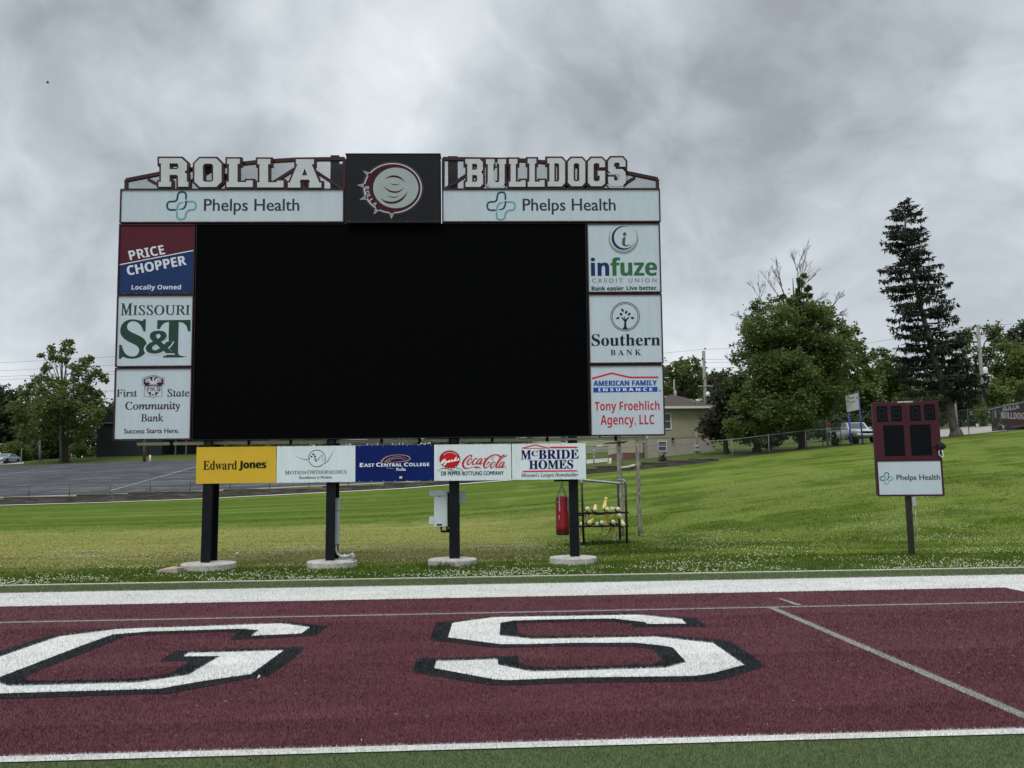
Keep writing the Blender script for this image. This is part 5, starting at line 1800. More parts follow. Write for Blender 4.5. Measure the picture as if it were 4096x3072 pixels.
# wing
WY = HY + 1.5
wx0, wx1 = hp(2476.5, 1780, WY).x, x0 - 0.06
zbk = hp(2530, 1811, WY).z
MB().box(wx0, wx1, WY, WY + 6, zbk, hp(2530, 1700, WY).z).build('wing_wall', M_TAN2, th, off)
wbk = MB().box(wx0 + .02, wx1 - .02, WY + .02, WY + 6, H(wx0, WY) - 0.8, zbk - .002)
wbk.build('brick_base', brickmat(), th, off)
MB().box(wx0 - .08, wx0 + .04, WY - .05, WY + .05, zbk - .1, hp(2530, 1700, WY).z - .05).build('corner_board', M_WHITETRIM, th, off)
zt = hp(2530, 1698, WY).z
MB().add([(wx0 - .4, WY - .4, zt), (wx1 - .5, WY - .4, zt), (wx1 - .5, WY + 6.3, zt), (wx0 - .4, WY + 6.3, zt), (wx0 - .4, WY + 3, zt + 1.1), (wx1 - .5, WY + 3, zt + 1.1)], [(0, 1, 5, 4), (2, 3, 4, 5), (0, 4, 3), (1, 2, 5), (3, 2, 1, 0)]).build('wing_roof', M_ROOFB, th, off)


def simple_house(name, label, Y, pxa, pxb, pyb, pyt, depth, wallm, roofm, wins, foundation=None, base_px=None):
    A_, B_ = at(pxa, pyb, Y), at(pxb, pyt, Y)
    xa, xb = A_.x, B_.x
    z0 = min(H(xa, Y), H(xb, Y)) - 0.6
    zt = B_.z
    r = empty(name, ((xa + xb) / 2, Y, H((xa + xb) / 2, Y)))
    tag(r, label, 'house')
    of = tuple(r.location)
    zf = z0
    if foundation:
        zf = at((pxa + pxb) / 2, foundation, Y).z
        MB().box(xa + .03, xb - .03, Y + .03, Y + depth - .03, z0, zf - .002).build('foundation', M_STUCCO, r, of)
    MB().box(xa, xb, Y, Y + depth, zf, zt).build('wall', wallm, r, of)
    MB().add([(xa - .4, Y - .5, zt + .003), (xb + .4, Y - .5, zt + .003), (xb + .4, Y + depth + .5, zt + .003), (xa - .4, Y + depth + .5, zt + .003), (xa - .4, Y + depth / 2, zt + 1.9), (xb + .4, Y + depth / 2, zt + 1.9)], [(0, 1, 5, 4), (2, 3, 4, 5), (0, 4, 3), (1, 2, 5), (3, 2, 1, 0)]).build('roof', roofm, r, of)
    for (a, b, c, d) in wins:
        P_, Q_ = at(a, d, Y), at(b, c, Y)
        win_part(r, P_.x, Q_.x, Y, P_.z, Q_.z, 0.09, of)
    return r


simple_house('yellow_house', 'pale yellow house seen in the gap under the last side panel', 96.0, 2150, 2466, 1800, 1690, 8, M_YELS, M_GREYR, [(2242, 2262, 1738, 1770), (2392, 2406, 1745, 1762), (2300, 2315, 1735, 1762)], foundation=1786)
simple_house('grey_house', 'grey house with white porch windows showing through the slit under the screen', 104.0, 1330, 1650, 1800, 1712, 9, pm('grey_siding', (0.13, 0.13, 0.125), 0.8, var=0.2), M_GREYR, [(1388, 1396, 1745, 1785), (1404, 1468, 1760, 1782), (1512, 1568, 1760, 1782), (1600, 1610, 1745, 1785)])

# black metal barn
BY = 128.0
bx0, bx1 = at(388, 1760, BY).x, at(905, 1760, BY).x
bz0 = min(H(bx0, BY), H(bx1, BY)) - 0.6
bze = at(390, 1692, BY).z
bn = empty('black_barn', ((bx0 + bx1) / 2, BY, H((bx0 + bx1) / 2, BY)))
tag(bn, 'black metal shed with low gable roof beyond the parking lot', 'shed')
off = tuple(bn.location)
M_BARN = sidingmat('barn_ribs', (0.014, 0.017, 0.023), (0.009, 0.011, 0.014), 50.0)
mb = MB()
xs = np.linspace(bx0, at(648, 1760, BY).x, 46)
for k in range(len(xs) - 1):
    mb.box(xs[k], xs[k + 1] - .06, BY, BY + 0.06, bz0, bze)
mb.box(bx0, at(648, 1760, BY).x, BY + .061, BY + 14, bz0, bze).box(at(648, 1760, BY).x + .01, bx1, BY + 5, BY + 14, bz0, bze - .05)
mb.build('wall', M_BARN, bn, off)
xm = (bx0 + bx1) / 2
MB().add([(bx0 - .3, BY - .3, bze), (xm, BY - .3, bze + 5.2), (bx1 + .3, BY - .3, bze), (bx0 - .3, BY + 14.3, bze), (xm, BY + 14.3, bze + 5.2), (bx1 + .3, BY + 14.3, bze), (bx0 - .3, BY - .3, bze - .12), (bx1 + .3, BY - .3, bze - .12)],
         [(0, 1, 4, 3), (1, 2, 5, 4), (0, 2, 1), (3, 4, 5), (6, 7, 2, 0)]).build('roof', pm('barn_roof', (0.012, 0.012, 0.014), 0.7), bn, off)
MB().box(bx0 - .3, at(640, 1700, BY).x, BY - .36, BY - .303, bze - .1, bze + .02).build('eave_trim', pm('eave_grey', (0.16, 0.17, 0.17), 0.5), bn, off)
for (xa, xb_) in ((700, 705), (742, 748), (790, 796)):
    MB().box(at(xa, 1760, BY).x, at(xb_, 1760, BY).x, BY, BY + .25, bz0, bze - .2).build('porch_post', pm('barn_post', (0.08, 0.075, 0.07), 0.8), bn, off)


# ------------------------------------------------------------------ vehicles
def wheel(parent, x, y, z, r, wd, side, rimcol):
    M_ = MB().lathe((x, y, z), [(r * 0.62, -wd / 2), (r * 0.93, -wd / 2), (r, -wd * 0.3), (r, wd * 0.3), (r * 0.93, wd / 2), (r * 0.62, wd / 2)], 22, axis='Y')
    t = M_.build('wheel', M_RUBBER, parent)
    MB().lathe((x, y + side * 0.0, z), [(r * 0.60, -wd * 0.48), (r * 0.61, wd * 0.48)], 18, axis='Y').lathe((x, y + side * wd * 0.5, z), [(r * .16, -.02), (r * .13, .02)], 10, axis='Y').build('rim', rimcol, t)


def vehicle(name, label, cat, loc, heading, kind, paint, extras=None):
    """local frame: +x ahead, +y to its left"""
    r = empty(name, loc, (0, 0, heading))
    tag(r, label, cat)
    b = MB()
    if kind == 'sedan':
        secs = [(-2.62, .78, .42, .80), (-2.55, .88, .34, .95), (-2.2, .94, .28, 1.0), (-1.2, .96, .25, .98), (0.3, .96, .25, .94), (1.2, .95, .25, .90), (2.1, .92, .27, .82), (2.5, .86, .32, .72), (2.6, .74, .40, .62)]
        roof = [(-1.75, .80, .97), (-1.0, .66, 1.40), (0.15, .66, 1.42), (1.10, .82, .92)]
        wx, wr, wy = (1.55, -1.45), .335, .84
    else:
        secs = [(-2.7, .86, .55, 1.02), (-2.6, .90, .45, 1.12), (-0.6, .92, .40, 1.12), (-0.55, .92, .38, 1.12), (0.9, .92, .38, 1.10), (1.2, .92, .40, 1.08), (2.1, .90, .42, 1.02), (2.55, .86, .46, .95), (2.65, .80, .52, .86)]
        roof = [(-0.58, .84, 1.11), (-0.38, .72, 1.66), (0.45, .72, 1.68), (1.15, .84, 1.08)]
        wx, wr, wy = (1.70, -1.62), .37, .80
    rings = []
    for (x, hw, z0, z1) in secs:
        zm = z0 + (z1 - z0) * 0.55
        c = 0.09
        rings.append([(x, -hw * .9, z0), (x, hw * .9, z0), (x, hw * .98, z0 + c), (x, hw, zm), (x, hw * .95, z1 - c * .5), (x, hw * .84, z1), (x, -hw * .84, z1), (x, -hw * .95, z1 - c * .5), (x, -hw, zm), (x, -hw * .98, z0 + c)])
    b.loft(rings, True, True)
    (xa, wa, za), (xb, wb_, zb_), (xc, wc, zc), (xd, wd_, zd) = roof
    cab = [(xa, -wa, za), (xa, wa, za), (xd, wd_, zd), (xd, -wd_, zd), (xb, -wb_, zb_), (xb, wb_, zb_), (xc, wc, zc), (xc, -wc, zc)]
    b.add(cab, [(4, 7, 6, 5), (0, 4, 5, 1), (2, 6, 7, 3), (1, 5, 6, 2), (3, 7, 4, 0)])
    # wheel arches
    body = b.build('body', paint, r)
    V = [Vector(p) for p in cab]

    def glass(nm, idx, k0=0.10, k1=0.90, e0=0.08, e1=0.92):
        p = [V[i] for i in idx]     # bottom a, bottom b, top b, top a
        f = lambda s, t: (p[0].lerp(p[1], s)).lerp(p[3].lerp(p[2], s), t)
        q = [f(e0, k0), f(e1, k0), f(e1, k1), f(e0, k1)]
        n = (q[1] - q[0]).cross(q[3] - q[0]).normalized()
        ctr = sum(V, Vector()) / 8
        if n.dot(q[0] - ctr) < 0:
            n = -n
        MB().add([v + n * .012 for v in q] + [v - n * .004 for v in q], [(0, 1, 2, 3), (0, 4, 5, 1), (1, 5, 6, 2), (2, 6, 7, 3), (3, 7, 4, 0)]).build(nm, M_CARGLASS, body)
    glass('windscreen', (2, 3, 7, 6))
    glass('rear_window', (0, 1, 5, 4))
    if kind == 'sedan':
        for s_ in ((1, 2, 6, 5), (0, 3, 7, 4)):
            glass('side_window', s_, .1, .9, .14, .50)
            glass('side_window', s_, .1, .9, .54, .88)
    else:
        for s_ in ((1, 2, 6, 5), (0, 3, 7, 4)):
            glass('side_window', s_, .1, .9, .12, .36)
            glass('side_window', s_, .1, .9, .42, .82)
        # open bed
        bd = MB().box(-2.55, -0.7, -.74, .74, 1.05, 1.125)
        bd.build('load_bed', M_RUBBER, body)
        bl = MB()
        bl.box(-2.66, -0.62, -.93, -.76, 1.10, 1.17).box(-2.66, -0.62, .76, .93, 1.10, 1.17).box(-2.72, -2.6, -.9, .9, 1.10, 1.17)
        bl.build('bed_rail', paint, body)
    for x in wx:
        for s_ in (-1, 1):
            wheel(r, x, s_ * wy, wr, wr, .22, s_, M_RIM)
            a = MB().lathe((x, s_ * (wy + .115), wr + .01), [(wr * 1.14, -.012), (wr * 1.14, .012)], 20, axis='Y')
            a.build('wheel_arch', M_RUBBER, body)
    fx = secs[-1][0]
    zt_ = secs[-2][3]
    gz0, gz1 = zt_ - .28, zt_ - .08
    MB().box(fx - .06, fx + .015, -.42, .42, gz0, gz1).build('grille', M_RUBBER, body)
    for s_ in (-1, 1):
        MB().bbox(fx - .16, fx + .02, s_ * .62 - .18, s_ * .62 + .18, gz0 + .01, gz1 + .0, .02).build('headlight', M_LAMP, body)
        MB().bbox(xd - .25, xd - .05, s_ * (wd_ + .12) - .09, s_ * (wd_ + .12) + .09, zd + .05, zd + .2, .03).build('mirror', paint, body)
        for hx in ((-.35, .55) if kind == 'sedan' else (.05,)):
            MB().box(hx - .08, hx + .08, s_ * .955 - .012, s_ * .955 + .012, secs[4][3] - .22, secs[4][3] - .18).build('door_handle', M_RUBBER, body)
    MB().bbox(fx - .1, fx + .12, -.84, .84, secs[-1][2] - .02, secs[-1][2] + .15, .04).build('front_bumper', M_CHROME if kind != 'sedan' else paint, body)
    MB().bbox(secs[0][0] - .08, secs[0][0] + .05, -.84, .84, .42, .58, .03).build('rear_bumper', M_CHROME, body)
    MB().box(fx + .121, fx + .13, -.16, .16, secs[-1][2] + .01, secs[-1][2] + .13).build('number_plate', M_WHITETRIM, body)
    return r


M_CARGLASS = pm('car_glass', (0.035, 0.045, 0.055), 0.08, var=0.3, scale=1.5, spec=0.6)
M_RIM = pm('rim_silver', (0.5, 0.5, 0.5), 0.35, metal=0.6, var=0.1)
M_LAMP = pm('lamp_glass', (0.55, 0.56, 0.55), 0.15, var=0.1, spec=0.6)
M_CHROME = pm('chrome', (0.6, 0.61, 0.62), 0.22, metal=0.8, var=0.05)
p = gat(24, 124.0)
vehicle('parked_car', 'silver blue four-door saloon on the street past the parking lot', 'car', (p.x, p.y, p.z + 0.06), math.radians(272), 'sedan', pm('silver_blue', (0.30, 0.38, 0.42), 0.3, metal=0.3, var=0.05))
p = gat(3420, 66.0)
vehicle('pickup_truck', 'white pickup truck parked behind the two blue sign posts', 'pickup truck', (p.x, p.y, p.z + 0.02), math.radians(-93), 'truck', pm('truck_white', (0.66, 0.67, 0.68), 0.3, var=0.05))

# trailer
P0_, P1_ = at(3969, 1745, 63.0), at(4105, 1722, 58.0)
e1 = (P1_ - P0_)
e1.z = e1.z * 0.8
LT = 5.8
e1.normalize()
e2 = Vector((-e1.y, e1.x, 0)).normalized()
e3 = e1.cross(e2)
Mt = Matrix(((e1.x, e2.x, e3.x, P0_.x), (e1.y, e2.y, e3.y, P0_.y), (e1.z, e2.z, e3.z, P0_.z), (0, 0, 0, 1)))
trl = empty('cargo_trailer', None, M=Mt)
tag(trl, 'black and maroon enclosed trailer with white team lettering parked behind the fence', 'trailer')
TH = (at(3967, 1637, 63.0) - P0_).dot(e3)
MB().bbox(0, LT, 0, 2.2, 0.30, TH - .05, 0.03).build('box_body', pm('trailer_black', (0.012, 0.012, 0.014), 0.35, var=0.2), trl)
MB().box(-.05, LT + .05, -.06, 2.26, TH - .048, TH + .03).build('roof_rail', pm('rail_grey', (0.30, 0.30, 0.30), 0.4), trl)
MB().add([(1.0, -.006, .55), (LT - .1, -.006, .45), (LT - .1, -.006, TH - .2), (1.75, -.006, TH - .2)], [(0, 1, 2, 3)]).build('maroon_panel', pm('trailer_maroon', (0.045, 0.010, 0.014), 0.4, var=0.3, scale=5), trl)
lt = MB()
TP = Plane((0, 0, 0), 0)
for s_, x0_, x1_, z0_, z1_, rot in (('ROLLA', 2.05, 4.4, 1.72, 2.22, -0.02), ('BULLDOGS', 1.75, 5.4, 1.22, 1.72, -0.12)):
    vs, fs = glyph_text(s_, 'sansbold')
    for k in (-1, 0, 1):
        lt.add([(x0_ + x * (x1_ - x0_) + k * .025, -.010 - .0005 * k, z0_ + z * (z1_ - z0_) + rot * x * (x1_ - x0_)) for x, z in vs], fs)
lt.build('lettering', pm('trailer_white', (0.42, 0.42, 0.42), 0.5), trl)
hl = MB()
ring = [(0.95 + .62 * math.cos(t), -.009, 1.42 + .72 * math.sin(t)) for t in np.linspace(math.radians(-30), math.radians(205), 30)]
for a, b in zip(ring[:-1], ring[1:]):
    d = Vector((b[0] - a[0], 0, b[2] - a[2])).normalized() * .03
    hl.add([(a[0] + d.z, -.009, a[2] - d.x), (a[0] - d.z, -.009, a[2] + d.x), (b[0] - d.z, -.009, b[2] + d.x), (b[0] + d.z, -.009, b[2] - d.x)], [(0, 1, 2, 3)])
for (x0_, z0_, x1_, z1_) in ((1.1, 1.0, 1.55, .72), (1.55, 1.12, 1.55, .70), (1.1, .85, 1.5, .55), (.55, .72, .38, .35), (0.2, .5, 5.6, .42)):
    hl.add([(x0_, -.009, z0_ - .025), (x1_, -.009, z1_ - .025), (x1_, -.009, z1_ + .025), (x0_, -.009, z0_ + .025)], [(0, 1, 2, 3)])
hl.add([(.62, -.009, 1.35), (1.0, -.009, 1.4), (1.02, -.009, 1.95), (.66, -.009, 2.0)], [(0, 1, 2, 3)])
hl.build('helmet_outline', pm('trailer_grey', (0.20, 0.19, 0.185), 0.5), trl)
for x in (1.62, 2.5):
    wheel(trl, x, -.02, .28, .33, .22, -1, M_RIM)
fd = MB()
n = 14
rg = []
for k in range(n + 1):
    t = math.pi * k / n
    rg.append([(1.62 + .47 * math.cos(t), -.16, .30 + .47 * math.sin(t)), (1.62 + .47 * math.cos(t), .0, .30 + .47 * math.sin(t)), (1.62 + .43 * math.cos(t), .0, .30 + .43 * math.sin(t)), (1.62 + .43 * math.cos(t), -.16, .30 + .43 * math.sin(t))])
fd.loft(rg, True, False)
fd.build('mudguard', M_CHROME, trl)

# ------------------------------------------------------------------ poles, wires and signs
def pole(name, label, px0, y0, px1, y1, Y, r0, r1, cat='utility pole', mat=None, down=1.5, parts=None):
    T_, B_ = at(px0, y0, Y), at(px1, y1, Y)
    z = H(B_.x, Y)
    r = empty(name, (B_.x, Y, min(z, B_.z)))
    tag(r, label, cat)
    of = tuple(r.location)
    MB().tube([(B_.x, Y, min(z, B_.z) - 0.3), T_], [r1, r0], 10).build('shaft', mat or M_POLE, r, of)
    if parts:
        parts(r, of, Y)
    return r


def polepartsA(r, of, Y):
    m = MB()
    q = lambda x, y, d=0: at(x, y, Y + d)
    m.tube([q(2792, 1545, -.2), q(2855, 1544, -.2)], 0.05, 5)
    m.build('cross_arm', M_GREYPVC, r, of)
    i = MB()
    for (x, y) in ((2809, 1438), (2820, 1451), (2818, 1516), (2820, 1398)):
        i.tube([q(x, y, -.1), q(x + 1, y - 6, -.12)], 0.09, 6)
    i.tube([q(2817, 1518, -.1), q(2807, 1530, -.3), q(2813, 1540, -.1)], 0.05, 5)
    i.build('insulator', M_RUBBER, r, of)
    MB().bbox(q(2817, 0).x, q(2829, 0).x, Y - .35, Y - .12, q(0, 1547).z, q(0, 1540).z, .03).build('bracket_box', M_WHITEBOX, r, of)
    c = q(2832, 1578, -.5)
    MB().lathe(c, [(0.28, -0.22), (0.26, 0.1), (0.1, 0.3)], 12).tube([q(2820, 1575), (c.x, c.y, c.z + .3)], 0.04, 5).build('lamp_head', M_WHITEBOX, r, of)


pole('utility_pole', 'bare grey utility pole rising behind the roof of the tan house', 2814, 1404, 2824, 1690, 88, 0.17, 0.21, parts=polepartsA)


def polepartsB(r, of, Y):
    q = lambda x, y, d=0: at(x, y, Y + d)
    c = q(3941, 1483, -.2)
    MB().lathe(c, [(0.22, -0.32), (0.24, -.28), (0.24, .28), (0.16, .36), (0.03, .42)], 14).build('transformer', M_WHITEBOX, r, of)
    i = MB().tube([q(3898, 1306), q(3924, 1306)], 0.03, 5).tube([q(3908, 1352, -.3), q(3908, 1352, .3)], 0.06, 5).tube([q(3915, 1395, -.3), q(3915, 1395, .3)], 0.06, 5).tube([q(3907, 1405, -.2), q(3915, 1413, -.2)], 0.05, 5).tube([q(3925, 1326), q(3928, 1342)], 0.04, 5)
    i.build('insulator', M_RUBBER, r, of)
    a, b = q(3928, 1686), q(3937, 1671)
    MB().box(a.x, b.x, Y - .4, Y - .15, a.z, b.z).build('meter_box', M_GREYPVC, r, of)


pole('utility_pole', 'tall utility pole with white can transformer beside the trailer', 3911, 1299, 3943, 1705, 84, 0.16, 0.22, parts=polepartsB)
pole('utility_pole', 'thin leaning grey pole behind the spruce trunk', 3813, 1530, 3830, 1700, 80, 0.09, 0.11, parts=lambda r, of, Y: MB().ball(at(3820, 1559, Y - .15), 0.13, 8, 6).build('lamp_head', M_WHITEBOX, r, of))
pole('utility_pole', 'slender greenish pole in front of the broad tree past the parking lot', 241, 1600, 244.5, 1840, 117, 0.13, 0.15, mat=pm('pole_greenish', (0.16, 0.17, 0.13), 0.9, var=0.2))
pole('utility_pole', 'short pale pole between the saloon car and the broad tree', 158, 1758, 162, 1840, 126, 0.16, 0.17, parts=lambda r, of, Y: MB().lathe(at(158, 1752, Y), [(0.2, -.2), (0.12, .1), (0.03, .2)], 8).build('cap', M_WHITEBOX, r, of))
pole('timber_pole', 'short reddish brown timber pole at the edge of the parking lot', 578, 1700, 578, 1843, 112, 0.18, 0.19, cat='post', mat=pm('brown_timber', (0.14, 0.075, 0.04), 0.9, var=0.3, scale=3))
pole('white_bollard', 'short white bollard next to the reddish timber pole', 600.5, 1820, 600.5, 1846, 112, 0.11, 0.11, cat='bollard', mat=M_WHITETRIM)
pole('white_bollard', 'small pale marker post beside the gravel drive', 3908, 1695, 3910, 1712, 80, 0.10, 0.10, cat='bollard', mat=M_GREYPVC)
pole('yellow_bollard', 'yellow bollard beside grey crates near the side street', 2433, 1840, 2433, 1862, 66, 0.09, 0.09, cat='bollard', mat=pm('bollard_yellow', (0.42, 0.27, 0.02), 0.6))
pole('white_bollard', 'white bollard beside the yellow bollard near the side street', 2441, 1832, 2441, 1860, 66, 0.09, 0.09, cat='bollard', mat=M_WHITETRIM)
# clothes line posts by the wooden posts in the yard
pole('yard_post', 'dark yard post topped by a pale lamp near the side street', 2376, 1805, 2375, 1874, 60, 0.05, 0.06, cat='post', mat=M_WOOD, parts=lambda r, of, Y: MB().ball(at(2376, 1803, Y), 0.09, 8, 6).box(at(2345, 0, Y).x, at(2366, 0, Y).x, Y - .1, Y + .1, at(0, 1810, Y).z, at(0, 1804, Y).z).build('lamp', M_WHITETRIM, r, of))


def wire(pts, Y, r=0.016, label='thin overhead power line crossing the grey sky', sag=0.0):
    P = []
    for k in range(len(pts) - 1):
        a, b = pts[k], pts[k + 1]
        ya, yb = Y if isinstance(Y, (int, float)) else Y[k], Y if isinstance(Y, (int, float)) else Y[k + 1]
        n = 8
        for s_ in range(n if k < len(pts) - 2 else n + 1):
            t = s_ / n
            P.append(at(a[0] + (b[0] - a[0]) * t, a[1] + (b[1] - a[1]) * t + sag * 4 * t * (1 - t), ya + (yb - ya) * t))
    o = empty('power_line', P[0])
    tag(o, label, 'cable', 'overhead lines strung between the poles')
    MB().tube(P, r, 4).build('cable', M_RUBBER, o, tuple(P[0]))


LBL = 'thin overhead power line crossing the grey sky'
for pts in ([(-200, 1462), (460, 1427), (2660, 1412), (2819, 1397), (3300, 1385)], [(-200, 1494), (460, 1460), (2660, 1450), (2809, 1438), (3300, 1432)], [(-200, 1516), (460, 1486), (2660, 1462), (2820, 1451), (3300, 1440)],
            [(-200, 1530), (460, 1497), (2660, 1480), (2816, 1473), (3300, 1460)], [(-200, 1586), (230, 1570), (460, 1560), (1200, 1545)], [(-200, 1592), (230, 1576), (460, 1566), (1200, 1550)], [(-200, 1640), (200, 1610), (460, 1592), (1200, 1575)],
            [(2660, 1518), (2818, 1513), (3300, 1502)], [(2660, 1522), (2818, 1518), (3300, 1508)], [(2660, 1580), (2818, 1573), (3100, 1566)]):
    wire(pts, 88 if pts[0][0] > 0 else 104, 0.014, LBL)
for pts in ([(3300, 1432), (3600, 1395), (3908, 1350), (4300, 1310)], [(3300, 1438), (3600, 1402), (3908, 1356), (4300, 1322)], [(3300, 1455), (3600, 1430), (3915, 1393), (4300, 1345)], [(3300, 1462), (3600, 1440), (3915, 1399), (4300, 1352)],
            [(3300, 1400), (3911, 1302), (4300, 1285)], [(3560, 1480), (3928, 1470), (4300, 1466)], [(3640, 1597), (3935, 1582), (4300, 1560)]):
    wire(pts, [90, 87, 84, 80] if len(pts) == 4 else [90, 84, 80], 0.014, LBL)
for pts in ([(2702, 1520), (2735, 1550), (2770, 1562), (2815, 1561)], [(2730, 1527), (2750, 1545), (2770, 1556), (2800, 1546)], [(2706, 1560), (2735, 1570), (2760, 1564), (2815, 1543)], [(2672, 1528), (2700, 1556), (2737, 1578)]):
    wire(pts, 86, 0.018, 'pale sagging service cable running to the tan house roof')
pole('vent_pole', 'thin grey service mast rising over the tan house roof', 2696, 1518, 2699, 1600, 80, 0.08, 0.09, cat='pole', mat=M_POLE, parts=lambda r, of, Y: MB().lathe(at(2702, 1572, Y), [(.12, -.5), (.12, .1), (.05, .25)], 10).build('cap', M_GREYPVC, r, of))

# stop sign with a small notice on a timber post
SY = 66.0
ss = empty('stop_sign', gat(3307, SY))
tag(ss, 'red stop sign above small white notice on a timber post under the tree', 'sign')
off = tuple(ss.location)
T_, B_ = at(3303, 1660, SY), at(3311, 1775, SY)
MB().tube([(B_.x, SY, H(B_.x, SY) - .2), T_], [0.085, 0.065], 8).build('post', pm('sign_timber', (0.30, 0.27, 0.21), 0.9, var=0.2), ss, off)
c = at(3311.5, 1695.5, SY)
rr = 0.205
MB().prism([[(c.x + rr * math.cos(math.radians(22.5 + 45 * k)), c.z + rr * 1.12 * math.sin(math.radians(22.5 + 45 * k))) for k in range(8)]], lambda u, v: (u, SY - .12, v), lambda u, v: (u, SY - .10, v)).build('stop_plate', pm('stop_red', (0.30, 0.012, 0.018), 0.5, var=0.1), ss, off)
vs, fs = glyph_text('STOP', 'sansbold')
MB().add([(c.x - .155 + x * .31, SY - .123, c.z - .075 + z * .15) for x, z in vs], fs).build('lettering', M_WHITETRIM, ss, off)
a, b = at(3305, 1731, SY), at(3320, 1707, SY)
nt = MB().box(a.x, b.x, SY - .115, SY - .10, a.z, b.z).build('notice', M_WHITETRIM, ss, off)
MB().box(a.x + .03, b.x - .03, SY - .118, SY - .1155, b.z - .12, b.z - .04).build('notice_band', pm('stop_red', (0.3, 0.012, 0.018)), nt, off)
MB().flat([[(a.x + .10, a.z + .1), (a.x + .2, a.z + .08), (a.x + .24, a.z + .2), (a.x + .15, a.z + .3), (a.x + .09, a.z + .2)]], lambda u, v: (u, SY - .118, v)).build('notice_mark', pm('notice_blue', (0.10, 0.22, 0.36)), nt, off)

# board on two blue posts
QY = 59.5
bs_ = empty('notice_board', gat(3420, QY))
tag(bs_, 'pale notice board held by two leaning blue posts in front of the pickup', 'sign')
off = tuple(bs_.location)
M_BLUEP = pm('post_blue', (0.055, 0.09, 0.30), 0.5, var=0.15)
for (t0, b0) in (((3432, 1566), (3453, 1791)), ((3393, 1640), (3407, 1793))):
    T_, B_ = at(*t0, QY), at(*b0, QY)
    MB().tube([(B_.x, QY, min(B_.z, H(B_.x, QY)) - .2), T_], 0.06, 8).ball(T_, 0.066, 8, 5).build('post', M_BLUEP, bs_, off)
qd = [at(x, y, QY - .1) for x, y in ((3381, 1584), (3432, 1571), (3437, 1638), (3388, 1649))]
e1 = (qd[1] - qd[0])
MB().add([tuple(p) for p in qd] + [(p.x, p.y + .02, p.z) for p in qd], [(0, 1, 2, 3)[::-1], (4, 5, 6, 7), (0, 4, 7, 3), (1, 2, 6, 5), (0, 1, 5, 4), (3, 7, 6, 2)]).build('board', pm('board_pale', (0.44, 0.47, 0.46), 0.6, var=0.06), bs_, off)
tx = MB()
f = lambda s, t: qd[3].lerp(qd[2], s).lerp(qd[0].lerp(qd[1], s), t)
for r_, (a, b, c_, d, n_) in enumerate(((.33, .70, .74, .83, 9), (.33, .72, .50, .58, 10), (.10, .20, .60, .72, 2), (.86, .95, .66, .80, 2))):
    for k in range(n_):
        s0 = a + (b - a) * k / n_
        s1 = s0 + (b - a) / n_ * random.uniform(.5, .95)
        t1 = d - (d - c_) * random.choice((0, 0, .3))
        tx.add([tuple(f(s0, c_)), tuple(f(s1, c_)), tuple(f(s1, t1)), tuple(f(s0, t1))], [(0, 1, 2, 3)])
tx.v = [(x, y - .006, z) for x, y, z in tx.v]
tx.build('faded_print', pm('notice_ink', (0.10, 0.10, 0.12), 0.7), bs_, off)

# street name sign by the saloon
NY = 122
nsn = empty('street_sign', gat(86, NY))
tag(nsn, 'street sign post with dark plates beside the saloon car', 'sign')
off = tuple(nsn.location)
T_, B_ = at(87.5, 1765, NY), at(85.5, 1848, NY)
MB().tube([(B_.x, NY, min(B_.z, H(B_.x, NY)) - .2), T_], 0.05, 6).build('post', M_GREYPVC, nsn, off)
a, b = at(79, 1771, NY), at(97, 1766, NY)
MB().box(a.x, b.x, NY - .03, NY + .03, a.z, b.z).build('name_plate', pm('plate_green', (0.01, 0.06, 0.04), 0.5), nsn, off)
c = at(89, 1785, NY)
MB().lathe((c.x, NY - .06, c.z), [(0.34, 0.0), (0.34, 0.03)], 8, axis='Y').build('back_plate', pm('plate_back', (0.035, 0.025, 0.025), 0.6), nsn, off)


# ------------------------------------------------------------------ trees
def leaf_cards(C, R3, n_each, size, rng, droop=0.0):
    """kite shaped leaves round clump centres C (m,3) with radii R3 (m,3)"""
    m = len(C)
    idx = np.repeat(np.arange(m), n_each)
    n = len(idx)
    P = C[idx] + rng.normal(0, 0.55, (n, 3)) * R3[idx]
    a = rng.normal(0, 1, (n, 3))
    a[:, 2] = a[:, 2] * 0.5 - droop
    a /= np.linalg.norm(a, axis=1, keepdims=True) + 1e-9
    up = rng.normal(0, 1, (n, 3)) + np.array([0, -0.3, 0.8])
    b = np.cross(a, up)
    b /= np.linalg.norm(b, axis=1, keepdims=True) + 1e-9
    s = (size * rng.uniform(0.6, 1.3, n))[:, None]
    V = np.empty((n, 4, 3), np.float32)
    V[:, 0] = P - a * s * 0.5
    V[:, 1] = P + b * s * 0.34 + a * s * 0.05
    V[:, 2] = P + a * s * 0.6
    V[:, 3] = P - b * s * 0.34 + a * s * 0.05
    return V.reshape(-1, 3), np.arange(4 * n).reshape(-1, 4)


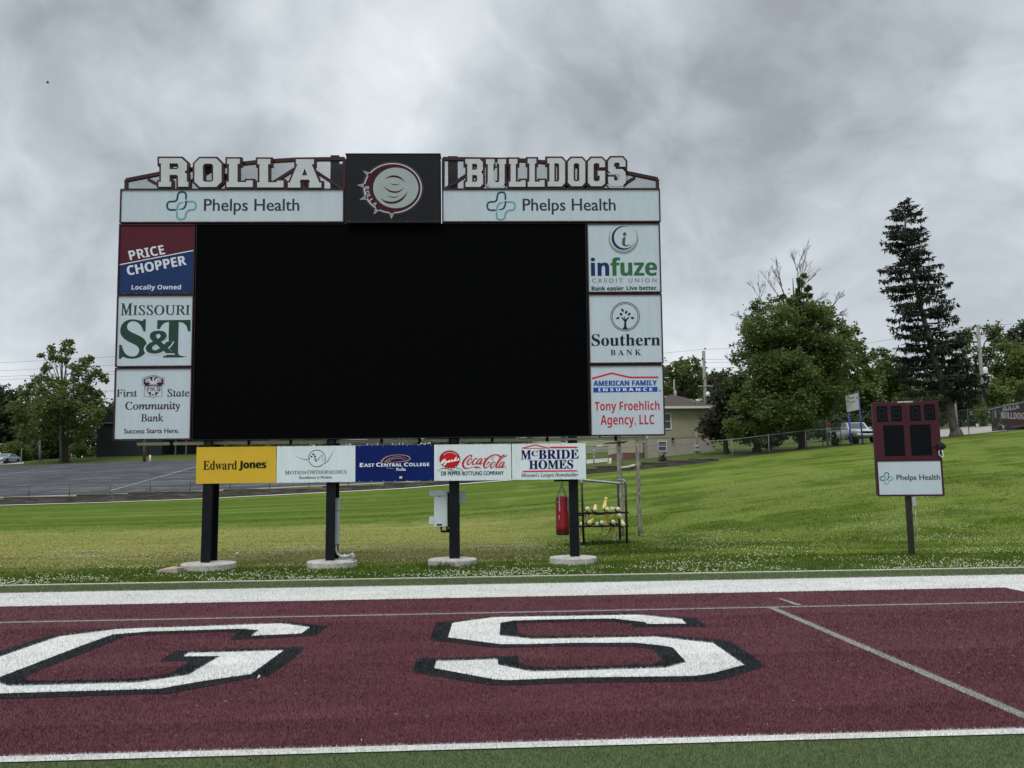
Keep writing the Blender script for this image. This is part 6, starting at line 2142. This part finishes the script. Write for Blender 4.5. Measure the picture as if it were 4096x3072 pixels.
def tree(name, label, cat, Y, base_px, blobs, mat, leaf=0.3, dens=1.0, trunk=(0.35, 0.12), bark=None, fork=0.35, group=None, seed=1, depth=0.8, sub=12, twigs=None, hollow=0.5, limbs=1.0):
    rng = np.random.default_rng(seed)
    rnd = random.Random(seed)
    thin = 0.45 if seed == 21 else 0.7
    B_ = at(base_px[0], base_px[1], Y)
    bz = H(B_.x, Y)
    root = empty(name, (B_.x, Y, bz))
    tag(root, label, cat, group)
    off = Vector(root.location)
    xs = [b[0] for b in blobs]
    cx_ = sum(xs) / len(xs)
    half = (max(xs) - min(xs)) / 2 + 20
    Rw = half / F * Y
    C, R3, NN, cent = [], [], [], []
    for b in blobs:
        bx, by, br = b[:3]
        lim = math.sqrt(max(0.05, 1 - min(1, abs(bx - cx_) / half) ** 2))
        for rep in range(2 if br > 55 else 1):
            dy = rng.uniform(-1, 1) * lim * Rw * depth
            if rep == 0 and br > 55:
                dy = -abs(dy)
            c = np.array(at(bx + (rng.uniform(-.2, .2) * br if rep else 0), by + (rng.uniform(-.2, .2) * br if rep else 0), Y + dy))
            r = br / F * (Y + dy) * (0.95 if rep == 0 else 0.84)
            cent.append((c, r))
            for k in range(int(sub * 1.9)):
                d = rng.normal(0, 1, 3)
                d /= np.linalg.norm(d)
                d[2] *= 0.85
                rr = r * rng.uniform(hollow, 1.0)
                C.append(c + d * rr)
                sr = r * rng.uniform(0.24, 0.5)
                R3.append((sr, sr, sr * 0.75))
                NN.append(max(5, int(dens * 13 * (sr / leaf) ** 2)))
    for (c, r) in list(cent):
        for k in range(8):          # stray sprays that break up the outline
            d = rng.normal(0, 1, 3)
            d /= np.linalg.norm(d)
            C.append(np.array(c) + d * r * rng.uniform(.95, 1.5))
            sr = r * rng.uniform(.12, .2)
            R3.append((sr, sr, sr * .8))
            NN.append(max(5, int(dens * 11 * (sr / leaf) ** 2)))
    V, Fc = leaf_cards(np.array(C), np.array(R3), np.array(NN), leaf, rng)
    npmesh('crown', V - np.array(off), Fc, mat, root)
    # trunk and limbs
    low = max(b[1] + b[2] for b in blobs)
    topc = np.array(at(cx_, min(b[1] for b in blobs) + 10, Y))
    fk = Vector((B_.x, Y, bz)).lerp(Vector(topc), fork)
    fk.x += rnd.uniform(-.2, .2)
    mb = MB()
    mb.tube([Vector((B_.x, Y, bz - 0.3)), Vector((B_.x, Y, bz + 0.25)), Vector((B_.x, Y, bz)).lerp(fk, .5) + Vector((rnd.uniform(-.15, .15), 0, 0)), fk, fk.lerp(Vector(topc), .5), Vector(topc)],
            [trunk[0] * 1.5, trunk[0] * 1.05, trunk[0] * 0.9, trunk[0] * 0.75, trunk[1], 0.02], 10)
    for (c, r) in cent:
        if rnd.random() > limbs:
            continue
        c = Vector(c)
        t = rnd.uniform(0.05, 0.75)
        s = fk.lerp(Vector(topc), t * 0.7) if c.z > fk.z else Vector((B_.x, Y, bz)).lerp(fk, rnd.uniform(.75, 1))
        if s.z > c.z:
            s = fk
        m_ = s.lerp(c, .5) + Vector((rnd.uniform(-.3, .3), rnd.uniform(-.3, .3), (c - s).length * 0.10))
        mb.tube([s, m_, c], [trunk[1] * thin, trunk[1] * thin * .55, 0.02], 6)
        for k in range(3):
            e = c + Vector((rnd.uniform(-1, 1), rnd.uniform(-1, 1), rnd.uniform(-.4, .9))) * r * .9
            mb.tube([m_.lerp(c, rnd.uniform(.4, .9)), e], [trunk[1] * 0.2 + .01, 0.008], 4)
    trk = mb.build('trunk', bark or M_BARK, root, tuple(off))
    if twigs:
        tw = MB()

        def grow(p, d, L, r, lv):
            e = p + d * L
            mid_ = p + d * L * .5 + Vector((rnd.uniform(-1, 1), rnd.uniform(-.3, .3), rnd.uniform(-1, 1))) * L * .05
            tw.tube([p, mid_, e], [r, r * .8, r * .55], 5)
            if lv == 0:
                return
            for k in range(4 if lv > 1 else 6):
                t = rnd.uniform(.35, 1.0)
                q = p + d * L * t
                nd = (d + Vector((rnd.uniform(-.65, .65), rnd.uniform(-.5, .5), rnd.uniform(-.25, .55)))).normalized()
                grow(q, nd, L * rnd.uniform(.4, .62), r * .5, lv - 1)
        for (a, b, r_) in twigs:
            A_, E_ = at(*a, Y - .3), at(*b, Y - .3)
            d = (E_ - A_)
            grow(A_, d.normalized(), d.length * .72, r_, 3)
        tw.build('dead_twigs', pm('dead_twig', (0.12, 0.105, 0.095), 0.9, var=0.2), root, tuple(off))
    return root


L_MAPLE = leafmat('leaf_maple', (0.044, 0.070, 0.018), (0.150, 0.200, 0.056), 0.36)
L_OAK = leafmat('leaf_oak', (0.048, 0.070, 0.016), (0.145, 0.185, 0.048), 0.34)
L_DARK = leafmat('leaf_dark', (0.018, 0.030, 0.012), (0.058, 0.080, 0.028), 0.25)
L_BACK = leafmat('leaf_back', (0.036, 0.060, 0.015), (0.105, 0.145, 0.036), 0.3)
L_BRIGHT = leafmat('leaf_bright', (0.045, 0.075, 0.014), (0.120, 0.165, 0.035), 0.3)
L_PURPLE = leafmat('leaf_brown', (0.022, 0.027, 0.012), (0.074, 0.072, 0.034), 0.15)
L_SPRUCE = leafmat('needle_spruce', (0.010, 0.015, 0.009), (0.034, 0.044, 0.026), 0.1)

z6 = lambda L: [(2900 + a / 1.907, 980 + b / 1.907, r) for a, b, r in L]
tree('maple_tree', 'big dense green maple with bare dead twigs sticking out of its top', 'tree', 62.0, (3211, 1800),
     z6([(600, 235, 11), (560, 270, 9), (580, 300, 12), (630, 330, 14), (555, 345, 10), (540, 395, 16), (600, 385, 14), (650, 385, 10), (440, 395, 12), (500, 430, 20), (262, 480, 40), (380, 460, 42), (510, 490, 58), (680, 530, 58), (790, 515, 36), (200, 560, 34), (250, 640, 64), (430, 600, 80), (640, 620, 85), (820, 640, 55), (920, 655, 40), (1000, 662, 20),
         (200, 770, 66), (400, 770, 95), (600, 790, 95), (800, 780, 75), (895, 720, 44), (110, 880, 42), (280, 930, 85), (500, 950, 95), (720, 930, 92), (870, 900, 52), (110, 1050, 55), (330, 1070, 95), (560, 1090, 95), (750, 1090, 88), (880, 1050, 46), (150, 1200, 60), (350, 1240, 90), (550, 1240, 88), (720, 1220, 72), (840, 1180, 40),
         (110, 1370, 50), (250, 1390, 55), (420, 1340, 52), (600, 1330, 46), (70, 1450, 28), (190, 1470, 26)]),
     L_MAPLE, leaf=0.20, dens=0.95, trunk=(0.30, 0.17), fork=0.3, seed=5, depth=0.75, hollow=0.62,
     twigs=[((3150, 1215), (3096, 1040), 0.05), ((3188, 1205), (3190, 1022), 0.05), ((3200, 1200), (3215, 1030), 0.045), ((3210, 1150), (3275, 1080), 0.03), ((3225, 1235), (3300, 1180), 0.04), ((3310, 1245), (3368, 1178), 0.04), ((3320, 1265), (3395, 1255), 0.04),
            ((3042, 1255), (3039, 1120), 0.04), ((3000, 1290), (2937, 1255), 0.035), ((3000, 1320), (2950, 1318), 0.03), ((3120, 1190), (3058, 1110), 0.035), ((2935, 1450), (2906, 1430), 0.06)])
tree('maple_sapling', 'slim leafy tree growing under the big maple beside the fence', 'tree', 64.0, (3027, 1796), [(3010, 1700, 45), (3040, 1690, 45), (2985, 1735, 32), (3065, 1725, 30), (3020, 1650, 45)], L_MAPLE, leaf=0.24, trunk=(0.32, 0.08), fork=0.3, seed=8)
tree('brown_leaf_tree', 'low spreading tree with dark brownish foliage against the tan house', 'tree', 65.0, (2905, 1800),
     [(2889, 1524, 44), (2925, 1560, 67), (2885, 1585, 51), (2907, 1632, 63), (2882, 1680, 63), (2850, 1712, 49), (2925, 1700, 63), (2815, 1722, 24), (2870, 1740, 44), (2955, 1640, 61), (2940, 1600, 61), (2838, 1738, 27), (2990, 1690, 50), (2975, 1740, 36), (2820, 1690, 22), (2800, 1715, 14)], L_PURPLE, leaf=0.2, dens=0.9, trunk=(0.22, 0.07), fork=0.2, seed=9, hollow=.35)
z5 = lambda L: [(2640 + a / 5.183, 1380 + b / 5.183, r) for a, b, r in L]
tree('broadleaf_tree', 'rounded green tree standing behind the tan house and the bare pole', 'tree', 104.0, (2735, 1660),
     z5([(150, 490, 22), (370, 385, 20), (500, 380, 20), (715, 320, 16), (650, 440, 36), (300, 540, 44), (800, 560, 30), (200, 700, 44), (450, 690, 50), (700, 740, 46), (350, 880, 46), (700, 930, 42), (150, 900, 40), (550, 1000, 40), (900, 700, 25)]), L_OAK, leaf=0.36, trunk=(0.4, 0.15), seed=11, sub=10)
tree('broadleaf_tree', 'low dull green tree behind the brownish tree and the bare pole', 'tree', 112.0, (2850, 1660), z5([(1000, 700, 30), (1100, 660, 24), (1200, 640, 20), (1050, 800, 40), (1000, 920, 40), (1250, 780, 40), (1350, 680, 24)]), L_DARK, leaf=0.36, seed=12, sub=10)
z7 = lambda L: [(3400 + a / 1.5216, 760 + b / 1.5216, r) for a, b, r in L]
tree('broadleaf_tree', 'light green full tree between the big maple and the spruce', 'tree', 92.0, (3440, 1745), z7([(60, 950, 28), (20, 960, 30), (50, 1040, 52), (-20, 1040, 50), (120, 1140, 58), (60, 1230, 62), (-20, 1200, 60), (140, 1240, 50), (150, 1320, 44), (60, 1340, 50), (-30, 1330, 50), (-60, 1120, 40)]), L_BRIGHT, leaf=0.34, trunk=(0.4, 0.14), seed=13, sub=12)
tree('broadleaf_tree', 'mid green tree right behind the leaning spruce', 'tree', 98.0, (3560, 1730), z7([(200, 990, 26), (150, 1000, 24), (230, 1060, 50), (180, 1120, 48), (280, 1130, 56), (240, 1210, 56), (330, 1230, 50), (300, 1300, 50), (220, 1310, 44), (400, 1300, 46)]), L_BACK, leaf=0.36, trunk=(0.4, 0.14), seed=14, sub=12)
tree('broadleaf_tree', 'open crowned tree behind the transformer pole', 'tree', 104.0, (3930, 1690), z7([(720, 870, 30), (690, 900, 34), (860, 860, 38), (900, 900, 36), (900, 940, 36), (800, 990, 36), (710, 960, 34), (860, 1000, 30), (780, 1060, 40), (680, 1040, 34), (740, 1130, 50), (840, 1120, 46), (660, 1130, 44)]), L_BACK, leaf=0.38, trunk=(0.4, 0.18), seed=15, sub=9, hollow=.6)
tree('broadleaf_tree', 'dark green tree filling the space over the trailer', 'tree', 96.0, (4070, 1690), z7([(950, 980, 40), (1010, 960, 36), (960, 1050, 55), (1040, 1040, 56), (920, 1100, 46), (1000, 1130, 56), (1100, 1000, 60), (1100, 1120, 60), (1150, 1060, 60)]), L_OAK, leaf=0.36, trunk=(0.45, 0.18), seed=16, sub=12)
tree('pine_tree', 'dark pine whose top rises highest over the trailer', 'tree', 112.0, (4095, 1680), z7([(1045, 810, 14), (1060, 840, 24), (1000, 860, 20), (1080, 880, 30), (980, 890, 24), (1040, 900, 36), (960, 930, 24), (1100, 940, 40), (1020, 950, 40), (930, 920, 14)]), L_DARK, leaf=0.34, trunk=(0.3, 0.12), seed=17, sub=9)
for k, (bl, nm, lab, mt, Y) in enumerate((
        ([(820, 1230, 36), (880, 1220, 36), (940, 1230, 34), (850, 1280, 36), (930, 1290, 36), (980, 1240, 30), (800, 1350, 34), (800, 1392, 28), (860, 1385, 30), (920, 1375, 30), (980, 1340, 34), (980, 1368, 28), (1040, 1330, 34)], 'shrub', 'bright green shrub between transformer pole and trailer roof', L_BRIGHT, 84),
        ([(1000, 1190, 34), (1050, 1180, 30), (1030, 1230, 38), (1100, 1220, 44)], 'shrub', 'light green shrub peeping over the trailer roof', L_BRIGHT, 84),
        ([(560, 1280, 40), (640, 1260, 40), (700, 1290, 40), (600, 1330, 38), (690, 1340, 34), (760, 1270, 36), (770, 1330, 30), (560, 1395, 30), (620, 1400, 30), (680, 1400, 30), (740, 1395, 30)], 'shrub', 'dark thicket behind the trunk of the spruce', L_DARK, 88),
        ([(420, 1330, 36), (480, 1290, 36), (350, 1360, 34), (520, 1350, 34), (450, 1390, 30)], 'shrub', 'dark green thicket rising behind the clock board', L_BACK, 88))):
    tree(nm, lab, 'shrub', Y, (3400 + sum(b[0] for b in bl) / len(bl) / 1.5216, 1720), z7(bl), mt, leaf=0.3, trunk=(0.12, 0.05), seed=30 + k, sub=10, fork=.2)
# the dim hedge line under the maples by the pickup
tree('hedge', 'dark hedge behind the white pickup under the trees', 'hedge', 84.0, (3330, 1752), [(2990, 1745, 34), (3060, 1735, 40), (3120, 1715, 48), (3180, 1720, 46), (3240, 1705, 52), (3300, 1710, 50), (3350, 1695, 52), (3400, 1700, 50), (3450, 1695, 50), (3510, 1690, 52), (3570, 1690, 50), (3630, 1680, 48), (3100, 1745, 30), (3200, 1745, 30), (3300, 1740, 30), (3400, 1735, 30), (3500, 1728, 30), (3600, 1722, 30)], L_DARK, leaf=0.3, trunk=(0.12, 0.05), seed=40, sub=12, depth=.2, limbs=.4)
tree('shrub', 'round dark shrub between the big maple trunk and the sapling', 'shrub', 66.0, (3085, 1790), [(3070, 1772, 22), (3095, 1768, 24), (3110, 1778, 16), (3060, 1782, 14)], L_DARK, leaf=0.16, trunk=(0.06, 0.03), seed=41, depth=.5, sub=9)
tree('shrub', 'small dark shrub on top of the timber wall under the basement window', 'shrub', 59.5, (2652, 1850), [(2648, 1834, 13), (2655, 1822, 10), (2660, 1840, 12), (2643, 1844, 9)], L_DARK, leaf=0.11, trunk=(0.04, 0.02), seed=42, depth=.8, sub=8)
tree('vine_stump', 'ivy covered stump by the fence just before the pickup', 'stump', 63.5, (3340, 1790), [(3338, 1750, 12), (3345, 1765, 15), (3336, 1775, 14), (3346, 1782, 14), (3334, 1735, 9)], L_DARK, leaf=0.13, trunk=(0.2, 0.06), seed=43, depth=.8, sub=8)

# broad tree on the left, and the woods behind it
zL = lambda L: [(a / 2.074, 1300 + b / 2.074, r) for a, b, r in L]
tree('broadleaf_tree', 'broad open tree with a tall leaning top past the parking lot', 'tree', 119.0, (258, 1836),
     zL([(590, 135, 11.5), (550, 160, 18.7), (600, 210, 14.4), (540, 220, 21.6), (430, 190, 13.0), (420, 230, 21.6), (340, 245, 10.1), (470, 290, 25.9), (540, 290, 18.7), (390, 340, 17.3), (370, 370, 11.5), (720, 290, 17.3), (760, 280, 10.1), (710, 330, 27.4), (620, 350, 25.9), (800, 390, 23.0), (850, 420, 17.3), (880, 460, 11.5), (640, 420, 30.2), (740, 440, 28.8), (350, 450, 27.4), (300, 470, 20.2), (250, 510, 20.2), (440, 470, 24.5), (400, 540, 43.2), (540, 520, 40.3), (690, 530, 40.3), (780, 570, 36.0), (250, 600, 45.0), (400, 650, 55.8), (560, 640, 55.8), (700, 640, 54.0), (800, 650, 30.6), (150, 670, 36.0), (100, 690, 23.4), (280, 720, 52.2), (430, 760, 52.2), (600, 760, 54.0), (740, 740, 46.8), (200, 790, 41.4), (330, 840, 46.8), (480, 870, 43.2), (640, 860, 46.8), (760, 830, 36.0), (220, 880, 32.4), (180, 930, 19.8), (400, 920, 32.4), (590, 930, 32.4), (720, 910, 30.6), (300, 930, 23.4)]),
     L_OAK, leaf=0.36, dens=1.0, trunk=(0.60, 0.16), fork=0.30, seed=21, sub=10, hollow=.45)
tree('broadleaf_tree', 'dark tree cut off by the picture edge behind the saloon car', 'tree', 142.0, (30, 1840), zL([(0, 540, 16), (20, 590, 40), (80, 600, 36), (140, 560, 26), (30, 660, 56), (100, 690, 52), (-60, 640, 60), (60, 780, 60), (150, 760, 50), (-50, 780, 60), (20, 880, 60), (120, 890, 56), (-40, 900, 50)]), L_DARK, leaf=0.46, trunk=(0.5, 0.2), seed=22, sub=9)
tree('shrub', 'yellowish green shrub right behind the saloon car', 'shrub', 131.0, (60, 1840), zL([(60, 1030, 30), (130, 1020, 34), (180, 1060, 34), (20, 1020, 26), (230, 1080, 32), (110, 1080, 36), (270, 1070, 24), (190, 1100, 26)]), L_OAK, leaf=0.34, trunk=(0.12, 0.05), seed=23, sub=10)
tree('shrub', 'dark evergreen shrub behind the trunk of the broad tree', 'shrub', 134.0, (205, 1835), zL([(380, 1010, 36), (440, 1020, 36), (360, 1070, 34), (430, 1080, 36), (490, 1060, 32), (320, 1040, 30), (330, 960, 34), (440, 950, 36)]), L_DARK, leaf=0.34, trunk=(0.12, 0.05), seed=24, sub=10)
tree('shrub', 'rounded grey green shrub between broad tree and black shed', 'shrub', 131.0, (335, 1832), zL([(630, 1020, 26), (680, 1020, 28), (640, 1070, 28), (700, 1060, 26), (740, 1070, 20), (660, 980, 18)]), L_OAK, leaf=0.28, trunk=(0.1, 0.04), seed=25, sub=10)
tree('broadleaf_tree', 'small rounded tree showing over the roof of the black shed', 'tree', 170.0, (425, 1800), zL([(860, 710, 22), (910, 720, 24), (880, 760, 26), (950, 740, 30), (820, 760, 20), (1000, 740, 30), (760, 980, 40), (700, 960, 36)]), L_DARK, leaf=0.5, trunk=(0.3, 0.12), seed=26, sub=9)
# hedges and trees glimpsed in the slit under the screen
for k, (xa, xb_, yt, mt, lab, Y) in enumerate(((905, 1060, 1760, L_BACK, 'green hedge glimpsed under the screen over the yellow sign', 118), (1080, 1330, 1758, L_OAK, 'green hedge glimpsed under the screen over the dotted wave sign', 116), (1640, 1790, 1758, L_DARK, 'dark hedge glimpsed under the screen over the swirl sign', 112), (1850, 2170, 1757, L_BACK, 'long hedge glimpsed under the screen over the bottle cap sign', 112), (640, 900, 1752, L_DARK, 'dark hedge beside the black shed', 140))):
    n_ = max(3, int((xb_ - xa) / 42))
    tree('hedge', lab, 'hedge', Y, ((xa + xb_) / 2, 1830), [(xa + (xb_ - xa) * (i + .5) / n_, yt + 25 + 12 * (i % 2), 32) for i in range(n_)] + [(xa + (xb_ - xa) * (i + .5) / n_, yt + 58, 30) for i in range(n_)], mt, leaf=0.4, trunk=(0.1, 0.05), seed=50 + k, sub=9, depth=.12, limbs=.3)
# far trees that close the view beyond the houses
for k in range(16):
    px = -420 + k * 320 + random.uniform(-60, 60)
    Y = random.uniform(190, 250)
    hz = 1942 - 0.0115 * px
    top_ = {0: 1640, 1: 1620, 2: 1640}.get(k, 1640) if px < 2600 else 1560 - 0.03 * (px - 2600)
    rr = 62
    bl = [(px + dx, top_ + dy, rr * s) for dx, dy, s in ((-70, 30, .9), (0, 0, 1), (70, 35, .9), (-110, 95, .95), (-30, 90, 1), (50, 100, 1), (120, 100, .9), (-80, 160, 1), (10, 165, 1), (90, 165, 1))]
    tree('far_tree', 'distant tree in the line closing the view', 'tree', Y, (px, 1800), bl, (L_DARK, L_BACK, L_OAK)[k % 3], leaf=0.75, dens=0.8, trunk=(0.4, 0.2), seed=70 + k, sub=8, group='distant trees beyond the houses', limbs=.4)


# leaning spruce
def spruce(Y):
    rng = random.Random(4)
    nr = np.random.default_rng(4)
    path = [(3827, 1768), (3812, 1690), (3788, 1581), (3748, 1470), (3718, 1360), (3689, 1253), (3655, 1120), (3623, 990), (3621, 890), (3620, 802)]
    Pt = [at(x, y, Y) for x, y in path]
    base = Vector((Pt[0].x, Y, H(Pt[0].x, Y)))
    root = empty('spruce_tree', base)
    tag(root, 'tall leaning dark spruce with drooping branches, tallest tree in view', 'tree')
    off = tuple(base)
    Pt[0] = base - Vector((0, 0, .2))
    rad = [.36, .27, .24, .215, .19, .165, .13, .09, .06, .02]
    mb = MB().tube(Pt, rad, 10)
    mb.tube([base - Vector((0, 0, .3)), base + Vector((0, 0, .45)), base.lerp(Pt[1], .6)], [.62, .36, .28], 10)

    def tr(y):
        for a, b in zip(path[:-1], path[1:]):
            if b[1] <= y <= a[1]:
                t = (a[1] - y) / (a[1] - b[1])
                return at(a[0] + (b[0] - a[0]) * t, y, Y)
        return Pt[-1]
    prof = [(800, 6), (840, 48), (880, 72), (930, 88), (1000, 98), (1060, 105), (1120, 135), (1180, 140), (1240, 128), (1300, 158), (1370, 130), (1430, 150), (1480, 178), (1540, 176), (1590, 150), (1620, 90)]
    C, D = [], []
    cards_P, cards_A, cards_S = [], [], []
    y = 806.0
    while y < 1612:
        w_ = 1.07 * np.interp(y, [p[0] for p in prof], [p[1] for p in prof]) / F * Y
        n = 6 if y < 950 else 8
        a0 = rng.uniform(0, 6.28)
        for k in range(n):
            az = a0 + 2 * math.pi * k / n + rng.uniform(-.3, .3)
            if k < 2:
                az = math.pi * k + rng.uniform(-.25, .25)
            L = w_ * (rng.uniform(.68, 1.12) if k < 2 else rng.uniform(.45, 1.0))
            if k > 1 and rng.random() < .15:
                continue
            o = tr(max(803, y + rng.uniform(-15, 15)))
            d = Vector((math.cos(az), math.sin(az), 0))
            droop = rng.uniform(.14, .30) * (1 if y > 900 else .3)
            pts = []
            for s in range(7):
                t = s / 6
                pts.append(o + d * L * t + Vector((0, 0, L * (.14 * t - droop * 1.7 * t * t + (.16 + droop * .6) * t ** 3))))
            mb.tube(pts, [.05 * (1 - s / 7) * (.5 + w_ / 4) + .008 for s in range(7)], 5)
            m = int((21 + (12 if y > 1360 else 0)) * L + 7)
            for q in range(m):
                t = rng.uniform(.10, 1.0) ** .8
                i = min(5, int(t * 6))
                p = pts[i].lerp(pts[i + 1], t * 6 - i)
                side = Vector((-d.y, d.x, 0)) * rng.uniform(-1, 1) * (.10 + L * .17 * (1 - t * .7))
                p = p + side
                if rng.random() < .55:
                    a = Vector((rng.uniform(-.3, .3), rng.uniform(-.3, .3), -1.0))
                    hang = rng.uniform(.15, .42) * min(1.2, .45 + L * .25)
                else:
                    a = d * rng.uniform(.3, 1) + (side.normalized() if side.length > .01 else d) * .8 + Vector((0, 0, rng.uniform(-.35, .1)))
                    hang = rng.uniform(.18, .38)
                a.normalize()
                cards_P.append(p)
                cards_A.append(a)
                cards_S.append(hang)
        y += (17 if y < 950 else 27) + 9 * rng.random()
    P_ = np.array([tuple(p) for p in cards_P])
    A_ = np.array([tuple(p) for p in cards_A])
    S_ = np.array(cards_S)[:, None]
    n = len(P_)
    rep = 2
    P_, A_, S_ = np.repeat(P_, rep, 0), np.repeat(A_, rep, 0), np.repeat(S_, rep, 0)
    P_ = P_ + nr.normal(0, .05, P_.shape)
    A_ = A_ + nr.normal(0, .22, A_.shape)
    b = np.cross(A_, nr.normal(0, 1, A_.shape))
    b /= np.linalg.norm(b, axis=1, keepdims=True)
    wd = 0.04 + .03 * nr.random((len(P_), 1))
    V = np.empty((len(P_), 4, 3), np.float32)
    V[:, 0] = P_
    V[:, 1] = P_ + A_ * S_ * .4 + b * wd
    V[:, 2] = P_ + A_ * S_
    V[:, 3] = P_ + A_ * S_ * .4 - b * wd
    npmesh('needles', V.reshape(-1, 3) - np.array(off), np.arange(4 * len(P_)).reshape(-1, 4), L_SPRUCE, root)
    mb.build('trunk', M_BARKG, root, off)


spruce(56.5)


# ------------------------------------------------------------------ grass blades and clover
def build_grass():
    rng = np.random.default_rng(11)
    Xs, Ys, hs = [], [], []
    for (ya, yb, dens, h) in ((20.16, 24.5, 520, .07), (24.5, 30, 230, .055), (30, 40, 90, .055), (40, 46, 30, .05)):
        n = int((yb * yb - ya * ya) / 2 * 1.74 * dens)
        Yp = np.sqrt(rng.uniform(ya * ya, yb * yb, n))
        Xp = rng.uniform(-0.80, 0.94, n) * Yp
        Xs.append(Xp)
        Ys.append(Yp)
        hs.append(np.full(n, h) * rng.uniform(.5, 1.3, n))
    X, Y, h = np.concatenate(Xs), np.concatenate(Ys), np.concatenate(hs)
    clump = np.sin(X * 1.7 + 3 * np.sin(Y * .9)) * np.sin(Y * 2.3 + 2 * np.sin(X * .6))
    h = h * (1 + .35 * clump)
    # shorter where the ground is dry
    dry = (Y > 26) & (Y < 41) & (X / Y < 0.1)
    h = np.where(dry, h * .7, h)
    wd = 0.005 + 0.00030 * Y
    V, T = fibres(X, Y, Hn(X, Y) - 0.004, h, wd, rng, 1.0)
    stuff(npmesh('grass', V, T, grassmat('grass_blades', True)), 'short mown grass on the flat and the bank', 'grass')
    # clover heads
    def heads(X, Y, r):
        Z = Hn(X, Y) + rng.uniform(.045, .085, len(X))
        n = len(X)
        V = np.empty((n, 6, 3), np.float32)
        for k, (a, b, c) in enumerate(((1, 0, 0), (0, 1, 0), (-1, 0, 0), (0, -1, 0), (0, 0, 1), (0, 0, -1))):
            V[:, k] = np.stack([X + a * r, Y + b * r, Z + c * r], -1)
        f = np.array([(0, 1, 4), (1, 2, 4), (2, 3, 4), (3, 0, 4), (1, 0, 5), (2, 1, 5), (3, 2, 5), (0, 3, 5)])
        return V.reshape(-1, 3), (np.arange(n)[:, None, None] * 6 + f[None]).reshape(-1, 3)
    n = 6500
    Y1 = rng.uniform(20.25, 23.6, n)
    X1 = rng.uniform(-.64, .78, n) * Y1
    keep = (np.sin(X1 * 1.1 + 1) + np.sin(X1 * 2.7 + Y1 * 3) * .9 + np.sin(X1 * .45 + 2 * np.sin(Y1)) * .8 + rng.normal(0, .6, n)) > -.1
    keep &= rng.random(n) < np.interp(Y1, [20.2, 21.0, 22.5, 23.6], [1, .9, .55, .2])
    X1, Y1 = X1[keep], Y1[keep]
    # drifts behind the posts and over the right-hand slope
    Xd, Yd = [], []
    for k in range(26):
        c = (rng.uniform(-14, 4), rng.uniform(24.5, 31))
        m = int(rng.uniform(20, 75))
        Xd.append(c[0] + rng.normal(0, .9, m))
        Yd.append(c[1] + rng.normal(0, .22, m))
    m = 5200
    Yq = rng.uniform(23.6, 33, m)
    Xq = rng.uniform(.05, .8, m) * Yq
    kq = (np.sin(Xq * .9) + np.sin(Yq * 2.2 + Xq * .7) + rng.normal(0, .7, m)) > .55
    X1 = np.concatenate([X1, Xq[kq]] + Xd)
    Y1 = np.concatenate([Y1, Yq[kq]] + Yd)
    V, T = heads(X1, Y1, rng.uniform(.011, .019, len(X1)))
    stuff(npmesh('clover_flowers', V, T, pm('clover_white', (0.60, 0.60, 0.47), 0.8, var=0.12, scale=9)), 'white clover heads scattered in the grass beside the kerb', 'clover')
    # weed tufts round the footings and under the rack
    tx, ty, th_ = [], [], []
    for (cx_, cy_, n_, sp, hh) in ((at(1775, 2268, 23.5).x, 23.6, 160, .12, .22), (at(1888, 2262, 23.6).x, 23.7, 220, .16, .16), (at(1720, 2262, 23.8).x, 23.7, 120, .14, .10), (at(2385, 2160, 30).x, 30.1, 420, .55, .22), (at(2440, 2160, 30).x, 30.3, 360, .5, .16), (at(2335, 2165, 30).x, 30.0, 150, .3, .14)):
        tx.append(cx_ + rng.normal(0, sp, n_))
        ty.append(cy_ + rng.normal(0, .1, n_))
        th_.append(hh * rng.uniform(.5, 1.2, n_))
    X, Y, h = np.concatenate(tx), np.concatenate(ty), np.concatenate(th_)
    V, T = fibres(X, Y, Hn(X, Y) - .01, h, np.full(len(X), .012), rng, .8)
    stuff(npmesh('weeds', V, T, leafmat('weed_green', (0.035, 0.06, 0.015), (0.085, 0.13, 0.03), .2)), 'dark weed tufts round the footings and under the training rack', 'weeds')


build_grass()

# ------------------------------------------------------------------ small stray things
def scrap(name, label, px, py, size, mat, cat='paper'):
    p = tp(px, py) if py < 2330 else gp(px, py, 0.03)
    m = MB()
    m.add([(-size, -size * .5, .01), (size * .9, -size * .4, .03), (size, size * .5, .015), (-size * .3, size * .7, .05), (-size * .1, 0, .055)], [(0, 1, 4), (1, 2, 4), (2, 3, 4), (3, 0, 4)])
    o = m.build(name, mat)
    o.location = (p.x, p.y, p.z + .01)
    tag(o, label, cat)


M_PAPER = pm('paper_white', (0.72, 0.72, 0.70), 0.8)
scrap('paper_scrap', 'white scrap of paper on the dry grass between the first two posts', 949, 2217, 0.07, M_PAPER)
scrap('paper_scrap', 'white scrap of paper on maroon turf beside the letter G', 1036, 2720, 0.02, M_PAPER)
bd = MB()
c = Vector((0, 0, 0))
bd.loft([[(x, r * math.cos(t), r * math.sin(t)) for t in np.linspace(0, 2 * math.pi, 7)[:-1]] for x, r in ((-.16, .004), (-.08, .03), (.02, .045), (.1, .03), (.15, .006))], True, True)
bird = bd.build('bird', pm('bird_dark', (0.02, 0.02, 0.022), 0.8))
for sg in (-1, 1):
    MB().add([(.06, 0, .02), (-.05, 0, .02), (-.10, sg * .22, .08), (.0, sg * .30, .06), (.05, sg * .16, .07)], [(0, 1, 2, 3, 4)]).build('wing', pm('bird_dark', (0.02, 0.02, 0.022)), bird)
bird.location = at(190, 331, 70.0)
bird.rotation_euler = (0.1, 0.1, 0.7)
tag(bird, 'tiny dark bird flying high in the cloudy sky', 'bird')
